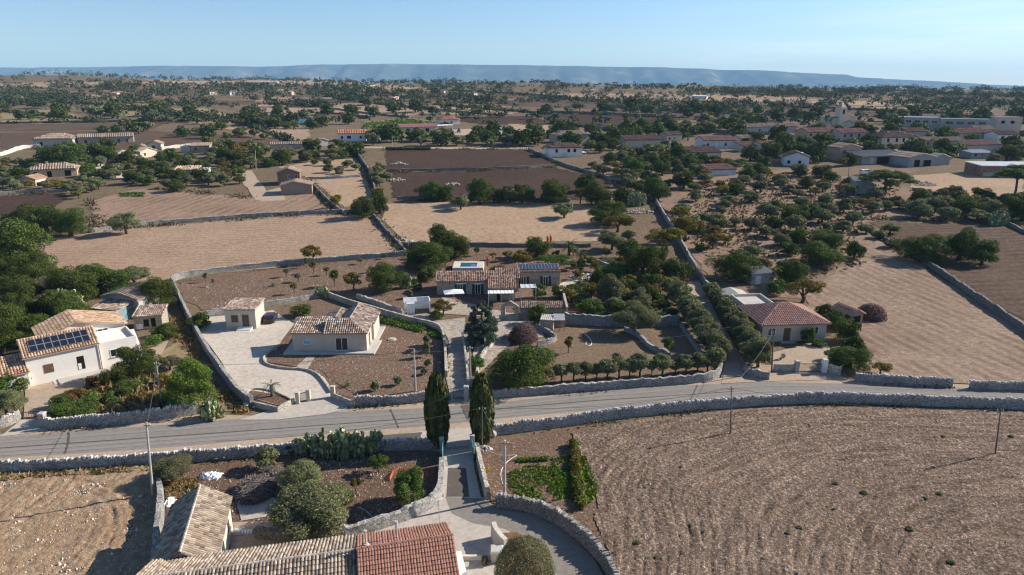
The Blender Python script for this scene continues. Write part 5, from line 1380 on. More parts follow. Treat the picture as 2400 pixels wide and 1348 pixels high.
far_house('red_roof_house', 'low red-roofed house beside the pale green gabled house', (1786, 358), (1852, 354), 9, 3.6, 'gable_x', 1.6, 'plaster_tan', 'tile_dull')
h = far_house('cream_house', 'cream two-storey house with brown hipped roof above the village yard', (2064, 350), (2150, 348), 13, 6.2, 'hip', 2.6, 'plaster_cream', 'tile_brown', [('f', 3, 3.6, 1.3, 2.0, 'void'), ('f', 8, 3.6, 1.3, 2.0, 'void'), ('f', 12, 3.6, 1.3, 2.0, 'void'), ('f', 17, 3.6, 1.3, 2.0, 'void'), ('f', 11, 0, 3, 2.8, 'metal_grey')], ov=0.6)
h.chimney(6, 4, 6.6, 2.2, 0.7); h.chimney(13, 4, 6.6, 2.2, 0.7)
h = far_house('open_barn', 'open-fronted barn with wide dark sheet roof and stored machinery', (2018, 386), (2120, 382), 11, 3.6, 'mono_f', 1.4, 'concrete_grey', 'metal_dark', [('f', 8, 0.1, 14, 3.0, 'void'), ('f', 4.5, 0.2, 2, 2.8, 'plaster_cream')], ov=0.8, cat='barn')
h = far_house('warehouse', 'grey warehouse with twin shallow gables beside the open barn', (2128, 392), (2192, 389), 13, 4.0, 'gable_y', 1.6, 'concrete_grey', 'tile_tan', [('f', 3, 0, 3, 3, 'void'), ('f', 8, 0, 4, 2.8, 'void')], cat='warehouse')
h.block(h.L + .05, 1, 8.5, 12, 3.6, 'gable_y', 1.5, 'concrete_grey', 'concrete_grey')
far_house('tan_house', 'tan bungalow with wide tan hipped roof beyond the village yard', (2212, 348), (2262, 346), 10, 3.6, 'gable_x', 1.8, 'plaster_tan', 'tile_tan')
far_house('red_roof_house', 'red hipped house standing behind the tan bungalow', (2232, 330), (2330, 328), 12, 4.2, 'hip', 2.4, 'plaster_tan', 'tile_dull')
far_house('red_roof_house', 'long low house with red tiled roof at the village edge', (2268, 356), (2344, 353), 9, 3.2, 'mono_f', 1.8, 'plaster_grey', 'tile_dull')
h = far_house('porch_house', 'dark-roofed house with white arched porch at the end of the village', (2338, 334), (2386, 332), 9, 4.2, 'gable_x', 1.8, 'plaster_white', 'tile_brown', [('f', 2, 1, 2.4, 2.4, 'void'), ('f', 7, 1, 2.4, 2.4, 'void')])
h = far_house('school_building', 'long grey concrete building of several blocks behind the village', (2104, 302), (2200, 306), 14, 8.0, 'flat', 0, 'concrete_grey', 'white', [('f', 4 + 5 * k, 4.6, 3.2, 1.8, 'window') for k in range(5)], cat='building')
h.block(h.L + .03, -2, 30, 14, 7.4, 'flat', wall='concrete_grey', tile='concrete_grey', z0=-3)
for k in range(4): h.opening('f', 3 + 6 * k, 4.2, 4.0, 1.8, 'window', 'metal_grey')
h.block(h.L + 30.1, -1, 14, 14, 9.0, 'flat', wall='plaster_tan', tile='concrete_grey', z0=-3)
for k in range(2): h.opening('f', 3 + 5 * k, 5.2, 2.0, 1.8, 'void')
h = far_house('long_shed', 'long brick shed with thin white roof edge behind the leaning pine', (2296, 414), (2440, 416), 12, 4.4, 'mono_f', 0.5, 'brick', 'white', [('f', 1, 0.2, 22, 1.6, 'concrete_grey')], cat='shed')
# church
A, B = G(1962, 300), G(1986, 299)
h = House('church', 'small pale church with square bell tower above the orchard', A, B, 'church')
h.block(0, 2, h.L + 9, 14, 6.5, 'gable_y', 3.0, 'plaster_cream', 'tile_tan', z0=-2)
h.block(1.5, 0, 5.2, 5.0, 13.0, 'flat', wall='plaster_cream', tile='concrete_flat', z0=-2)
h.opening('f', 1.7, 9, 1.8, 3, 'void').opening('r', 1.6, 9, 1.8, 3, 'void')
sp = MB().add([(1.7, .2, 13.3), (6.5, .2, 13.3), (6.5, 4.8, 13.3), (1.7, 4.8, 13.3), (4.1, 2.5, 17.5)], [(3, 2, 1, 0), (0, 1, 4), (1, 2, 4), (2, 3, 4), (3, 0, 4)])
h.part('spire', sp, 'tile_orange')
h = far_house('ruined_barn', 'roofless grey stone ruin beneath the umbrella pine', (2008, 456), (2048, 458), 16, 3.2, 'mono_f', 1.0, 'stonewall', 'concrete_grey', [('f', 3.4, 0, 1.4, 2.2, 'void')], cat='ruin')
# tiny distant farms
FARM = [((0, 236), (16, 235), 'white'), ((18, 237), (50, 236), 'tan'), ((492, 222), (512, 221), 'tan'), ((540, 224), (556, 223), 'white'), ((692, 240), (720, 239), 'tan'), ((745, 241), (778, 240), 'grey'),
        ((607, 197), (650, 197), 'white'), ((856, 204), (880, 204), 'cream'), ((932, 231), (966, 230), 'white'), ((1385, 217), (1400, 216), 'white'), ((1460, 219), (1475, 218), 'orange'),
        ((1620, 231), (1655, 232), 'white'), ((1742, 217), (1760, 216), 'tan'), ((1855, 220), (1870, 219), 'cream'), ((2300, 272), (2324, 272), 'white'), ((310, 184), (322, 184), 'cream'), ((434, 182), (444, 181), 'pink'), ((2100, 222), (2130, 222), 'tan')]
for (a, b_, c_) in FARM:
    wm = {'white': 'plaster_white', 'tan': 'plaster_tan', 'grey': 'plaster_grey', 'cream': 'plaster_cream', 'orange': 'plaster_peach', 'pink': 'plaster_pink'}[c_]
    tl = {'white': 'white', 'tan': 'tile_tan', 'grey': 'tile_tan', 'cream': 'tile_tan', 'orange': 'tile_orange', 'pink': 'tile_dull'}[c_]
    where = ('under the western ridge trees' if a[1] < 200 and a[0] < 700 else 'in the wooded plain below the hills' if a[1] < 226 else 'among the distant fields')
    FARM_N = sum(ord(ch) for ch in c_) + a[0]
    hh = far_house('distant_farmhouse', '%s-walled %s distant farmhouse %s, %s roof' % (c_, 'long low' if b_[0] - a[0] > 25 else 'small', where, 'bright flat' if tl == 'white' else 'gabled'), a, b_, 9, 3.4, 'gable_x' if tl != 'white' else 'mono_f', 1.6 if tl != 'white' else 0.3, wm, tl, [('f', 2, 0.6, 1.6, 1.6, 'void')], group='distant farmhouses on the plain')
for lab, pl, pr, D, hh, rf, rs, wm, tl in [
    ('little tan-roofed house between the pale blue-grey house and the orchard', (1732, 340), (1764, 339), 8, 3.4, 'gable_x', 1.6, 'plaster_cream', 'tile_tan'),
    ('low dull-red roofed house beside the dark round tree', (1742, 357), (1780, 355), 8, 3.0, 'mono_f', 1.4, 'plaster_tan', 'tile_dull'),
    ('small white gable squeezed between tan two-storey house and cream hipped house', (2036, 344), (2060, 343), 8, 4.2, 'gable_y', 1.6, 'plaster_white', 'tile_dull'),
    ('grey house with brown roof just behind the cream hipped house', (2120, 330), (2170, 329), 9, 5.0, 'gable_x', 2.0, 'plaster_grey', 'tile_brown'),
    ('low tan barn between cream hipped house and tan bungalow', (2166, 344), (2204, 343), 8, 3.2, 'gable_x', 1.6, 'plaster_tan', 'tile_tan'),
    ('tan house with red roof behind the two tan two-storey houses', (1905, 320), (1952, 319), 9, 4.6, 'gable_x', 1.8, 'plaster_tan', 'tile_dull'),
    ('pink-walled low house behind the red hipped house', (2286, 320), (2330, 319), 9, 4.2, 'gable_x', 1.8, 'plaster_pink', 'tile_tan'),
    ('white house with tan roof at the frame edge beyond the porch house', (2386, 350), (2440, 351), 9, 4.2, 'gable_x', 1.8, 'plaster_white', 'tile_tan'),
    ('small farm building with brown roof in the orchard beyond the long barn', (1562, 332), (1598, 330), 8, 3.6, 'gable_x', 1.6, 'plaster_cream', 'tile_brown'),
    ('tan cottage among the conifers between white two-storey house and long barn', (1416, 334), (1452, 332), 8, 3.6, 'gable_x', 1.8, 'plaster_tan', 'tile_tan'),
    ('small pale house beside the church', (1998, 304), (2030, 303), 8, 4.0, 'gable_x', 1.6, 'plaster_cream', 'tile_dull'),
    ('low shed with grey roof below the long red-roofed house', (2276, 372), (2330, 371), 8, 2.6, 'mono_f', 0.8, 'plaster_grey', 'metal_grey')]:
    far_house('house', lab, pl, pr, D, hh, rf, rs, wm, tl, [('f', 1.5, 1.0, 1.1, 1.3, 'void'), ('f', 5, 1.0, 1.1, 1.3, 'window')])
fr_ = random.Random(9)
for i in range(26):
    x = fr_.uniform(0, 2400); y = (188 if x < 900 else 205 if x < 1500 else 218) + fr_.uniform(6, 42)
    far_house('distant_farmhouse', 'tiny pale farmhouse speck far out among the woods of the plain', (x, y), (x + fr_.uniform(7, 16), y), 8, 3.2, fr_.choice(['gable_x', 'mono_f', 'hip']), 1.4, fr_.choice(['plaster_white', 'plaster_cream', 'plaster_tan', 'plaster_pink']), fr_.choice(['tile_tan', 'tile_dull', 'tile_orange']), group='specks of farmhouses far out on the plain')
# ---------------------------------------------------------------- foliage prototypes
M['bark'] = plain_mat('grey_bark', (0.10, 0.078, 0.06), 0.95, spec=0.1)
M['leaf_carob'] = island_mat('carob_leaf', [(0.030, 0.048, 0.011), (0.052, 0.078, 0.016), (0.085, 0.115, 0.023), (0.125, 0.148, 0.036)], 0.65, transl=0.18, objvar=0.34)
M['leaf_olive'] = island_mat('olive_leaf', [(0.095, 0.105, 0.044), (0.138, 0.146, 0.066), (0.19, 0.192, 0.094), (0.27, 0.265, 0.15)], 0.7, transl=0.2, objvar=0.4)
M['leaf_green'] = island_mat('bright_leaf', [(0.037, 0.067, 0.014), (0.067, 0.115, 0.021), (0.104, 0.167, 0.032), (0.146, 0.207, 0.052)], 0.6, transl=0.25, objvar=0.35)
M['leaf_yellow'] = island_mat('autumn_leaf', [(0.085, 0.078, 0.016), (0.13, 0.115, 0.022), (0.19, 0.155, 0.03), (0.24, 0.175, 0.04)], 0.7, transl=0.25, objvar=0.4)
M['leaf_rust'] = island_mat('rusty_leaf', [(0.12, 0.075, 0.025), (0.18, 0.11, 0.03), (0.24, 0.14, 0.035), (0.20, 0.16, 0.05)], 0.7, transl=0.2, objvar=0.35)
M['leaf_woods'] = island_mat('far_wood_leaf', [(0.032, 0.044, 0.020), (0.05, 0.065, 0.027), (0.072, 0.09, 0.036)], 0.8, transl=0.1)
M['leaf_groves'] = island_mat('far_grove_leaf', [(0.065, 0.073, 0.042), (0.095, 0.104, 0.06), (0.13, 0.137, 0.082)], 0.8, transl=0.1)
M['leaf_pine'] = island_mat('pine_needle', [(0.033, 0.061, 0.013), (0.058, 0.097, 0.018), (0.093, 0.143, 0.024), (0.122, 0.176, 0.033)], 0.6, transl=0.2, objvar=0.15)
M['leaf_aleppo'] = island_mat('light_pine_needle', [(0.06, 0.10, 0.016), (0.10, 0.155, 0.022), (0.14, 0.205, 0.035), (0.17, 0.235, 0.05)], 0.6, transl=0.25)
M['leaf_cedar'] = island_mat('cedar_needle', [(0.035, 0.055, 0.042), (0.055, 0.08, 0.06), (0.085, 0.115, 0.085), (0.12, 0.15, 0.115)], 0.6, transl=0.12)
M['leaf_cypress'] = island_mat('cypress_scale', [(0.030, 0.042, 0.014), (0.052, 0.068, 0.021), (0.076, 0.088, 0.029), (0.124, 0.124, 0.046)], 0.7, transl=0.1)
M['leaf_palm'] = island_mat('palm_frond', [(0.05, 0.08, 0.022), (0.085, 0.12, 0.035), (0.12, 0.155, 0.05)], 0.5, transl=0.2)
M['cactus'] = island_mat('prickly_pear_pad', [(0.10, 0.145, 0.06), (0.18, 0.22, 0.10), (0.32, 0.34, 0.17), (0.52, 0.50, 0.29)], 0.5)
M['dead_twig'] = island_mat('dead_twig', [(0.11, 0.085, 0.07), (0.18, 0.145, 0.12), (0.28, 0.235, 0.20)], 0.9)
M['dry_grass_blade'] = island_mat('dry_grass_blade', [(0.20, 0.13, 0.065), (0.28, 0.19, 0.09), (0.36, 0.26, 0.13), (0.16, 0.15, 0.06)], 0.9, transl=0.25)
M['dry_leaf'] = island_mat('withered_leaf', [(0.075, 0.045, 0.038), (0.12, 0.072, 0.06), (0.18, 0.115, 0.092)], 0.9)
M['scrub_leaf'] = island_mat('scrub_leaf', [(0.055, 0.055, 0.03), (0.09, 0.08, 0.045), (0.14, 0.11, 0.065), (0.19, 0.14, 0.085)], 0.9, transl=0.15)
M['petal_red'] = island_mat('orange_red_petal', [(0.55, 0.07, 0.02), (0.7, 0.14, 0.04), (0.6, 0.05, 0.05)], 0.7)
M['petal_magenta'] = island_mat('magenta_petal', [(0.42, 0.03, 0.28), (0.55, 0.08, 0.38), (0.35, 0.02, 0.22)], 0.7)
M['petal_pink'] = island_mat('oleander_petal', [(0.30, 0.05, 0.07), (0.38, 0.09, 0.11), (0.22, 0.03, 0.05)], 0.7)

def leaves_mesh(name, pos, nor, size, aspect, rng, mat, jit=0.7, bend=0.0):
    """One quad per leaf spray, turned roughly along nor."""
    n = len(pos)
    d = nor + rng.normal(0, jit, (n, 3))
    d /= np.linalg.norm(d, axis=1, keepdims=True) + 1e-9
    r = rng.normal(0, 1, (n, 3))
    t = np.cross(d, r); t /= np.linalg.norm(t, axis=1, keepdims=True) + 1e-9
    b = np.cross(d, t)
    s = size * rng.uniform(0.6, 1.3, (n, 1))
    t = t * s * 0.5; b = b * s * 0.5 * aspect
    k = d * s * 0.18
    v = np.stack([pos - b, pos + t * 0.75 + k, pos + b, pos - t * 0.75 + k * 0.5], 1).reshape(-1, 3)
    me = bpy.data.meshes.new(name)
    me.vertices.add(n * 4); me.vertices.foreach_set('co', v.astype(np.float32).ravel())
    me.loops.add(n * 4); me.loops.foreach_set('vertex_index', np.arange(n * 4, dtype=np.int32))
    me.polygons.add(n); me.polygons.foreach_set('loop_start', np.arange(0, n * 4, 4, dtype=np.int32)); me.polygons.foreach_set('loop_total', np.full(n, 4, np.int32))
    me.materials.append(mat)
    me.update(calc_edges=True)
    return me

def sphere_dirs(rng, n):
    d = rng.normal(0, 1, (n, 3))
    return d / (np.linalg.norm(d, axis=1, keepdims=True) + 1e-9)

def lump_cloud(rng, lumps, n, shell=(0.72, 1.05), low=-0.45):
    """points and outward normals over a set of lumps (x, y, z, r)"""
    lumps = np.array(lumps)
    w = lumps[:, 3] ** 2
    k = rng.choice(len(lumps), n * 2, p=w / w.sum())
    d = sphere_dirs(rng, n * 2)
    keep = d[:, 2] > low
    k, d = k[keep][:n], d[keep][:n]
    r = lumps[k, 3] * rng.uniform(shell[0], shell[1], len(k))
    return lumps[k, :3] + d * r[:, None] * np.array([1, 1, 0.85]), d

def crown_lumps(rng, n, rx, rz, zc, rmin, rmax, core=True, flat=0.0, depth=(0.55, 0.85)):
    L_ = []
    for d in sphere_dirs(rng, n):
        if d[2] < -0.72: d[2] *= -0.6
        q = rng.uniform(*depth)
        L_.append((d[0] * rx * q * rng.uniform(0.85, 1.15), d[1] * rx * q * rng.uniform(0.85, 1.15), zc + d[2] * rz * q - flat * (d[0] ** 2 + d[1] ** 2), rng.uniform(rmin, rmax)))
    if core: L_.append((0, 0, zc, min(rx, rz) * 0.62))
    return L_

# unit crowns: about 1 wide, standing on z = 0, 1 high
def proto_crown(kind, seed, n, size):
    rng = np.random.default_rng(seed * 97 + 5)
    if kind in ('carob', 'green', 'yellow', 'rust'):
        nl = {'carob': 24, 'green': 20, 'yellow': 18, 'rust': 15}[kind]
        lump = crown_lumps(rng, nl, 0.47, 0.46, 0.48, 0.11, 0.20, core=kind == 'carob', depth=(0.55, 0.86))
        if kind in ('carob', 'green'):
            for i in range(9):
                a = i * 0.7 + rng.uniform(-.2, .2); q = rng.uniform(.22, .36)
                lump.append((math.cos(a) * q, math.sin(a) * q, rng.uniform(.14, .28), rng.uniform(.12, .17)))
        p, d = lump_cloud(rng, lump, n, low=-0.8)
        p[:, 2] = np.clip(p[:, 2], 0.01, 2)
        return leaves_mesh(kind + '_crown', p, d, size, 1.3, rng, M['leaf_' + kind], 0.55)
    if kind == 'olive':
        lump = crown_lumps(rng, 26, 0.46, 0.46, 0.48, 0.11, 0.19, core=True, depth=(0.5, 0.85))
        p, d = lump_cloud(rng, lump, n, (0.6, 1.2), -0.8)
        p[:, 2] = np.clip(p[:, 2], 0.0, 2)
        d = d * np.array([1, 1, 0.5]) + np.array([0, 0, 0.5])
        return leaves_mesh('olive_crown', p, d, size * 1.2, 2.2, rng, M['leaf_olive'], 0.9)
    if kind == 'aleppo':
        lump = crown_lumps(rng, 34, 0.46, 0.46, 0.5, 0.09, 0.17, core=True, depth=(0.5, 0.85))
        for i in range(10):
            a = i * 0.63; q = rng.uniform(.2, .36)
            lump.append((math.cos(a) * q, math.sin(a) * q, rng.uniform(.12, .26), rng.uniform(.11, .15)))
        p, d = lump_cloud(rng, lump, n, low=-0.8)
        return leaves_mesh('pine_crown', p, d, size * 0.8, 2.0, rng, M['leaf_aleppo'], 0.7)
    if kind == 'dome':
        lump = crown_lumps(rng, 34, 0.47, 0.46, 0.46, 0.09, 0.15, core=True, depth=(0.62, 0.84))
        for i in range(12):
            a = i * 0.52; q = rng.uniform(.26, .38)
            lump.append((math.cos(a) * q, math.sin(a) * q, rng.uniform(.12, .24), rng.uniform(.10, .14)))
        p, d = lump_cloud(rng, lump, n, low=-0.8)
        p[:, 2] = np.clip(p[:, 2], 0.01, 2)
        return leaves_mesh('pine_crown', p, d, size * 0.9, 1.5, rng, M['leaf_pine'], 0.55)
    if kind == 'umbrella':
        lump = []
        for i in range(34):
            a, r = rng.uniform(0, 6.28), math.sqrt(rng.uniform(0, 1)) * 0.42
            lump.append((math.cos(a) * r, math.sin(a) * r, 0.62 - r * r * 1.7 + rng.uniform(-0.08, 0.08), rng.uniform(0.07, 0.13)))
        p, d = lump_cloud(rng, lump, n, (0.6, 1.1), -0.35)
        p[:, 2] = np.clip((p[:, 2] - 0.15) / 0.6, -0.1, 1.1)
        return leaves_mesh('pine_crown', p, d, size * 0.8, 1.8, rng, M['leaf_pine'], 0.6)
    if kind == 'ball':
        p = sphere_dirs(rng, n); p = p[p[:, 2] > -0.75]
        d = p.copy()
        lob = 1 + 0.05 * np.sin(p[:, :1] * 7 + seed) * np.cos(p[:, 1:2] * 6) + rng.normal(0, 0.012, (len(p), 1))
        return leaves_mesh('shrub_crown', np.array([0, 0, 0.48]) + p * lob * np.array([0.49, 0.49, 0.5]) * rng.uniform(0.9, 1.0, (len(p), 1)), d, size, 1.7, rng, M['leaf_olive' if seed % 2 else 'leaf_green'], 0.55)
    if kind == 'cypress':
        z = rng.uniform(0, 1, n) ** 0.85
        R_ = 0.5 * np.sin(np.pi * np.clip(z * 0.85 + 0.10, 0, 1)) ** 0.5
        a = rng.uniform(0, 6.28, n)
        lob = 1 + 0.10 * np.sin(a * 5 + z * 9) * np.sin(z * 23 + a * 2) + rng.normal(0, 0.03, n)
        q = R_ * lob * rng.uniform(0.82, 1.0, n)
        p = np.stack([np.cos(a) * q, np.sin(a) * q, z], 1)
        d = np.stack([np.cos(a), np.sin(a), np.full(n, 0.35)], 1)
        p[:, 2] = p[:, 2] * .97 + .01
        return leaves_mesh('cypress_crown', p, d, size, 1.3, rng, M['leaf_cypress'], 0.5)
    if kind == 'cedar':
        lump = []
        for i in range(60):
            z = rng.uniform(0, 1) ** 1.1
            r = 0.46 * (1 - z) ** 0.5 * rng.uniform(0.45, 1.0)
            a = rng.uniform(0, 6.28)
            lump.append((math.cos(a) * r, math.sin(a) * r, 0.04 + z * 0.9, 0.045 + 0.07 * (1 - z)))
        p, d = lump_cloud(rng, lump, n, (0.6, 1.15), -0.5)
        return leaves_mesh('cedar_crown', p, d, size * 0.85, 2.0, rng, M['leaf_cedar'], 0.6)
    if kind == 'twigs':
        p = sphere_dirs(rng, n); p[:, 2] = np.abs(p[:, 2])
        d = p + np.array([0, 0, 0.3])
        return leaves_mesh('twig_mass', p * np.array([.46, .46, .85]) * rng.uniform(0.55, 1.05, (len(p), 1)), d * np.array([1, 1, .3]), size, 9.0, rng, M['dead_twig'], 0.8)
    if kind == 'dry':
        p = sphere_dirs(rng, n); p[:, 2] = np.abs(p[:, 2])
        return leaves_mesh('dry_crown', p * np.array([.48, .48, .9]) * rng.uniform(0.7, 1.0, (len(p), 1)), p, size, 1.5, rng, M['dry_leaf'], 0.6)

def proto_trunk(kind, seed):
    """unit trunk: 1 high, meant for a crown 1 wide"""
    rng = random.Random(seed)
    mb = MB()
    if kind == 'umbrella':
        mb.tube([(0, 0, 0), (0.02, 0.01, 0.35), (0.0, 0.02, 0.66)], [0.032, 0.026, 0.022], 8)
        for k in range(6):
            a = k * 1.05 + rng.uniform(-.3, .3)
            mb.tube([(0, 0.02, 0.60), (math.cos(a) * .13, math.sin(a) * .13, 0.74), (math.cos(a) * .30, math.sin(a) * .30, 0.84)], [0.02, 0.013, 0.006], 6)
    elif kind in ('cypress', 'cedar'):
        mb.tube([(0, 0, 0), (0, 0, 0.8)], [0.05, 0.015], 8)
    else:
        w = 0.05 if kind == 'carob' else 0.042
        mb.tube([(0, 0, -0.02), (rng.uniform(-.02, .02), rng.uniform(-.02, .02), 0.18), (rng.uniform(-.03, .03), rng.uniform(-.03, .03), 0.32)], [w * 1.25, w, w * 0.85], 8)
        for k in range(5):
            a = k * 1.26 + rng.uniform(-.4, .4); r = rng.uniform(.2, .32)
            mb.tube([(0, 0, 0.26), (math.cos(a) * r * .5, math.sin(a) * r * .5, 0.46), (math.cos(a) * r, math.sin(a) * r, rng.uniform(.62, .82))], [w * .62, w * .4, w * .12], 6)
    me = mb.mesh(kind + '_trunk', M['bark'])
    me.polygons.foreach_set('use_smooth', [True] * len(me.polygons))
    return me

PROTO = {}
NVAR = {'carob': 4, 'olive': 5, 'green': 3, 'yellow': 3, 'rust': 2, 'aleppo': 1, 'dome': 2, 'umbrella': 2, 'ball': 2, 'cypress': 2, 'cedar': 1, 'twigs': 1, 'dry': 1}
LOD = {'close': {'olive': (42000, .0135), 'ball': (26000, .016), 'carob': (24000, .021), 'aleppo': (24000, .023), 'green': (12000, .03), 'cedar': (20000, .026)},
       'near': {'carob': (11000, .032), 'olive': (15000, .023), 'green': (6000, .042), 'yellow': (4500, .042), 'rust': (3500, .045), 'aleppo': (11000, .034), 'dome': (9000, .034), 'umbrella': (9000, .03), 'ball': (9000, .028), 'cypress': (14000, .045), 'cedar': (10000, .036), 'twigs': (3800, .035), 'dry': (9000, .032)},
       'mid': {'carob': (4200, .052), 'olive': (4200, .044), 'green': (2200, .065), 'yellow': (1600, .068), 'rust': (1300, .07), 'aleppo': (4000, .05), 'dome': (4500, .045), 'umbrella': (3600, .045), 'ball': (2200, .055), 'cypress': (2000, .2), 'cedar': (3000, .06), 'twigs': (1800, .05), 'dry': (1200, .08)},
       'far': {'carob': (700, .12), 'olive': (600, .12), 'green': (500, .13), 'yellow': (420, .13), 'rust': (350, .13), 'aleppo': (700, .12), 'dome': (1200, .09), 'umbrella': (800, .1), 'ball': (500, .12), 'cypress': (500, .3), 'cedar': (600, .12), 'twigs': (200, .2), 'dry': (300, .15)}}
def get_proto(kind, lod, var):
    key = (kind, lod, var)
    if key not in PROTO:
        n, s_ = LOD[lod][kind]
        cr = proto_crown(kind, var + 1, n, s_)
        tr = proto_trunk(kind, var + 1)
        PROTO[key] = (cr, tr)
    return PROTO[key]

FRAC = {'carob': 0.03, 'olive': 0.08, 'green': 0.06, 'yellow': 0.18, 'rust': 0.12, 'aleppo': 0.07, 'dome': 0.05, 'umbrella': 0.55, 'ball': 0.0, 'cypress': 0.02, 'cedar': 0.03, 'twigs': 0.0, 'dry': 0.0}
LOOK = {'carob': ('carob_tree', 'dark green carob tree', 'tree'), 'olive': ('olive_tree', 'grey-green olive tree', 'tree'), 'green': ('leafy_shrub', 'bright green leafy shrub', 'shrub'), 'yellow': ('almond_tree', 'yellow-green autumn tree', 'tree'),
        'rust': ('autumn_tree', 'sparse rusty-leaved tree', 'tree'), 'aleppo': ('pine_tree', 'light green pine', 'tree'), 'dome': ('pine_tree', 'dense domed pine', 'tree'), 'umbrella': ('umbrella_pine', 'flat-topped umbrella pine', 'tree'), 'ball': ('round_bush', 'clipped round bush', 'bush'),
        'cypress': ('cypress_tree', 'dark columnar cypress', 'tree'), 'cedar': ('cedar_tree', 'blue-green conifer', 'tree'), 'twigs': ('brushwood_pile', 'heap of dead brushwood', 'brushwood'), 'dry': ('dry_bush', 'dried brown bush', 'bush')}
PLANTS = []
TREE_RNG = random.Random(5)

def base_from_px(px, pyb, wpx, hpx):
    """Ground point, width and height for a plant whose outline in the photograph spans wpx x hpx and ends at pyb."""
    p = G(px, pyb)
    for _ in range(3):
        m = mpp(p)
        dep = math.atan2(CAM_H - p.z, p.y)
        w = wpx * m * 1.04
        hv = hpx * m
        h2 = hv * hv - (w * math.sin(dep)) ** 2
        h = math.sqrt(max(h2, (0.88 * hv) ** 2)) / math.cos(dep)
        gy = pyb - hpx / 2 + (h / 2 * math.cos(dep)) / m
        p = G(px, min(gy, pyb))
    return p, w, h

def plant(kind, px, pyb, wpx, hpx, label=None, group=None, name=None, frac=None, at=None, wh=None, look=None):
    if at is None: p, w, h = base_from_px(px, pyb, wpx, hpx)
    else:
        p, (w, h) = Vector((at[0], at[1], T(at[0], at[1]))), wh
    rng = TREE_RNG
    size_px = w / mpp(p)
    lod = 'close' if size_px > 84 and kind in LOD['close'] else 'near' if size_px > 62 else 'mid' if size_px > 26 else 'far'
    if lod == 'mid' and p.y > 330: lod = 'far'
    var = rng.randrange(NVAR[kind])
    cr, tr = get_proto(kind, lod, var)
    f = FRAC[kind] if frac is None else frac
    if frac is None and kind in ('carob', 'olive'): f *= rng.uniform(0.5, 1.3)
    nm, lk, cat = LOOK[kind]
    r = empty(name or nm, p, rng.uniform(0, 6.28), label, cat, group)
    r['kind'] = 'thing'
    c = link_mesh('crown', cr, r)
    k = rng.uniform(0.92, 1.08)
    c.scale = (w * k, w / k, h * (1 - f) * (1.0 if kind != 'umbrella' else 1.0))
    c.location = (0, 0, h * f)
    if kind not in ('ball', 'twigs', 'dry', 'green') or f > 0.1:
        t = link_mesh('trunk', tr, r)
        t.scale = (w, w, h)
    PLANTS.append((r, look or lk, p, (px, pyb) if at is None else proj(p)[:2], w, kind))
    return r
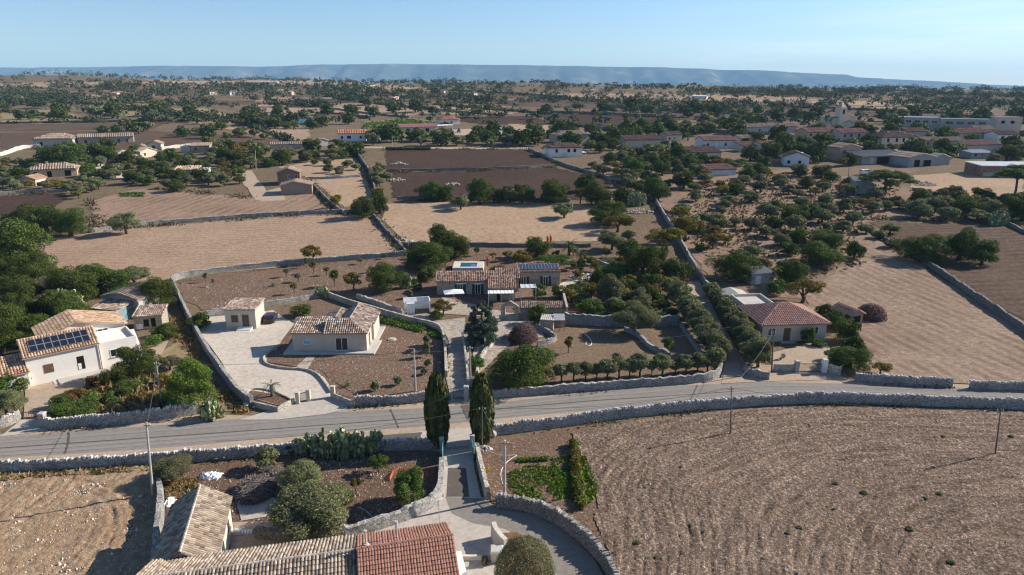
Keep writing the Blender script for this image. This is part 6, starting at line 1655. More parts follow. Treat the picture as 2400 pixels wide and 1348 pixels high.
# ---------------------------------------------------------------- trees placed one by one: kind, x, bottom, width, height
K_ = {'C': 'carob', 'O': 'olive', 'G': 'green', 'Y': 'yellow', 'R': 'rust', 'B': 'ball'}
NEAR = """
C 42 655 165 150;C 20 745 130 110;C 60 735 110 90;C 5 830 110 130;C 70 810 110 80;O 125 705 110 70;C 240 692 122 86;O 315 672 72 52;O 338 722 105 68;C 368 728 92 88;C 58 548 92 75;C 112 548 80 72;C 166 556 86 78
O 296 550 66 58;C 22 575 70 60;R 95 800 70 60;R 130 806 60 50;C 30 700 90 70;G 100 770 60 40;C 471 772 50 44;C 386 796 66 42;G 362 812 44 30;C 330 888 92 88;C 275 908 72 62;R 232 918 52 46;G 180 978 118 42;G 215 948 44 32;G 255 948 36 36
G 150 962 60 40;R 175 950 66 40;O 18 985 85 80;C 300 930 70 40;O 400 870 50 40;O 240 850 30 24
Y 735 616 46 46;Y 830 682 42 48;C 906 684 86 74;C 1003 634 106 78;C 1064 606 78 66;C 1034 578 62 58;C 850 512 62 58;C 890 500 42 54;Y 788 490 34 38;O 1080 492 46 38;C 1010 470 62 48;C 1044 470 40 38;C 1125 478 62 68;O 1195 476 50 44;C 1225 476 62 48;C 1298 476 72 62
O 1322 512 50 38;C 1370 450 50 48;C 1400 482 70 62;C 1428 528 92 62;Y 1447 545 66 48;O 1434 588 62 46;O 1472 566 36 28;C 1456 480 50 48;C 1260 604 66 54;Y 1226 628 44 46;Y 1360 478 34 44;R 1165 660 46 42;C 1170 475 40 36
C 1470 610 56 54;C 1505 655 96 92;C 1535 640 60 70;C 1582 660 80 62;Y 1560 592 86 66;Y 1606 566 66 68;Y 1635 560 40 50;O 1430 716 76 74;O 1498 724 62 52;C 1400 668 40 40;Y 1385 702 50 44;G 1345 700 50 40;G 1380 740 60 46;G 1405 748 42 36;Y 1470 680 50 40;R 1530 700 50 36;Y 1550 730 40 30
G 1265 700 34 40;G 1310 700 36 40;C 1262 760 50 50;G 1242 722 44 20;G 1400 735 36 26;Y 1465 730 36 26
O 1486 784 98 82;Y 1040 742 46 44;G 1022 748 40 22;C 1222 908 162 116;G 1118 866 38 36;B 1120 890 16 16;Y 1332 828 24 44;G 1565 820 24 36;O 1447 850 26 24;G 705 744 50 36
O 1000 838 18 40;O 1003 862 16 22;O 1000 810 16 28;O 880 918 22 28;O 932 905 20 24;O 995 880 18 20;O 962 700 14 22
O 717 1160 112 84;O 742 1258 192 128;O 626 1102 56 54;O 408 1132 98 66;C 690 1062 40 30;C 800 1175 44 40;C 815 1180 30 34
C 1722 658 114 76;G 1818 692 48 40;O 1840 640 46 36;C 1852 672 72 72;C 1922 622 112 62;C 1940 580 90 46;C 2002 606 44 46;C 2160 614 110 72;C 2246 612 90 88;C 2300 622 70 66;Y 1880 712 84 66;G 1892 806 34 44;G 1918 812 34 18;C 1990 868 96 62;Y 2062 880 46 36
C 1932 745 44 36;C 1962 772 62 50;C 1985 800 56 56;C 1998 830 56 46;G 1960 850 50 40;O 1800 660 40 30;C 1780 640 50 40;G 1730 710 26 32;O 1760 620 34 24;C 1850 600 44 38;O 1796 558 52 30;O 1830 578 44 34;O 1872 560 36 26;O 2085 548 42 26;O 2030 548 40 26;O 2090 582 36 24;O 2060 560 34 24
O 1760 540 40 34;O 1720 530 30 24;O 1690 505 26 24;O 1650 520 26 20;O 1600 500 36 24;O 1765 605 50 34;C 1860 520 70 46;C 1900 512 60 42;O 1975 545 44 30;O 1940 545 42 28;O 2045 500 40 30
C 1640 590 24 24;O 1420 620 40 20;C 1450 645 50 36
"""
for row in NEAR.replace('\n', ';').split(';'):
    q = row.split()
    if len(q) == 5: plant(K_[q[0]], *map(float, q[1:]))
plant('olive', 405, 0, 0, 0, at=(0, 0), wh=(1, 1)) if False else None
# the two cypresses at the gate, the pines, the conifer
plant('cypress', 1027, 1046, 50, 152, 'dark columnar cypress beside the gate, the one nearer the flower garden', 'cypresses at the gate')
plant('cypress', 1130, 1038, 48, 144, 'dark columnar cypress beside the gate, the one standing by the power pole', 'cypresses at the gate')
plant('aleppo', 450, 962, 122, 128, 'light green fluffy pine in the weedy garden by the road')
plant('cedar', 1130, 808, 104, 108, 'blue-green conifer leaning over the stone lane below the villa')
plant('umbrella', 887, 1110, 56, 44, 'small bright mushroom-shaped pine in the dark garden soil', frac=0.3)
plant('umbrella', 2072, 458, 132, 64, 'wide flat-topped umbrella pine beside the stone ruin', frac=0.3)
plant('umbrella', 2372, 478, 96, 92, 'tall umbrella pine leaning over the dry field edge', frac=0.55)
plant('dome', 152, 392, 116, 66, 'huge dense dome-shaped pine behind the peach bungalow')
plant('umbrella', 1302, 642, 104, 50, 'low spreading pine behind the solar wing of the villa', frac=0.3)
plant('dome', 1480, 414, 66, 54, 'domed bright-topped tree above the diagonal scrubby wall')
plant('ball', 1230, 1420, 140, 146, 'big dark rounded bush inside the driveway bend', name='round_bush')
plant('dry', 1226, 800, 72, 48, 'domed purple-brown withered bush above the white curved wall')
plant('dry', 2040, 748, 72, 42, 'dark heap of brushwood in the mown slope by the garden shed')
plant('twigs', 600, 1156, 105, 34, 'grey heap of cut branches behind the tiled wing')
plant('twigs', 640, 1120, 60, 26, 'smaller pile of grey branches under the young olive')
plant('green', 960, 1185, 88, 92, 'loose green shrub behind the orange plastic netting', name='garden_shrub')
# small olives in the row behind the road wall
for i, (x, y, w_, h_) in enumerate([(1316, 897, 30, 42), (1345, 895, 34, 44), (1372, 894, 32, 42), (1398, 890, 24, 34), (1424, 890, 42, 46), (1450, 886, 34, 44), (1475, 886, 28, 40), (1500, 883, 38, 48), (1527, 882, 22, 36), (1553, 882, 40, 46), (1582, 880, 28, 34), (1607, 878, 34, 42), (1634, 875, 36, 44), (1658, 873, 34, 42), (1680, 868, 40, 50)]):
    plant('olive', x, y + 2, w_ * 1.3, h_ * 1.22, None, 'small olives in a row behind the road wall', frac=0.27, look='small trained olive')
# the olive avenue
for i in range(10):
    t = i / 9
    plant('olive', 1576 + 98 * t + 4 * (i % 2), 695 + 150 * t, 54 + 12 * t, 52 + 14 * t, None, 'olives of the avenue', look='dense avenue olive')
for i in range(11):
    t = i / 10
    plant('olive', 1670 + 106 * t, 700 + 165 * t, 46 + 30 * t, 44 + 28 * t, None, 'olives of the avenue', look='dense avenue olive')
# ---------------------------------------------------------------- groves and hedgerows, still one object per tree
def scatter(poly, n, spacing, mix, size, hs, seed, avoid=True, group=None):
    rng = random.Random(seed)
    W = [G(*p) for p in poly]
    Wp = [(p.x, p.y) for p in W]
    x0, x1 = min(p[0] for p in Wp), max(p[0] for p in Wp); y0, y1 = min(p[1] for p in Wp), max(p[1] for p in Wp)
    got = 0
    for _ in range(n * 40):
        if got >= n: break
        x, y = rng.uniform(x0, x1), rng.uniform(y0, y1)
        if not inside(Wp, x, y): continue
        if any(abs(q[2].x - x) < spacing * 1.2 and math.hypot(q[2].x - x, q[2].y - y) < spacing * 0.5 + q[4] * 0.38 for q in PLANTS): continue
        if any(math.hypot(c.x - x, c.y - y) < r for c, r in BLOCKS): continue
        k = rng.choices([m[0] for m in mix], [m[1] for m in mix])[0]
        w = rng.uniform(*size) * {'C': 1.25, 'Y': 0.9, 'R': 0.8, 'G': 0.75, 'O': 1.0, 'B': .5}[k]
        plant(K_[k], 0, 0, 0, 0, at=(x, y), wh=(w, w * rng.uniform(*hs)), group=group)
        got += 1
BLOCKS = []
for h in HOUSES:
    c = h.centre()
    BLOCKS.append((c + Vector((0, 3, 0)), 0.5 * h.L + 3))
    if h.L > 18:
        for t in (0.2, 0.8): BLOCKS.append((h.w(h.L * t, 4), 9))
    v = Vector((c.x, c.y, 0)).normalized()
    BLOCKS.append((c - v * (9 if h.L < 14 else 12), h.L * 0.45))
MIX_O = [('O', 7), ('C', 1.0), ('Y', 0.8), ('R', .5), ('G', .4)]
MIX_M = [('O', 4), ('C', 3), ('Y', 1.6), ('G', 1), ('R', .6)]
MIX_C = [('C', 6), ('O', 2), ('Y', .8), ('G', .6)]
scatter([(1560, 505), (1640, 430), (1880, 402), (2110, 445), (2130, 500), (2020, 512), (1985, 540), (1850, 600), (1700, 610), (1610, 560)], 60, 6.2, MIX_O, (4.4, 6.8), (.62, .85), 1)
scatter([(1380, 392), (1480, 352), (1640, 356), (1720, 385), (1900, 400), (1640, 428), (1530, 480), (1440, 430)], 60, 5.4, MIX_M, (4.8, 7.5), (.66, .95), 2)
scatter([(235, 385), (330, 372), (560, 372), (575, 408), (560, 440), (400, 452), (330, 440), (240, 425)], 72, 4.0, MIX_M, (4.0, 6.0), (.62, .9), 3)
scatter([(0, 392), (60, 380), (220, 405), (250, 440), (210, 475), (120, 448), (0, 446)], 42, 4.2, MIX_O, (4.2, 5.8), (.6, .8), 4)
scatter([(480, 336), (640, 350), (840, 350), (840, 372), (730, 384), (650, 392), (600, 398), (490, 380)], 44, 5, MIX_M, (5.0, 8.5), (.65, .9), 5)
scatter([(865, 322), (1270, 318), (1290, 345), (1060, 344), (865, 342)], 34, 6, MIX_C, (6, 10), (.7, .95), 6)
scatter([(1250, 318), (1480, 314), (1580, 322), (1480, 345), (1390, 362), (1300, 340)], 34, 6, MIX_C, (6, 10.5), (.7, .95), 7)
scatter([(1490, 296), (1760, 292), (1750, 312), (1600, 326), (1500, 318)], 34, 6, [('Y', 3), ('C', 3), ('O', 2), ('G', 1)], (6, 10), (.7, .95), 8)
scatter([(1720, 320), (2080, 312), (2400, 318), (2400, 400), (2180, 398), (1900, 392), (1740, 375)], 66, 6, MIX_C, (5.5, 10), (.7, .95), 9)
scatter([(2130, 470), (2400, 482), (2420, 525), (2200, 518), (2120, 505)], 22, 5, [('O', 5), ('C', 2), ('Y', 1.4)], (6, 8.5), (.6, .8), 10)
scatter([(60, 345), (330, 350), (420, 356), (440, 378), (240, 380), (200, 372)], 8, 6, MIX_C, (6, 9), (.7, .9), 11)
scatter([(560, 285), (850, 286), (860, 300), (700, 305), (560, 300)], 18, 6, MIX_C, (6, 10), (.75, .95), 12)
scatter([(230, 300), (480, 296), (700, 330), (560, 332), (240, 312)], 22, 6, MIX_C, (5, 8), (.7, .9), 13)
scatter([(870, 405), (910, 405), (915, 470), (885, 470)], 7, 4, [('O', 3), ('Y', 3)], (4, 6), (.7, .9), 14)
scatter([(700, 386), (850, 385), (850, 410), (730, 418)], 8, 5, [('O', 1)], (3.5, 5), (.7, .85), 15)
scatter([(0, 270), (220, 262), (560, 268), (700, 262), (1200, 258), (1200, 272), (850, 276), (560, 282), (200, 282), (0, 284)], 30, 12, MIX_C, (7, 12), (.75, .95), 16)
scatter([(1240, 254), (2400, 268), (2400, 300), (2300, 295), (1780, 290), (1560, 278), (1260, 264)], 42, 12, MIX_C, (7, 12), (.7, .9), 17)

# remote woods: single crowns no longer told apart
def woodland(name, polys, seed, label, mats=('leaf_woods', 'leaf_groves'), per=30):
    rng = np.random.default_rng(seed)
    for mi, mat in enumerate(mats):
        PP, DD, SS = [], [], []
        for poly, n in polys:
            W = [G(*p) for p in poly]; Wp = [(p.x, p.y) for p in W]
            x0, x1 = min(p[0] for p in Wp), max(p[0] for p in Wp); y0, y1 = min(p[1] for p in Wp), max(p[1] for p in Wp)
            k = 0; tries = 0
            need = int(n * 1.25 * (0.62 if mi == 0 else 0.38))
            while k < need and tries < n * 60:
                tries += 1
                x, y = rng.uniform(x0, x1), rng.uniform(y0, y1)
                if not inside(Wp, x, y): continue
                if mnoise.noise(Vector((x / 45, y / 32, 3.3))) < -0.08: continue
                k += 1
                w = rng.uniform(6, 12) if mi == 0 else rng.uniform(4.5, 8); hh = w * rng.uniform(.65, .95)
                d = sphere_dirs(rng, per)
                d[:, 2] = np.abs(d[:, 2]) * rng.choice([1, -0.35], per, p=[.75, .25])
                lob = rng.uniform(.75, 1.1, (per, 1))
                PP.append(np.array([x, y, T(x, y) + hh * .45]) + d * lob * np.array([w / 2, w / 2, hh * .55])); DD.append(d)
        hr = random.Random(seed * 3 + mi)
        for _h in range(95):
            px0, py0 = hr.uniform(-100, 2400), 184 + 110 * hr.random() ** 1.5
            if mi == 0 and px0 < 900: py0 -= 4
            L_ = hr.uniform(60, 340); a, b = G(px0, py0 + 6), G(px0 + L_, py0 + 6 + hr.uniform(-5, 9))
            n_ = int((b - a).length / 9)
            for q_ in range(n_):
                if hr.random() < .35: continue
                w = hr.uniform(4, 9) * (1 if mi == 0 else .7); hh = w * hr.uniform(.6, .95)
                c_ = a.lerp(b, (q_ + hr.random()) / n_); x, y = c_.x + hr.uniform(-3, 3), c_.y + hr.uniform(-3, 3)
                d = sphere_dirs(rng, per); d[:, 2] = np.abs(d[:, 2])
                PP.append(np.array([x, y, T(x, y) + hh * .35]) + d * rng.uniform(.75, 1.1, (per, 1)) * np.array([w / 2, w / 2, hh * .6])); DD.append(d)
        P_, D_ = np.concatenate(PP), np.concatenate(DD)
        nm = name if mi == 0 else name.replace('woodland', 'olive_groves')
        me = leaves_mesh(nm, P_, D_, 1.9 if mi == 0 else 1.5, 1.2, rng, M[mat], 0.5)
        o = link_mesh(nm, me)
        tag(o, label[mi], 'woodland' if mi == 0 else 'groves', None, 'stuff')
woodland('distant_woodland', [
    ([(0, 183), (300, 178), (600, 180), (900, 188), (1200, 197), (1200, 203), (900, 197), (560, 189), (0, 191)], 210),
    ([(980, 195), (1340, 203), (1700, 212), (2400, 212), (2400, 224), (1700, 226), (1340, 219), (1000, 212)], 520),
    ([(0, 204), (110, 203), (300, 208), (300, 213), (0, 214)], 40),
    ([(220, 196), (560, 204), (860, 204), (870, 232), (640, 231), (430, 227), (260, 216)], 230),
    ([(0, 222), (120, 224), (220, 232), (520, 238), (620, 246), (400, 252), (200, 246), (0, 240)], 150),
    ([(0, 240), (120, 243), (110, 256), (0, 258)], 60),
    ([(830, 214), (1000, 220), (1160, 236), (1180, 248), (1060, 246), (860, 238), (700, 234)], 170),
    ([(1240, 232), (1560, 240), (1800, 244), (1990, 250), (1990, 256), (1700, 254), (1400, 246), (1240, 240)], 130),
    ([(1460, 246), (1720, 252), (1730, 260), (1480, 256)], 60),
    ([(1700, 214), (2400, 224), (2400, 238), (1900, 236), (1700, 224)], 260),
    ([(1900, 246), (2400, 240), (2400, 270), (2200, 262), (1980, 262)], 120),
    ([(560, 236), (870, 238), (860, 250), (600, 252)], 70),
    ([(0, 186), (900, 190), (1300, 204), (2400, 214), (2400, 300), (1560, 290), (1000, 268), (560, 290), (0, 300)], 330),
    ([(180, 262), (520, 284), (560, 282), (700, 300), (700, 308), (520, 296), (360, 288)], 50),
], 7, ('far oak and carob woodland scattered over the plain', 'far grey-green olive groves scattered over the plain'))
# rough growth along walls
def scrub(name, lines, label, mat, dens, hgt, size, seed, spread=0.8):
    rng = np.random.default_rng(seed)
    PP, DD = [], []
    for ln in lines:
        P = resample([G(*p) for p in ln], 1.0)
        for p in P:
            k = max(0, mnoise.noise(Vector((p.x / 7, p.y / 7, seed)))+0.25)
            n = int(dens * k * (1 if p.y < 160 else 0.8))
            if n == 0: continue
            q = np.stack([p.x + rng.normal(0, spread, n), p.y + rng.normal(0, spread, n)], 1)
            z = np.array([T(a, b) for a, b in q]) + np.abs(rng.normal(0, hgt * (0.4 + k), n))
            PP.append(np.column_stack([q, z])); DD.append(np.column_stack([rng.normal(0, .6, n), rng.normal(0, .6, n), np.full(n, .5)]))
    me = leaves_mesh(name, np.concatenate(PP), np.concatenate(DD), size, 1.8, rng, M[mat], 0.7)
    return tag(link_mesh(name, me), label, 'undergrowth', None, 'stuff')
FIELD_EDGES = [[(222, 545), (330, 534), (440, 525), (560, 516), (700, 507), (820, 502)], [(876, 508), (900, 538), (925, 565), (952, 594)], [(835, 360), (866, 405), (882, 462)], [(720, 424), (772, 478), (805, 502)],
    [(930, 470), (1080, 472), (1335, 476)], [(906, 404), (1100, 402), (1300, 392)], [(1238, 354), (1308, 386), (1420, 420), (1470, 438)], [(905, 350), (1240, 350)], [(1440, 430), (1560, 500), (1610, 560)], [(2030, 515), (2140, 515), (2400, 530)],
    [(0, 458), (160, 452)], [(490, 346), (700, 348)], [(560, 288), (700, 340)], [(2060, 552), (2110, 590), (2160, 612)], [(1600, 430), (1760, 470), (2000, 505)], [(1800, 680), (1900, 640), (2010, 620)], [(330, 440), (610, 466)], [(210, 470), (225, 532)]]
scrub('field_edge_scrub', FIELD_EDGES, 'rough brownish scrub growing along the field walls', 'scrub_leaf', 34, 0.55, 0.55, 3, 1.2)
scrub('far_hedge_scrub', [[(0, 291), (380, 285), (560, 285)], [(120, 240), (400, 260)], [(270, 255), (560, 286), (700, 340)], [(600, 278), (870, 278)], [(880, 243), (1180, 272)], [(1020, 246), (1290, 268)], [(1270, 264), (1560, 276)], [(1290, 290), (1580, 318)], [(1400, 250), (2000, 278)], [(1000, 210), (1330, 228)], [(1800, 248), (2240, 268)], [(0, 262), (240, 284)], [(2240, 272), (2400, 288)]],
      'dark hedge growth along the distant field walls', 'leaf_woods', 26, 1.3, 1.5, 5, 2.0)
scrub('verge_weeds', [[(0, 1112), (200, 1101), (340, 1092)], [(480, 1082), (700, 1068)], [(110, 1012), (300, 998), (470, 974)], [(832, 957), (1006, 944)], [(1200, 1020), (1500, 981), (1700, 960), (2000, 950), (2400, 964)], [(1300, 926), (1650, 898)], [(2000, 896), (2228, 910)], [(404, 664), (458, 782), (510, 866), (592, 955)], [(410, 664), (640, 630), (950, 604)], [(1040, 790), (1046, 885)], [(1455, 1350), (1400, 1260), (1300, 1210), (1170, 1186)]],
      'tufts of weeds at the foot of the road walls', 'scrub_leaf', 26, 0.16, 0.22, 8, 0.35)
def ground_cover(name, poly, n, label, mat, hgt, size, seed, asp=3.0, cat='grass'):
    rng = np.random.default_rng(seed)
    W = [G(*p) for p in poly]; Wp = [(p.x, p.y) for p in W]
    x0, x1 = min(p[0] for p in Wp), max(p[0] for p in Wp); y0, y1 = min(p[1] for p in Wp), max(p[1] for p in Wp)
    Q = []
    while len(Q) < n:
        x, y = rng.uniform(x0, x1), rng.uniform(y0, y1)
        if inside(Wp, x, y) and mnoise.noise(Vector((x / 2.2, y / 2.2, seed))) > rng.uniform(-0.6, 0.35): Q.append((x, y, T(x, y) + abs(rng.normal(0, hgt))))
    Q = np.array(Q)
    me = leaves_mesh(name, Q, np.column_stack([rng.normal(0, .7, n), rng.normal(0, .7, n), np.full(n, .35)]), size, asp, rng, M[mat], 0.6)
    return tag(link_mesh(name, me), label, cat, None, 'stuff')
ground_cover('tall_dry_grass', [(150, 975), (210, 915), (300, 890), (395, 890), (400, 950), (330, 975), (180, 985)], 5200, 'tall dry grass in the weedy roadside garden', 'dry_grass_blade', 0.35, 0.5, 21)
ground_cover('vegetable_patch', [(1190, 1110), (1240, 1092), (1330, 1098), (1325, 1170), (1260, 1185), (1196, 1150)], 2600, 'green vegetable patch beside the vine fence', 'leaf_aleppo', 0.12, 0.22, 22, 1.4, 'vegetables')
ground_cover('vegetable_leaves', [(1290, 1075), (1375, 1070), (1405, 1150), (1380, 1185), (1340, 1180), (1300, 1120)], 2000, 'broad squash leaves spreading around the vine fence', 'leaf_aleppo', 0.10, 0.34, 23, 1.2, 'vegetables')
ground_cover('grass_row', [(1212, 1078), (1285, 1074), (1286, 1082), (1214, 1086)], 900, 'thin row of green herbs across the patch', 'leaf_aleppo', 0.16, 0.2, 24, 1.6, 'vegetables')
ground_cover('grove_weeds', [(1560, 505), (1640, 430), (1880, 402), (2110, 445), (2020, 520), (1990, 600), (1850, 660), (1700, 640), (1610, 560)], 5200, 'patchy dry weeds between the olive trees', 'scrub_leaf', 0.22, 0.8, 25, 1.6)
ground_cover('hedge_grass', [(880, 742), (1000, 765), (1034, 785), (1036, 800), (990, 782), (885, 755)], 1900, 'low creeping green along the inner wall of the soil garden', 'leaf_green', 0.25, 0.35, 26, 1.4, 'creeper')
ground_cover('green_crop', [(850, 290), (950, 278), (1030, 290), (930, 300), (850, 302)], 1500, 'green crop rows below the far pale fields', 'leaf_green', 0.5, 1.4, 27, 1.4, 'crop')
ground_cover('green_weeds', [(280, 455), (340, 452), (336, 462), (284, 462)], 500, 'small bright green weed bed beside the track', 'leaf_green', 0.2, 0.7, 28, 1.4)
M['loose_stone'] = island_mat('loose_stone', [(0.34, 0.28, 0.22), (0.46, 0.39, 0.31), (0.60, 0.53, 0.44)])
def loose_stones(name, poly, n, smin, smax, label, seed):
    rng = random.Random(seed)
    Wp = [(p.x, p.y) for p in (G(*q) for q in poly)]
    x0, x1 = min(p[0] for p in Wp), max(p[0] for p in Wp); y0, y1 = min(p[1] for p in Wp), max(p[1] for p in Wp)
    mb = MB(); k = 0
    while k < n:
        x, y = rng.uniform(x0, x1), rng.uniform(y0, y1)
        if not inside(Wp, x, y) or mnoise.noise(Vector((x / 3, y / 3, seed))) < rng.uniform(-.6, .4): continue
        k += 1
        s_ = rng.uniform(smin, smax) * (1 if rng.random() < .9 else 1.8)
        vs = [(x + rng.uniform(.6, 1) * s_ * math.cos(a), y + rng.uniform(.6, 1) * s_ * math.sin(a), T(x, y) + .02) for a in (0, 1.3, 2.6, 3.9, 5.2)]
        vs.append((x + rng.uniform(-.3, .3) * s_, y + rng.uniform(-.3, .3) * s_, T(x, y) + .06 + s_ * rng.uniform(.5, 1)))
        mb.add(vs, [(i, (i + 1) % 5, 5) for i in range(5)])
    return tag(mb.build(name, M['loose_stone']), label, 'stones', None, 'stuff')
loose_stones('scattered_stones', [(0, 1125), (340, 1105), (360, 1180), (330, 1348), (0, 1348)], 1500, .05, .16, 'loose pale stones strewn over the disturbed earth', 1)
loose_stones('garden_stones', [(700, 868), (760, 845), (900, 800), (1030, 800), (1035, 880), (1000, 925), (845, 935), (790, 900)], 1700, .05, .13, 'small pale stones strewn over the soil garden', 2)
loose_stones('garden_chips', [(400, 1110), (700, 1080), (1000, 1070), (1025, 1180), (840, 1240), (560, 1290)], 1500, .04, .11, 'small stone chips over the dark flower garden', 3)
loose_stones('meadow_stones', [(430, 665), (950, 610), (1000, 660), (740, 690), (470, 725)], 900, .08, .2, 'pale stones over the sapling garden', 4)
scatter([(1330, 688), (1560, 680), (1585, 742), (1450, 752), (1335, 738)], 26, 2.4, [('O', 3), ('G', 3), ('C', 2), ('Y', 1)], (3.0, 5.0), (.7, .95), 31)
scatter([(960, 600), (1010, 640), (1015, 690), (960, 690), (880, 690)], 8, 2.4, [('G', 3), ('O', 2), ('C', 1)], (2.0, 3.6), (.7, .95), 32)
scatter([(1180, 600), (1400, 590), (1500, 600), (1480, 640), (1330, 660), (1180, 625)], 12, 3, [('G', 3), ('Y', 2), ('O', 1)], (1.8, 3.4), (.8, 1.1), 33)
scatter([(0, 660), (180, 690), (190, 760), (120, 820), (0, 820)], 14, 3, [('C', 4), ('O', 2), ('R', 1)], (5, 8), (.75, 1.0), 34)
scatter([(215, 900), (380, 850), (420, 900), (380, 960), (200, 970)], 12, 2, [('G', 3), ('R', 2), ('O', 1)], (1.5, 3.0), (.6, .9), 35)
loose_stones('straw_clods', [(1400, 1020), (1700, 965), (2100, 960), (2400, 970), (2400, 1348), (1460, 1348), (1400, 1180)], 3200, .04, .11, 'pale clods and straw scattered over the big ploughed field', 6)
rng_ = random.Random(77)
for i in range(22):
    x, y = rng_.uniform(1420, 2380), rng_.uniform(985, 1330)
    p = G(x, y); w_ = rng_.uniform(.35, .75)
    if y > 1200 and x < 1480: continue
    plant('olive', 0, 0, 0, 0, at=(p.x, p.y), wh=(w_, w_ * .5), frac=0.0, group='weed tufts in the ploughed field', name='weed_tuft', look='low weed tuft in the big ploughed field')
ground_cover('dry_grass_tufts', [(384, 1135), (470, 1118), (450, 1160), (392, 1180)], 900, 'orange dry grass beside the tiled wing', 'dry_grass_blade', 0.12, 0.25, 41)
ground_cover('wall_foot_grass', [(0, 1112), (370, 1092), (372, 1106), (0, 1128)], 1500, 'green and dry grass below the long road wall', 'dry_grass_blade', 0.12, 0.22, 42)
ground_cover('drive_edge_grass', [(470, 868), (520, 905), (590, 962), (560, 975), (470, 905)], 1100, 'dry grass strip outside the long compound wall', 'dry_grass_blade', 0.10, 0.25, 43)
ground_cover('lane_dry_grass', [(395, 740), (425, 740), (470, 800), (480, 870), (410, 800)], 900, 'dry grass in the shaded strip beside the compound wall', 'dry_grass_blade', 0.12, 0.28, 44)
# ---------------------------------------------------------------- special plants
def pad_mesh(mb, c, ang, tilt, w, h, rng):
    """one prickly pear pad: a thick oval disc standing on its lower edge"""
    n = 9
    d = Vector((math.cos(ang), math.sin(ang), 0)); up = (Vector((0, 0, 1)) * math.cos(tilt) + Vector((-d.y, d.x, 0)) * math.sin(tilt)).normalized()
    nn = d.cross(up)
    c = Vector(c)
    ring = [c + d * (math.cos(2 * math.pi * k / n) * w / 2) + up * (h / 2 + math.sin(2 * math.pi * k / n) * h / 2) for k in range(n)]
    m = c + up * (h / 2)
    mb.add(ring + [m + nn * w * 0.13, m - nn * w * 0.13], [(k, (k + 1) % n, n) for k in range(n)] + [((k + 1) % n, k, n + 1) for k in range(n)])
    return c + up * h * 0.93, ang
def prickly_pear(px, pyb, wpx, hpx, label, seed, group='prickly pears'):
    p, w, h = base_from_px(px, pyb, wpx, hpx)
    rng = random.Random(seed)
    r = empty('prickly_pear', p, 0, label, 'cactus', group); r['kind'] = 'thing'
    lo, hi = MB(), MB()
    s = max(0.34, min(0.62, h * 0.2))
    n = int(34 * w * max(w * .6, 1.2) / 6) + 12
    for i in range(n):
        a, q = rng.uniform(0, 6.28), math.sqrt(rng.random()) * 0.46
        base = (math.cos(a) * q * w, math.sin(a) * q * w * 0.6, 0)
        lim = h * (1 - (q / .5) ** 2 * 0.6) * rng.uniform(.45, 1.0)
        def grow(c, ang, z):
            if z > lim: return
            t, a2 = pad_mesh(lo if z < h * .35 else hi, c, ang, rng.uniform(-.5, .5), s * rng.uniform(.6, .95), s * rng.uniform(.9, 1.35), rng)
            for _ in range(1 if rng.random() < .55 else 2): grow(t, ang + rng.uniform(-1.2, 1.2), t.z)
        grow(base, rng.uniform(0, 3.14), 0.0)
    lo.build('lower_pads', M['cactus'], r); hi.build('upper_pads', M['cactus'], r)
    PLANTS.append((r, 'prickly pear', p, (px, pyb), w, 'cactus')) if not label else None
    return r
for k, (x, y, w_, h_, lab) in enumerate([(722, 1066, 62, 48, 'low end clump of the long prickly pear hedge above the branch heaps'), (762, 1072, 66, 62, 'second clump of the long prickly pear hedge'), (802, 1074, 70, 66, 'middle and tallest clump of the long prickly pear hedge'),
        (842, 1068, 66, 60, 'clump of the long prickly pear hedge next after the tallest'), (880, 1058, 54, 48, 'small end clump of the prickly pear hedge by the cypress'),
        (150, 742, 110, 62, 'big pale prickly pear clump beside the old outbuilding'), (412, 972, 50, 42, 'prickly pear clump under the light green pine'), (497, 984, 62, 48, 'prickly pear clump at the end of the roadside wall'),
        (755, 698, 36, 30, 'prickly pear clump at the bend of the pale wall'), (952, 676, 30, 40, 'prickly pear clump beside the dark carob by the villa shelter'), (1490, 750, 60, 28, 'prickly pear row on the tall terrace wall'), (1540, 752, 60, 26, 'second prickly pear row on the tall terrace wall'),
        (1445, 738, 40, 22, 'small prickly pear at the middle of the terrace wall'), (1490, 482, 50, 34, 'prickly pear beside the head of the long pale wall'), (2340, 528, 46, 34, 'prickly pear at the corner of the ploughed slope')]):
    prickly_pear(x, y, w_, h_, lab, k)

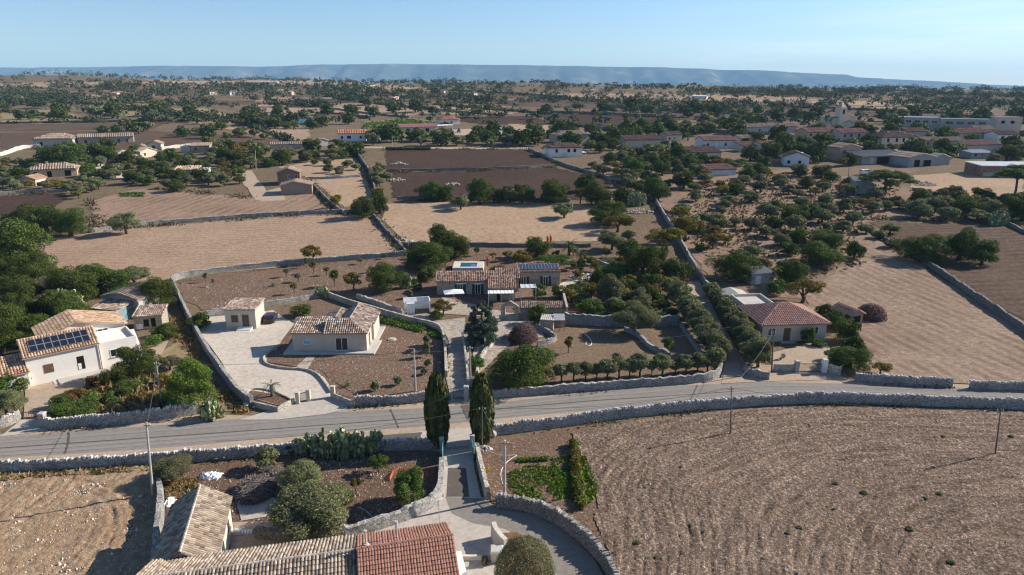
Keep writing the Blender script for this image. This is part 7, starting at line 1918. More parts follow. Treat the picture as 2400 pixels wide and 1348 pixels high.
def palm(px, pyb, wpx, hpx, label, trunk=0.45, fr=26, seed=1, cat='palm', name='palm_tree', mat='leaf_palm', up=0.6):
    m = mpp(G(px, pyb)); w = wpx * m; h = hpx * m / 0.95
    p = G(px, pyb)
    rng = random.Random(seed)
    r = empty(name, p, 0, label, cat); r['kind'] = 'thing'
    th = h * trunk
    MB().tube([(0, 0, -.1), (0.03, 0, th * .5), (0, 0.02, th)], [w * .07 + .05, w * .055 + .04, w * .06 + .05], 9).build('trunk', M['bark'], r)
    mb = MB()
    for i in range(fr):
        a = i * 2.4 + rng.uniform(-.2, .2)
        el = rng.uniform(-0.15, 1.25) * (up / .6)
        Lf = w * 0.52 * rng.uniform(.85, 1.1)
        prev = Vector((0, 0, th)); d = Vector((math.cos(a) * math.cos(el), math.sin(a) * math.cos(el), math.sin(el)))
        side = Vector((-math.sin(a), math.cos(a), 0))
        n = 6
        for k in range(n):
            nx = prev + d * Lf / n
            ww = Lf * 0.13 * math.sin(math.pi * (k + 0.8) / (n + .6))
            for sg in (1, -1):
                for q in (0.15, 0.6):
                    b0 = prev.lerp(nx, q); b1 = prev.lerp(nx, min(1, q + .42))
                    mb.add([b0, b1, b1 + side * sg * ww + d * ww * .5 - Vector((0, 0, ww * .35))], [(0, 1, 2)])
            prev = nx
            d = (d + Vector((0, 0, -0.26))).normalized()
    mb.build('crown', M[mat], r)
palm(1333, 601, 48, 56, 'taller of the two date palms behind the villa solar wing', 0.42, 40, 1)
palm(1360, 614, 42, 40, 'shorter of the two date palms behind the villa solar wing', 0.42, 34, 2)
palm(318, 742, 56, 50, 'palm with drooping fronds behind the old outbuilding', 0.4, 34, 3)
palm(727, 348, 30, 34, 'lone tall palm beside the grey cottage with magenta blossom', 0.5, 30, 4)
palm(1612, 330, 26, 30, 'shaggy palm near the hamlet wall', 0.35, 26, 5)
palm(640, 672, 24, 24, 'tiny fan palm in the sapling garden', 0.25, 22, 6, name='small_palm')
palm(815, 906, 26, 26, 'young fan palm in the soil garden of the plaster house', 0.3, 24, 7, name='small_palm')
palm(638, 930, 52, 56, 'spindly papaya-like tree in the planting bed by the courtyard gate', 0.5, 20, 8, cat='tree', name='papaya_tree', mat='leaf_cedar', up=0.45)
palm(758, 850, 18, 12, 'low aloe tuft below the terrace of the plaster house', 0.1, 14, 9, cat='plant', name='aloe_plant')
palm(1368, 790, 16, 16, 'dry yucca stump in the paddock', 0.5, 12, 10, cat='plant', name='yucca_plant', mat='dead_twig')
# saplings
SAP = [(482, 662, 10, 24), (500, 672, 8, 20), (672, 650, 14, 22), (784, 672, 22, 44), (766, 646, 16, 22), (700, 662, 16, 22), (719, 628, 10, 26), (690, 690, 18, 30), (844, 620, 14, 16), (900, 608, 14, 14), (736, 642, 20, 30), (870, 640, 12, 18), (1118, 600, 16, 22), (1155, 610, 18, 20), (1192, 612, 20, 26), (1420, 610, 18, 32), (835, 1160, 28, 40), (1090, 600, 12, 18)]
for i, (x, y, w_, h_) in enumerate(SAP):
    plant(['green', 'yellow', 'olive'][i % 3], x, y, w_, h_, frac=0.4, name='sapling', look=['thin green sapling', 'thin yellowish sapling', 'thin grey-green sapling'][i % 3])
# blooms on the flowering shrub and the oleander
def blooms(px, pyb, wpx, hpx, mat, n, label, name, seed):
    p, w, h = base_from_px(px, pyb, wpx, hpx)
    rng = np.random.default_rng(seed)
    d = sphere_dirs(rng, n); d[:, 2] = np.abs(d[:, 2])
    d = d[(np.sin(d[:, 0] * 5 + seed) + np.sin(d[:, 1] * 4)) > -0.2]
    q = np.array([0, 0, h * .5]) + d * np.array([w * .5, w * .5, h * .52])
    me = leaves_mesh(name, q, d, 0.22 if p.y < 100 else .35, 1.2, rng, M[mat], 0.5)
    return me, p
r = plant('green', 30, 930, 80, 60, 'oleander bush with faded red blossom by the garage drive', name='oleander_bush')
me, p = blooms(30, 930, 80, 60, 'petal_pink', 150, '', 'blossom', 2); link_mesh('blossom', me, r)
r = plant('green', 760, 340, 30, 16, 'bougainvillea covered in magenta blossom beside the grey cottage', name='bougainvillea')
me, p = blooms(760, 340, 30, 16, 'petal_magenta', 260, '', 'blossom', 3); link_mesh('blossom', me, r)
r = plant('green', 1137, 1325, 16, 26, 'small potted bougainvillea with magenta flowers beside the low yard wall', name='bougainvillea')
me, p = blooms(1137, 1318, 14, 18, 'petal_magenta', 60, '', 'blossom', 4); link_mesh('blossom', me, r)
for k, (x, y, lab, mt) in enumerate([(915, 1222, 'red-flowered plant below the pale curving wall', 'petal_red'), (975, 1203, 'yellow-green tuft at the bend of the pale curving wall', None), (862, 1245, 'yellowish shrub at the foot of the pale curving wall near the tiled roof', None)]):
    r = plant('yellow' if mt is None else 'green', x, y, 26, 18, lab, name='flower_tuft', frac=0.0)
    if mt: me, p = blooms(x, y, 24, 16, mt, 40, '', 'blossom', 9 + k); link_mesh('blossom', me, r)
# clipped hedges
def hedge(pts, w, h, label, mat='leaf_carob', n=3500, size=0.3):
    P = [G(*p) for p in pts]
    rng = np.random.default_rng(len(label))
    o0 = P[0].copy()
    Q, D = [], []
    tot = sum((b - a).length for a, b in zip(P[:-1], P[1:]))
    for a, b in zip(P[:-1], P[1:]):
        d = b - a; L_ = d.length; d = d / L_; nn = Vector((-d.y, d.x, 0)).normalized()
        for _ in range(int(n * L_ / tot)):
            f = rng.integers(0, 3); t = rng.uniform(0, L_)
            if f == 0: off, z, nv = rng.uniform(-.5, .5) * w, h, Vector((0, 0, 1))
            else:
                sg = 1 if f == 1 else -1
                off, z, nv = sg * w / 2, rng.uniform(0.05, 1) * h, nn * sg
            bump = mnoise.noise(Vector((a.x + t * .5, z, off))) * 0.25
            q = a + d * t + nn * off + nv * bump
            Q.append((q.x - o0.x, q.y - o0.y, z + nv.z * bump)); D.append(nv)
    me = leaves_mesh('hedge', np.array(Q), np.array(D), size, 1.3, rng, M[mat], 0.5)
    o = link_mesh('hedge', me, None, o0)
    cm = MB()
    for a, b in zip(P[:-1], P[1:]):
        d = b - a; m = (a + b) / 2 - o0
        cm.box((m.x, m.y, h * .45), (d.length, w * .8, h * .86), math.atan2(d.y, d.x))
    cm.build('inner_branches', M['leaf_carob'], o)
    return tag(o, label, 'hedge', None, 'thing')
hedge([(1400, 660), (1462, 656)], 2.6, 3.0, 'square clipped hedge in the villa garden', 'leaf_green', 3200)
hedge([(205, 404), (232, 370)], 3.4, 2.6, 'tall clipped green hedge along the lane by the umbrella pine', 'leaf_green', 2600, .5)
hedge([(905, 352), (1010, 352)], 1.6, 1.4, 'low hedge bordering the dark ploughed strip', 'leaf_carob', 900, .5)
# vine on its fence
def vine():
    a, b = G(1343, 1042), G(1362, 1196)
    r = empty('vine_fence', a, 0, 'vine-covered fence at the edge of the vegetable patch', 'fence')
    rng = np.random.default_rng(4)
    n = 4600
    t = rng.uniform(0, 1, n)
    d = b - a
    wv = 0.27 + 0.06 * np.sin(t * 37)
    z = rng.uniform(0, 1, n) ** .6 * (0.8 + 0.12 * np.sin(t * 19))
    off = rng.normal(0, 1, n) * wv * .8
    P = np.stack([d.x * t + off, d.y * t + rng.normal(0, .1, n), z], 1)
    D = np.stack([off * 2, rng.normal(0, .5, n), z * .6 + .3], 1)
    k = rng.uniform(0, 1, n) < .55 + .3 * (t < .5)
    for sel, mt, nm in ((k, 'leaf_yellow', 'yellow_leaves'), (~k, 'leaf_aleppo', 'green_leaves')):
        link_mesh(nm, leaves_mesh(nm, P[sel], D[sel], .26, 1.2, rng, M[mt], .6), r)
    for q in np.linspace(0, 1, 6):
        MB().tube([(d.x * q, d.y * q, -.1), (d.x * q, d.y * q, 1.0)], .05, 6).build('post', M['wood'], r)
vine()
# ---------------------------------------------------------------- poles, cables, gates, kerbs
M['pole_concrete'] = plain_mat('concrete_pole', (0.40, 0.375, 0.34), 0.85)
M['pole_wood'] = plain_mat('wooden_pole', (0.13, 0.105, 0.085), 0.9)
M['cable'] = plain_mat('cable', (0.10, 0.095, 0.09), 0.7)
M['teal_metal'] = plain_mat('teal_gate_paint', (0.11, 0.26, 0.27), 0.6)
def toph(p, px, py):
    d = ray(px, py); k = p.y / d[1]
    return CAM_H + d[2] * k - p.z
POLES = {}
def pole(key, base, top, label, mat='pole_concrete', r=0.14, arm=True, name='utility_pole', group=None):
    p = G(*base); h = toph(p, *top)
    d = ray(*top); k = p.y / d[1]; tx = d[0] * k - p.x
    o = empty(name, p, 0, label, 'utility pole', group); o['kind'] = 'thing'
    MB().tube([(0, 0, -0.3), (tx, 0, h)], [r, r * .65], 10).build('shaft', M[mat], o)
    if arm:
        MB().tube([(tx - .35, 0.02, h - .35), (tx + .35, 0.02, h - .35)], .04, 6).build('crossarm', M['iron'], o)
        for q in (-.3, .3): MB().tube([(tx + q, .02, h - .33), (tx + q, .02, h - .12)], [.045, .03], 6).build('insulator', M['white'], o)
    POLES[key] = p + Vector((tx, 0, h - .15))
    return o
pole('a', (358, 1160), (343, 990), 'leaning concrete pole between disturbed ground and farmhouse wing')
pole('b', (1182, 1170), (1183, 1032), 'thick pale concrete pole at the edge of the vegetable patch', r=.17)
pole('c', (974, 918), (970, 818), 'pale concrete pole standing in the soil garden of the plaster house', r=.15, arm=False)
pole('d', (1713, 1017), (1714, 906), 'thin dark pole in the ploughed field near the road wall', 'pole_wood', .09)
pole('e', (2333, 1065), (2346, 957), 'thin dark pole standing far across the ploughed field by the frame edge', 'pole_wood', .09)
pole('f', (1103, 906), (1101, 812), 'pale pole with a meter box beside the stone lane gate', r=.14)
pole('g', (379, 950), (366, 848), 'slim grey pole in the weedy garden next to the light green pine', r=.1)
pole('h', (1809, 872), (1813, 776), 'brown wooden pole at the forecourt corner of the hipped house', 'pole_wood', .13)
pole('i', (1130, 1066), (1130, 953), 'slim dark pole right against the gate cypress', 'pole_wood', .08)
pole('j', (406, 900), (405, 842), 'short thin post behind the slim grey pole', 'pole_wood', .06, arm=False)
for i, (b, t, lab) in enumerate([((600, 396), (598, 352), 'thick dark post by the lane of the brown garage'), ((437, 396), (434, 330), 'tall thin mast behind the orange-roofed house'), ((920, 352), (919, 320), 'pole beside the shade tree at the far lane'), ((831, 352), (829, 334), 'short pole in front of the white house with red gable'),
        ((1750, 362), (1748, 340), 'bracketed lamp pole in front of the dark round tree'), ((1316, 334), (1315, 305), 'pole by the dark conifer behind the white two-storey house'), ((1340, 336), (1339, 308), 'second pole by the dark conifer, under the tan house'), ((1395, 330), (1394, 300), 'twin-like pole above the orchard behind the long barn'),
        ((280, 244), (279, 231), 'lone pole in the greenish far field'), ((429, 241), (429, 228), 'lone pole at the end of the greenish far field'), ((1942, 412), (1943, 380), 'thin pole by the parked van'), ((1989, 418), (1990, 392), 'thin pole nearer the umbrella pine by the van')]):
    pole('far%d' % i, b, t, lab, 'pole_concrete' if i % 2 == 0 else 'pole_wood', .16, arm=False)
def cable(a, b, label, sag=0.6, r=0.022):
    a, b = Vector(a), Vector(b)
    pts = [a.lerp(b, i / 20) - Vector((0, 0, sag * 4 * (i / 20) * (1 - i / 20))) - a for i in range(21)]
    o = MB().tube(pts, r, 5).build('power_cable', M['cable'], loc=a)
    return tag(o, label, 'cable', None, 'thing')
cable(POLES['a'], POLES['g'], 'overhead cable from leaning pole across the road to the weedy garden', .5)
cable(POLES['b'], POLES['i'], 'overhead cable between the pale patch pole and the cypress pole', .4)
cable(POLES['i'], POLES['d'], 'overhead cable spanning the road wall to the field pole', 1.0)
cable(POLES['d'], POLES['e'], 'overhead cable between the two thin field poles', .9)
cable(POLES['d'], POLES['h'], 'overhead cable from field pole up to the wooden pole at the forecourt', .6)
cable(POLES['h'], Vector((40.9, 104.6, 3.3)), 'service cable from wooden pole to the hipped house', .2)
cable(POLES['f'], Vector((34, 100, 4.2)), 'long cable running over the paddock to the avenue', 1.3)
cable(POLES['g'], POLES['c'], 'long cable across the gravel yard to the soil garden pole', .9)
cable(POLES['c'], POLES['f'], 'cable across the soil garden to the lane pole', .4)
cable(POLES['i'], Vector((-30, 62, 5.5)), 'cable running over the prickly pear hedge along the road', .7)

def pillar(p, w, h, mat, label, name='gate_pillar', cap='concrete_flat', group=None):
    o = empty(name, p, 0, label, 'gate pillar', group); o['kind'] = 'thing'
    MB().span((-w / 2, -w / 2, -.2), (w / 2, w / 2, h)).build('shaft', M[mat], o)
    MB().box((0, 0, h + .053), (w * 1.2, w * 1.2, .1), 0, .8).build('cap', M[cap], o)
    return o
def bars_gate(a, b, h, label, mat='iron', n=10, panel=False, lift=.1):
    a, b = Vector(a), Vector(b); d = b - a; L_ = d.length
    o = empty('metal_gate', a, math.atan2(d.y, d.x), label, 'gate'); o['kind'] = 'thing'
    fr = MB().span((0, -.03, lift), (L_, .03, lift + .07)).span((0, -.03, h - .07), (L_, .03, h)).span((0, -.031, lift + .002), (.06, .031, h - .002)).span((L_ - .06, -.031, lift + .002), (L_, .031, h - .002))
    fr.build('gate_frame', M[mat], o)
    bb = MB()
    if panel: bb.span((.062, -.015, lift + .07), (L_ - .062, .015, h - .07))
    else:
        for i in range(1, n): bb.tube([(L_ * i / n, 0, lift + .05), (L_ * i / n, 0, h - .05)], .022, 5)
    bb.build('gate_bars' if not panel else 'gate_panel', M[mat], o)
    return o
pillar(G(1036, 1062), .45, 1.9, 'concrete_grey', 'grey gate pillar at the farm drive beneath the cypress nearer the flower garden')
pillar(G(1107, 1056), .45, 1.9, 'concrete_grey', 'grey gate pillar at the farm drive beneath the cypress by the pole')
bars_gate(G(1039, 1064), G(1037, 1088), 1.7, 'open teal metal gate leaf on the flower garden side of the farm drive', 'teal_metal', panel=True)
bars_gate(G(1106, 1060), G(1110, 1082), 1.7, 'open teal metal gate leaf on the ploughed field side of the farm drive', 'teal_metal', panel=True)
bars_gate(G(1144, 1172), G(1163, 1186), .9, 'small rusty gate in the gap between the two driveway walls', 'iron', 6)
pillar(G(699, 946), .5, 1.55, 'plaster_tan', 'pale pillar of the small pedestrian gate, the one next to the planter wall')
pillar(G(724, 940), .5, 1.55, 'plaster_tan', 'pale pillar between the pedestrian gate and the open driveway')
bars_gate(G(703, 944), G(721, 939), 1.3, 'small iron pedestrian gate with vertical bars', 'iron', 9)
pillar(G(781, 932), .55, 1.6, 'plaster_tan', 'pale pillar on the garden side of the courtyard entrance')
wall([(690, 946), (652, 966), (598, 954), (588, 950)], .75, 'low pale block wall round the planting bed at the courtyard entrance', name='planter_wall', mat='block', coped=False, smooth=0, w=.25, rough=.02, cat='low wall')
wall([(783, 934), (828, 954)], .8, 'low pale wall joining entrance pillar to the drystone wall', name='entrance_wall', mat='block', coped=False, smooth=0, w=.25, rough=.02, cat='low wall')
wall([(578, 922), (590, 914), (612, 913), (645, 920), (682, 938)], .28, 'pale curved kerb around the planting bed', name='garden_kerb', mat='block', coped=False, w=.22, rough=.02, cat='kerb')
wall([(655, 812), (632, 826), (616, 842), (622, 856), (660, 866), (718, 868), (745, 880), (760, 898), (776, 922)], .4, 'pale serpentine kerb between gravel yard and soil garden', name='garden_kerb', mat='block', coped=False, w=.25, rough=.02, cat='kerb')
pillar(G(1866, 872), .6, 1.7, 'concrete_grey', 'grey pillar of the forecourt gate, nearer the wooden pole')
pillar(G(1930, 873), .7, 2.0, 'plaster_white', 'wide whitish pillar of the forecourt gate')
bars_gate(G(1870, 872), G(1926, 873), 1.35, 'dark iron sliding gate of the forecourt with horizontal gap', 'iron', 22)
wall([(1812, 870), (1862, 871)], 1.15, 'block boundary wall between wooden pole and forecourt gate', name='boundary_wall', mat='block', coped=False, w=.25, rough=.01, cat='wall')
wall([(1936, 872), (1970, 880)], 1.3, 'short block wall bending away from the whitish gate pillar', name='boundary_wall', mat='block', coped=False, w=.25, rough=.01, cat='wall')
bars_gate(G(1972, 881), G(2002, 890), 1.25, 'dark railing panel closing the forecourt corner', 'iron', 14)
pillar(G(104, 1000), .7, 1.8, 'stonewall', 'rounded stone gate pillar at the drive of the white solar house')
bars_gate(G(52, 982), G(98, 978), .9, 'low dark iron gate across the drive of the white solar house', 'iron', 8)
wall([(-60, 1010), (0, 1004), (30, 992), (48, 982)], 1.2, 'pale drystone wall below the oleander at the drive entrance', w=.6)
bars_gate(G(1062, 936), G(1090, 934), 1.2, 'thin iron gate across the stone lane', 'iron', 12)
pillar(G(1093, 938), .6, 2.0, 'concrete_grey', 'broad grey pillar at the stone lane gate under the pole')
# yard wall and curved spur beside the red roof
wall([(1157, 1258), (1163, 1275), (1177, 1292), (1186, 1300)], 1.6, 'pale curved wall spur rising to a rounded end in the yard', name='curved_spur_wall', mat='render_wall', coped=False, w=.55, rough=.03, cat='wall')
o = pillar(G(1164, 1312), 1.0, 1.1, 'render_wall', 'squat square masonry block at the end of the low yard wall', name='masonry_block')
wall([(1070, 1312), (1110, 1312), (1152, 1312)], .45, 'low weathered yard wall in front of the white slab', name='yard_wall', mat='plaster_old' if False else 'render_wall', coped=False, w=.35, rough=.03, cat='wall')

# ---------------------------------------------------------------- vehicles and odds and ends
M['car_black'] = plain_mat('black_car_paint', (0.025, 0.02, 0.022), 0.25, spec=.6)
M['car_white'] = plain_mat('white_car_paint', (0.75, 0.76, 0.78), 0.3, spec=.6)
M['car_blue'] = plain_mat('blue_car_paint', (0.03, 0.10, 0.22), 0.3, spec=.6)
M['car_grey'] = plain_mat('grey_car_paint', (0.25, 0.26, 0.28), 0.3, spec=.6)
M['tyre'] = plain_mat('tyre_rubber', (0.02, 0.02, 0.02), .9)
M['rear_light'] = plain_mat('rear_light', (0.4, 0.02, 0.02), .3)
M['tractor_blue'] = plain_mat('tractor_blue', (0.03, 0.14, 0.36), .5)
def vehicle(p, rz, label, mat, van=False, cat='car', name='parked_car'):
    o = empty(name, p, rz, label, cat); o['kind'] = 'thing'
    L_, W_, H_ = (5.0, 1.95, 2.2) if van else (4.1, 1.75, 1.48)
    prof = [(-.5, .25), (.5, .25), (.5, .62), (.42, .72), (.30, .98), (.24, 1), (-.46, 1), (-.5, .7)] if van else [(-.5, .2), (.5, .2), (.5, .5), (.44, .58), (.22, .64), (.10, .97), (.02, 1), (-.36, 1), (-.46, .66), (-.5, .6)]
    n = len(prof)
    vs = []
    for sg in (-1, 1):
        for x, z in prof:
            k = 1 - .16 * max(0, (z - .6) / .4)
            vs.append((x * L_, sg * W_ / 2 * k, z * H_))
    fs = [tuple(range(n)), tuple(range(n, 2 * n))[::-1]] + [((i + 1) % n, i, n + i, n + (i + 1) % n) for i in range(n)]
    MB().add(vs, fs).build('body', M[mat], o)
    g = MB()
    for sg in (-1, 1):
        a, b = (.70, .93) if van else (.66, .92)
        g.box((-.06 * L_ if not van else 0, sg * (W_ / 2 * .925), (a + b) / 2 * H_), (L_ * (.46 if not van else .6), .03, (b - a) * H_), 0, .9)
    g.box((-.485 * L_ if van else -.42 * L_, 0, .82 * H_), (.06, W_ * .72, .24 * H_)); g.box((.38 * L_ if van else .17 * L_, 0, .82 * H_), (.08, W_ * .74, .22 * H_))
    g.build('windows', M['glass'], o)
    for sx in (-.31, .31):
        for sg in (-1, 1):
            MB().tube([(sx * L_, sg * (W_ / 2 - .2), .31), (sx * L_, sg * (W_ / 2 + .01), .31)], .31, 14).build('wheel', M['tyre'], o)
    for sg in (-1, 1): MB().box((-.5 * L_, sg * W_ * .38, .56 * H_), (.05, .25, .14)).build('rear_light', M['rear_light'], o)
    return o
vehicle(G(635, 752), R(98), 'dark hatchback parked behind the small cube house, tail towards the yard', 'car_black')
vehicle(G(2028, 410), R(15), 'white van with dark windows parked near the umbrella pine', 'car_white', True, 'van', 'parked_van')
vehicle(G(2139, 352), R(10), 'blue car parked in the village yard below the cream house', 'car_blue')
vehicle(G(2158, 352), R(8), 'dark car next to the blue car in the village yard', 'car_black')
vehicle(G(2102, 360), R(5), 'silver car parked behind the open barn', 'car_grey')
def tractor(p, rz, label, mat='tractor_blue'):
    o = empty('tractor', p, rz, label, 'tractor', 'tractors in the machine yard'); o['kind'] = 'thing'
    MB().box((.9, 0, 1.15), (2.2, .8, .9), 0, .9).box((-.6, 0, 1.0), (1.2, 1.0, .6)).build('body', M[mat], o)
    MB().box((-.6, 0, 2.0), (1.4, 1.3, 1.3), 0, .85).build('cab', M['glass'], o)
    MB().box((-.6, 0, 2.72), (1.5, 1.4, .12)).build('cab_roof', M[mat], o)
    for sg in (-1, 1):
        MB().tube([(-.8, sg * .6, .8), (-.8, sg * 1.05, .8)], .8, 14).build('wheel', M['tyre'], o)
        MB().tube([(1.4, sg * .55, .5), (1.4, sg * .85, .5)], .5, 12).build('wheel', M['tyre'], o)
for (x, y, a, lab) in ((1040, 309, 20, 'blue tractor under the edge of the white canopy'), (1058, 311, 60, 'blue tractor parked beside the first, nose towards the lane'), (1075, 311, 100, 'blue tractor near the end of the machine yard row'), (1168, 306, 30, 'blue tractor alone across the machine yard'), (1182, 304, 80, 'small blue tractor beyond the lone one')):
    tractor(G(x, y), R(a), lab)
# white plastic sheet over the branches
def crumple(p, w, d, h, mat, name, label, cat, seed, n=14):
    rng = random.Random(seed)
    vs, fs = [], []
    for j in range(n):
        for i in range(n):
            u, v = i / (n - 1) - .5, j / (n - 1) - .5
            e = max(0, 1 - (2 * max(abs(u), abs(v))) ** 3)
            vs.append((u * w + rng.uniform(-.06, .06) * w, v * d + rng.uniform(-.06, .06) * d, e * h * rng.uniform(.35, 1) + .03))
    for j in range(n - 1):
        for i in range(n - 1): fs.append((j * n + i, j * n + i + 1, (j + 1) * n + i + 1, (j + 1) * n + i))
    return tag(MB().add(vs, fs).build(name, M[mat], loc=p), label, cat, None, 'thing')
crumple(G(492, 1118), 2.3, 1.3, .6, 'white', 'plastic_sheet', 'crumpled white plastic sheet lying on cut branches', 'plastic sheet', 3)
crumple(G(398, 1178), .9, 1.6, .5, 'white', 'plastic_sheet', 'small white plastic bundle between sunlit wall and tiled wing', 'plastic sheet', 4)
crumple(G(704, 752), 2.2, .9, .8, 'car_white', 'tarpaulin', 'rumpled pale tarpaulin left behind the plaster house', 'tarpaulin', 5)
M['rock'] = island_mat('pale_rock', [(0.36, 0.33, 0.29), (0.48, 0.445, 0.39), (0.58, 0.545, 0.49)], stain=((0.25, 0.22, 0.19), 1.2, .5))
def rubble(px, py, w, n, label, seed, s=.35):
    p = G(px, py); rng = random.Random(seed); mb = MB()
    for _ in range(n):
        a, q = rng.uniform(0, 6.28), math.sqrt(rng.random())
        x, y = math.cos(a) * q * w / 2, math.sin(a) * q * w * .3
        mb.blob((x, y, (1 - q) * w * .16 + s * .2), s * rng.uniform(.5, 1.2), rng, .3, (1, 1, .7))
    return tag(mb.build('stone_heap', M['rock'], loc=p), label, 'stone heap', None, 'thing')
rubble(2170, 434, 9, 90, 'heap of pale stones by the umbrella pine and dry field', 1)
rubble(935, 386, 8, 60, 'heap of pale rocks in the upper ploughed strip', 2)
rubble(1062, 434, 7, 40, 'scatter of pale rocks in the lower ploughed strip', 3)
rubble(930, 424, 8, 50, 'rock pile at the corner of the lower ploughed strip', 4)
rubble(1498, 498, 9, 60, 'stony mound beside the head of the long pale wall', 5)
rubble(945, 566, 5, 40, 'tumbled white stones at the corner of the dry field', 6)
rubble(580, 952, 2.6, 26, 'pile of white stones at the end of the long compound wall', 7, .25)
rubble(1135, 1052, 1.8, 40, 'tumble of white stones behind the gate cypress', 8, .2)
rubble(1365, 652, 6, 60, 'white rockery stones edging the villa garden path', 9, .4)
tag(MB().blob((0, 0, .4), .55, random.Random(2), .12, (1, .7, 1)).build('boulder', M['rock'], loc=G(1155, 1024)), 'single pale boulder at the start of the ploughed field wall', 'boulder', None, 'thing')
M['yellow_plastic'] = plain_mat('yellow_plastic', (0.60, 0.36, 0.02), .5)
p = G(1140, 1106); r = empty('crate', p, .3, 'small yellow plastic crate beside the straight drive wall', 'crate')
MB().span((-.3, -.2, 0), (.3, .2, .05)).span((-.3, -.2, .052), (-.26, .2, .35)).span((.26, -.2, .052), (.3, .2, .35)).span((-.258, -.2, .052), (.258, -.16, .35)).span((-.258, .16, .052), (.258, .2, .35)).build('tub', M['yellow_plastic'], r)
def line_thing(pts, rr, mat, name, label, cat, lift=.04):
    P = smooth_line([G(*p) for p in pts], 3); o0 = P[0].copy()
    return tag(MB().tube([p - o0 + Vector((0, 0, lift)) for p in P], rr, 6).build(name, M[mat], loc=o0), label, cat, None, 'thing')
line_thing([(1358, 776), (1376, 786), (1388, 802), (1384, 812), (1372, 810), (1374, 802)], .06, 'white', 'garden_hose', 'loose white hose looping on the paddock ground', 'hose')
line_thing([(1142, 1056), (1170, 1068), (1200, 1068), (1216, 1066), (1190, 1080), (1172, 1105), (1176, 1130), (1190, 1166)], .035, 'white', 'garden_hose', 'thin white hose winding around the patch pole', 'hose')
line_thing([(870, 1210), (855, 1195), (838, 1190)], .03, 'white', 'garden_hose', 'short pale hose under the big olive in the flower garden', 'hose')
r = empty('garden_table', G(330, 812), 0, 'red-topped garden table beside the outer stair of the white house', 'table')
M['red_plastic'] = plain_mat('red_plastic', (0.5, 0.02, 0.03), .5)
MB().span((-.9, -.5, .72), (.9, .5, .77)).build('table_top', M['red_plastic'], r)
for a in (-.8, .8):
    for b in (-.4, .4): MB().span((a - .04, b - .04, 0), (a + .04, b + .04, .718)).build('leg', M['wood'], r)
r = empty('white_trough', G(568, 1252), .1, 'white stepped concrete trough beside the tiled wing', 'trough')
MB().span((-.7, -.25, 0), (-.1, .25, .5)).build('basin', M['white'], r)
for k in range(4): MB().span((k * .26 - .05, -.25, 0), (k * .26 + .12, .25, .3)).build('slab', M['white'], r)
r = empty('motorcycle', G(1834, 842), .8, 'old motorcycle leaning on the stony forecourt', 'motorcycle')
for q in (-.6, .6): MB().tube([(q, -.05, .32), (q, .05, .32)], .32, 14).build('wheel', M['tyre'], r)
MB().tube([(-.6, 0, .35), (-.1, 0, .6), (.35, 0, .75), (.6, 0, .35)], .06, 6).box((0, 0, .75), (.5, .25, .25), 0, .8).build('frame', M['iron'], r)
MB().box((-.35, 0, .86), (.6, .24, .1), 0, .8).build('saddle', M['darkwood'], r)
MB().tube([(.4, -.35, 1.05), (.42, 0, .98), (.4, .35, 1.05)], .025, 6).build('handlebar', M['steel'], r)
# orange plastic netting round the shrub
M['orange_net'] = plain_mat('orange_netting', (0.50, 0.15, 0.07), .7)
def netting():
    P = [G(*p) for p in [(914, 1128), (922, 1112), (938, 1104), (962, 1106), (984, 1104), (992, 1118), (990, 1128)]]
    o0 = P[0].copy(); mb = MB()
    for a, b in zip(P[:-1], P[1:]):
        n = max(2, int((b - a).length / .12))
        for k in range(5): mb.tube([a - o0 + Vector((0, 0, .08 + k * .1)), b - o0 + Vector((0, 0, .08 + k * .1))], .028, 4)
        for i in range(n): mb.tube([a.lerp(b, i / n) - o0 + Vector((0, 0, .08)), a.lerp(b, i / n) - o0 + Vector((0, 0, .5))], .02, 4)
    tag(mb.build('plastic_netting', M['orange_net'], loc=o0), 'low orange plastic netting around the garden shrub', 'netting', None, 'thing')
netting()
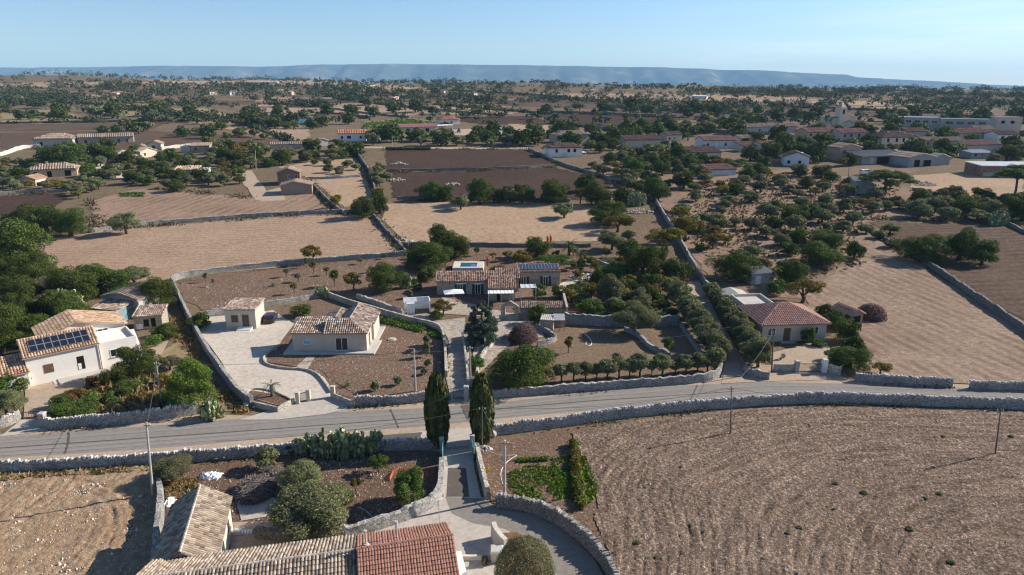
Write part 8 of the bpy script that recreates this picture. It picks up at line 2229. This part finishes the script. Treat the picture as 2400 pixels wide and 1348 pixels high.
# ---------------------------------------------------------------- say which plant is which, by what it stands beside
MARKS = []
def mark(px, py, phrase): MARKS.append((G(px, py), phrase))
for px, py, ph in [(140, 880, 'the white solar-roofed house'), (245, 740, 'the turquoise outbuilding'), (575, 765, 'the small cube house'), (775, 820, 'the L-shaped plaster house'), (1095, 690, "the villa's tiled wing"), (1260, 672, "the villa's solar wing"),
        (1855, 800, 'the hipped house'), (1995, 765, 'the red-tiled garden shed'), (1786, 665, 'the ruined hut'), (128, 415, 'the peach bungalow'), (125, 342, 'the broad tan-hipped farmhouse'), (250, 337, 'the long stone farmhouse'), (350, 368, 'the tan-roofed cottage'), (440, 418, 'the orange-roofed house'),
        (470, 357, 'the two-part stone barn'), (690, 455, 'the twin brown houses'), (825, 330, 'the red-gabled white house'), (755, 342, 'the blossom cottage'), (675, 348, 'the long tan shed'), (980, 310, 'the faded red barn'), (1055, 292, 'the white red-hipped house'), (724, 292, 'the teal shed'),
        (1325, 367, 'the white two-storey house'), (1345, 334, 'the tan half-hidden house'), (1205, 340, 'the dark-roofed lane house'), (1510, 347, 'the brown-roofed barn'), (1685, 349, 'the pale blue-grey house'), (1648, 372, 'the low brown-roofed house'), (1692, 412, 'the red-roofed grove house'), (1806, 315, 'the long grey farmhouse'),
        (1860, 388, 'the pale green gabled house'), (1925, 337, 'the outer tan house'), (2000, 339, 'the inner tan house'), (1990, 377, 'the pink house'), (2108, 349, 'the cream hipped house'), (2070, 384, 'the open barn'), (2160, 390, 'the twin-gabled warehouse'), (2240, 347, 'the tan bungalow'), (2300, 354, 'the long red-roofed house'),
        (2362, 333, 'the porch house'), (2210, 304, 'the concrete school building'), (2350, 414, 'the long brick shed'), (1974, 300, 'the church tower'), (2028, 456, 'the stone ruin'), (1222, 800, 'the withered purple-brown bush'), (717, 1130, 'the grey branch heap'), (1380, 762, 'the tall terrace wall'), (1572, 534, 'the long pale grove wall'),
        (1560, 480, 'the grove wall head'), (1640, 655, 'the grove wall foot'), (2160, 612, 'the slope wall top'), (910, 555, 'the broken wall'), (870, 430, 'the meadow wall'), (700, 620, 'the pale compound wall'), (430, 720, 'the long compound wall'), (1100, 398, 'the upper strip wall'), (1180, 470, 'the lower strip wall'),
        (1660, 900, 'the road wall corner'), (280, 995, 'the weedy garden wall'), (500, 518, 'the mown field wall'), (90, 452, 'the dark ploughed corner'), (1390, 640, 'the clipped hedge'), (1430, 300, 'the dark ploughed field'), (940, 288, 'the green crop field'), (330, 262, 'the greenish far field'), (60, 275, 'the green western field'),
        (1700, 268, 'the brown plain'), (2300, 280, 'the eastern dry strip'), (1750, 470, 'the mid olive grove'), (1850, 430, 'the upper olive grove'), (1960, 470, 'the ruin grove'), (1700, 560, 'the lower olive grove'), (1880, 560, 'the outer olive grove'), (2250, 500, 'the upper slope grove'), (1240, 330, 'the far lane conifers'), (600, 300, 'the bushy stubble')]:
    mark(px, py, ph)
ORD = ['first', 'second', 'third', 'fourth', 'fifth', 'sixth', 'seventh', 'eighth', 'ninth', 'tenth', 'eleventh', 'twelfth', 'thirteenth', 'fourteenth', 'fifteenth', 'sixteenth', 'seventeenth', 'eighteenth', 'nineteenth', 'twentieth']
by = {}
rows = {}
for r, look, p, px, w, kind in PLANTS:
    if r.get('label'): continue
    g = r.get('group')
    if g in ('small olives in a row behind the road wall',):
        rows.setdefault(g, []).append((p.x, r)); continue
    if g == 'weed tufts in the ploughed field':
        r['label'] = 'low grey-green weed tuft growing alone in the big ploughed field'; continue
    best = min(MARKS, key=lambda m: (m[0] - p).length)
    d = p - best[0]
    if abs(d.x) > 1.2 * abs(d.y): rel = 'sunward of' if d.x > 0 else 'on the shadow side of'
    else: rel = 'behind' if d.y > 0 else 'in front of'
    size = ''
    if kind in ('carob', 'olive') and g is None:
        size = 'big ' if w > 8.5 else 'small ' if w < 4 else ''
    by.setdefault((size + look, rel, best[1]), []).append((d.length, r))
for (look, rel, ph), L_ in by.items():
    L_.sort(key=lambda t: t[0])
    for i, (_, r) in enumerate(L_):
        r['label'] = look + ' ' + rel + ' ' + ph + ('' if len(L_) == 1 else ', ' + (ORD[i] if i < 20 else str(i + 1) + 'th') + ' away')
for g, L_ in rows.items():
    L_.sort(key=lambda t: t[0])
    for i, (_, r) in enumerate(L_): r['label'] = 'small trained olive behind the road wall, %s in its row from the big carob' % ORD[i]
GROUPS = {'olive': 'olive trees', 'carob': 'carob trees', 'yellow': 'autumn-coloured trees', 'rust': 'autumn-coloured trees', 'green': 'leafy shrubs', 'ball': 'round bushes'}
for r, look, p, px, w, kind in PLANTS:
    if not r.get('group') and kind in GROUPS: r['group'] = GROUPS[kind]
# ---------------------------------------------------------------- air
def haze():
    mb = MB().span((-17000, -400, -140), (17000, 14500, 450))
    m = bpy.data.materials.new('haze_air'); m.use_nodes = True
    nt = m.node_tree; nt.nodes.clear()
    v = nt.nodes.new('ShaderNodeVolumePrincipled')
    v.inputs['Color'].default_value = (0.40, 0.69, 1.0, 1)
    v.inputs['Density'].default_value = 0.000066
    v.inputs['Anisotropy'].default_value = 0.0
    o = nt.nodes.new('ShaderNodeOutputMaterial')
    nt.links.new(v.outputs[0], o.inputs['Volume'])
    ob = mb.build('haze', m)
    tag(ob, 'thin blue haze filling the air over the plain', 'haze', None, 'stuff')
haze()
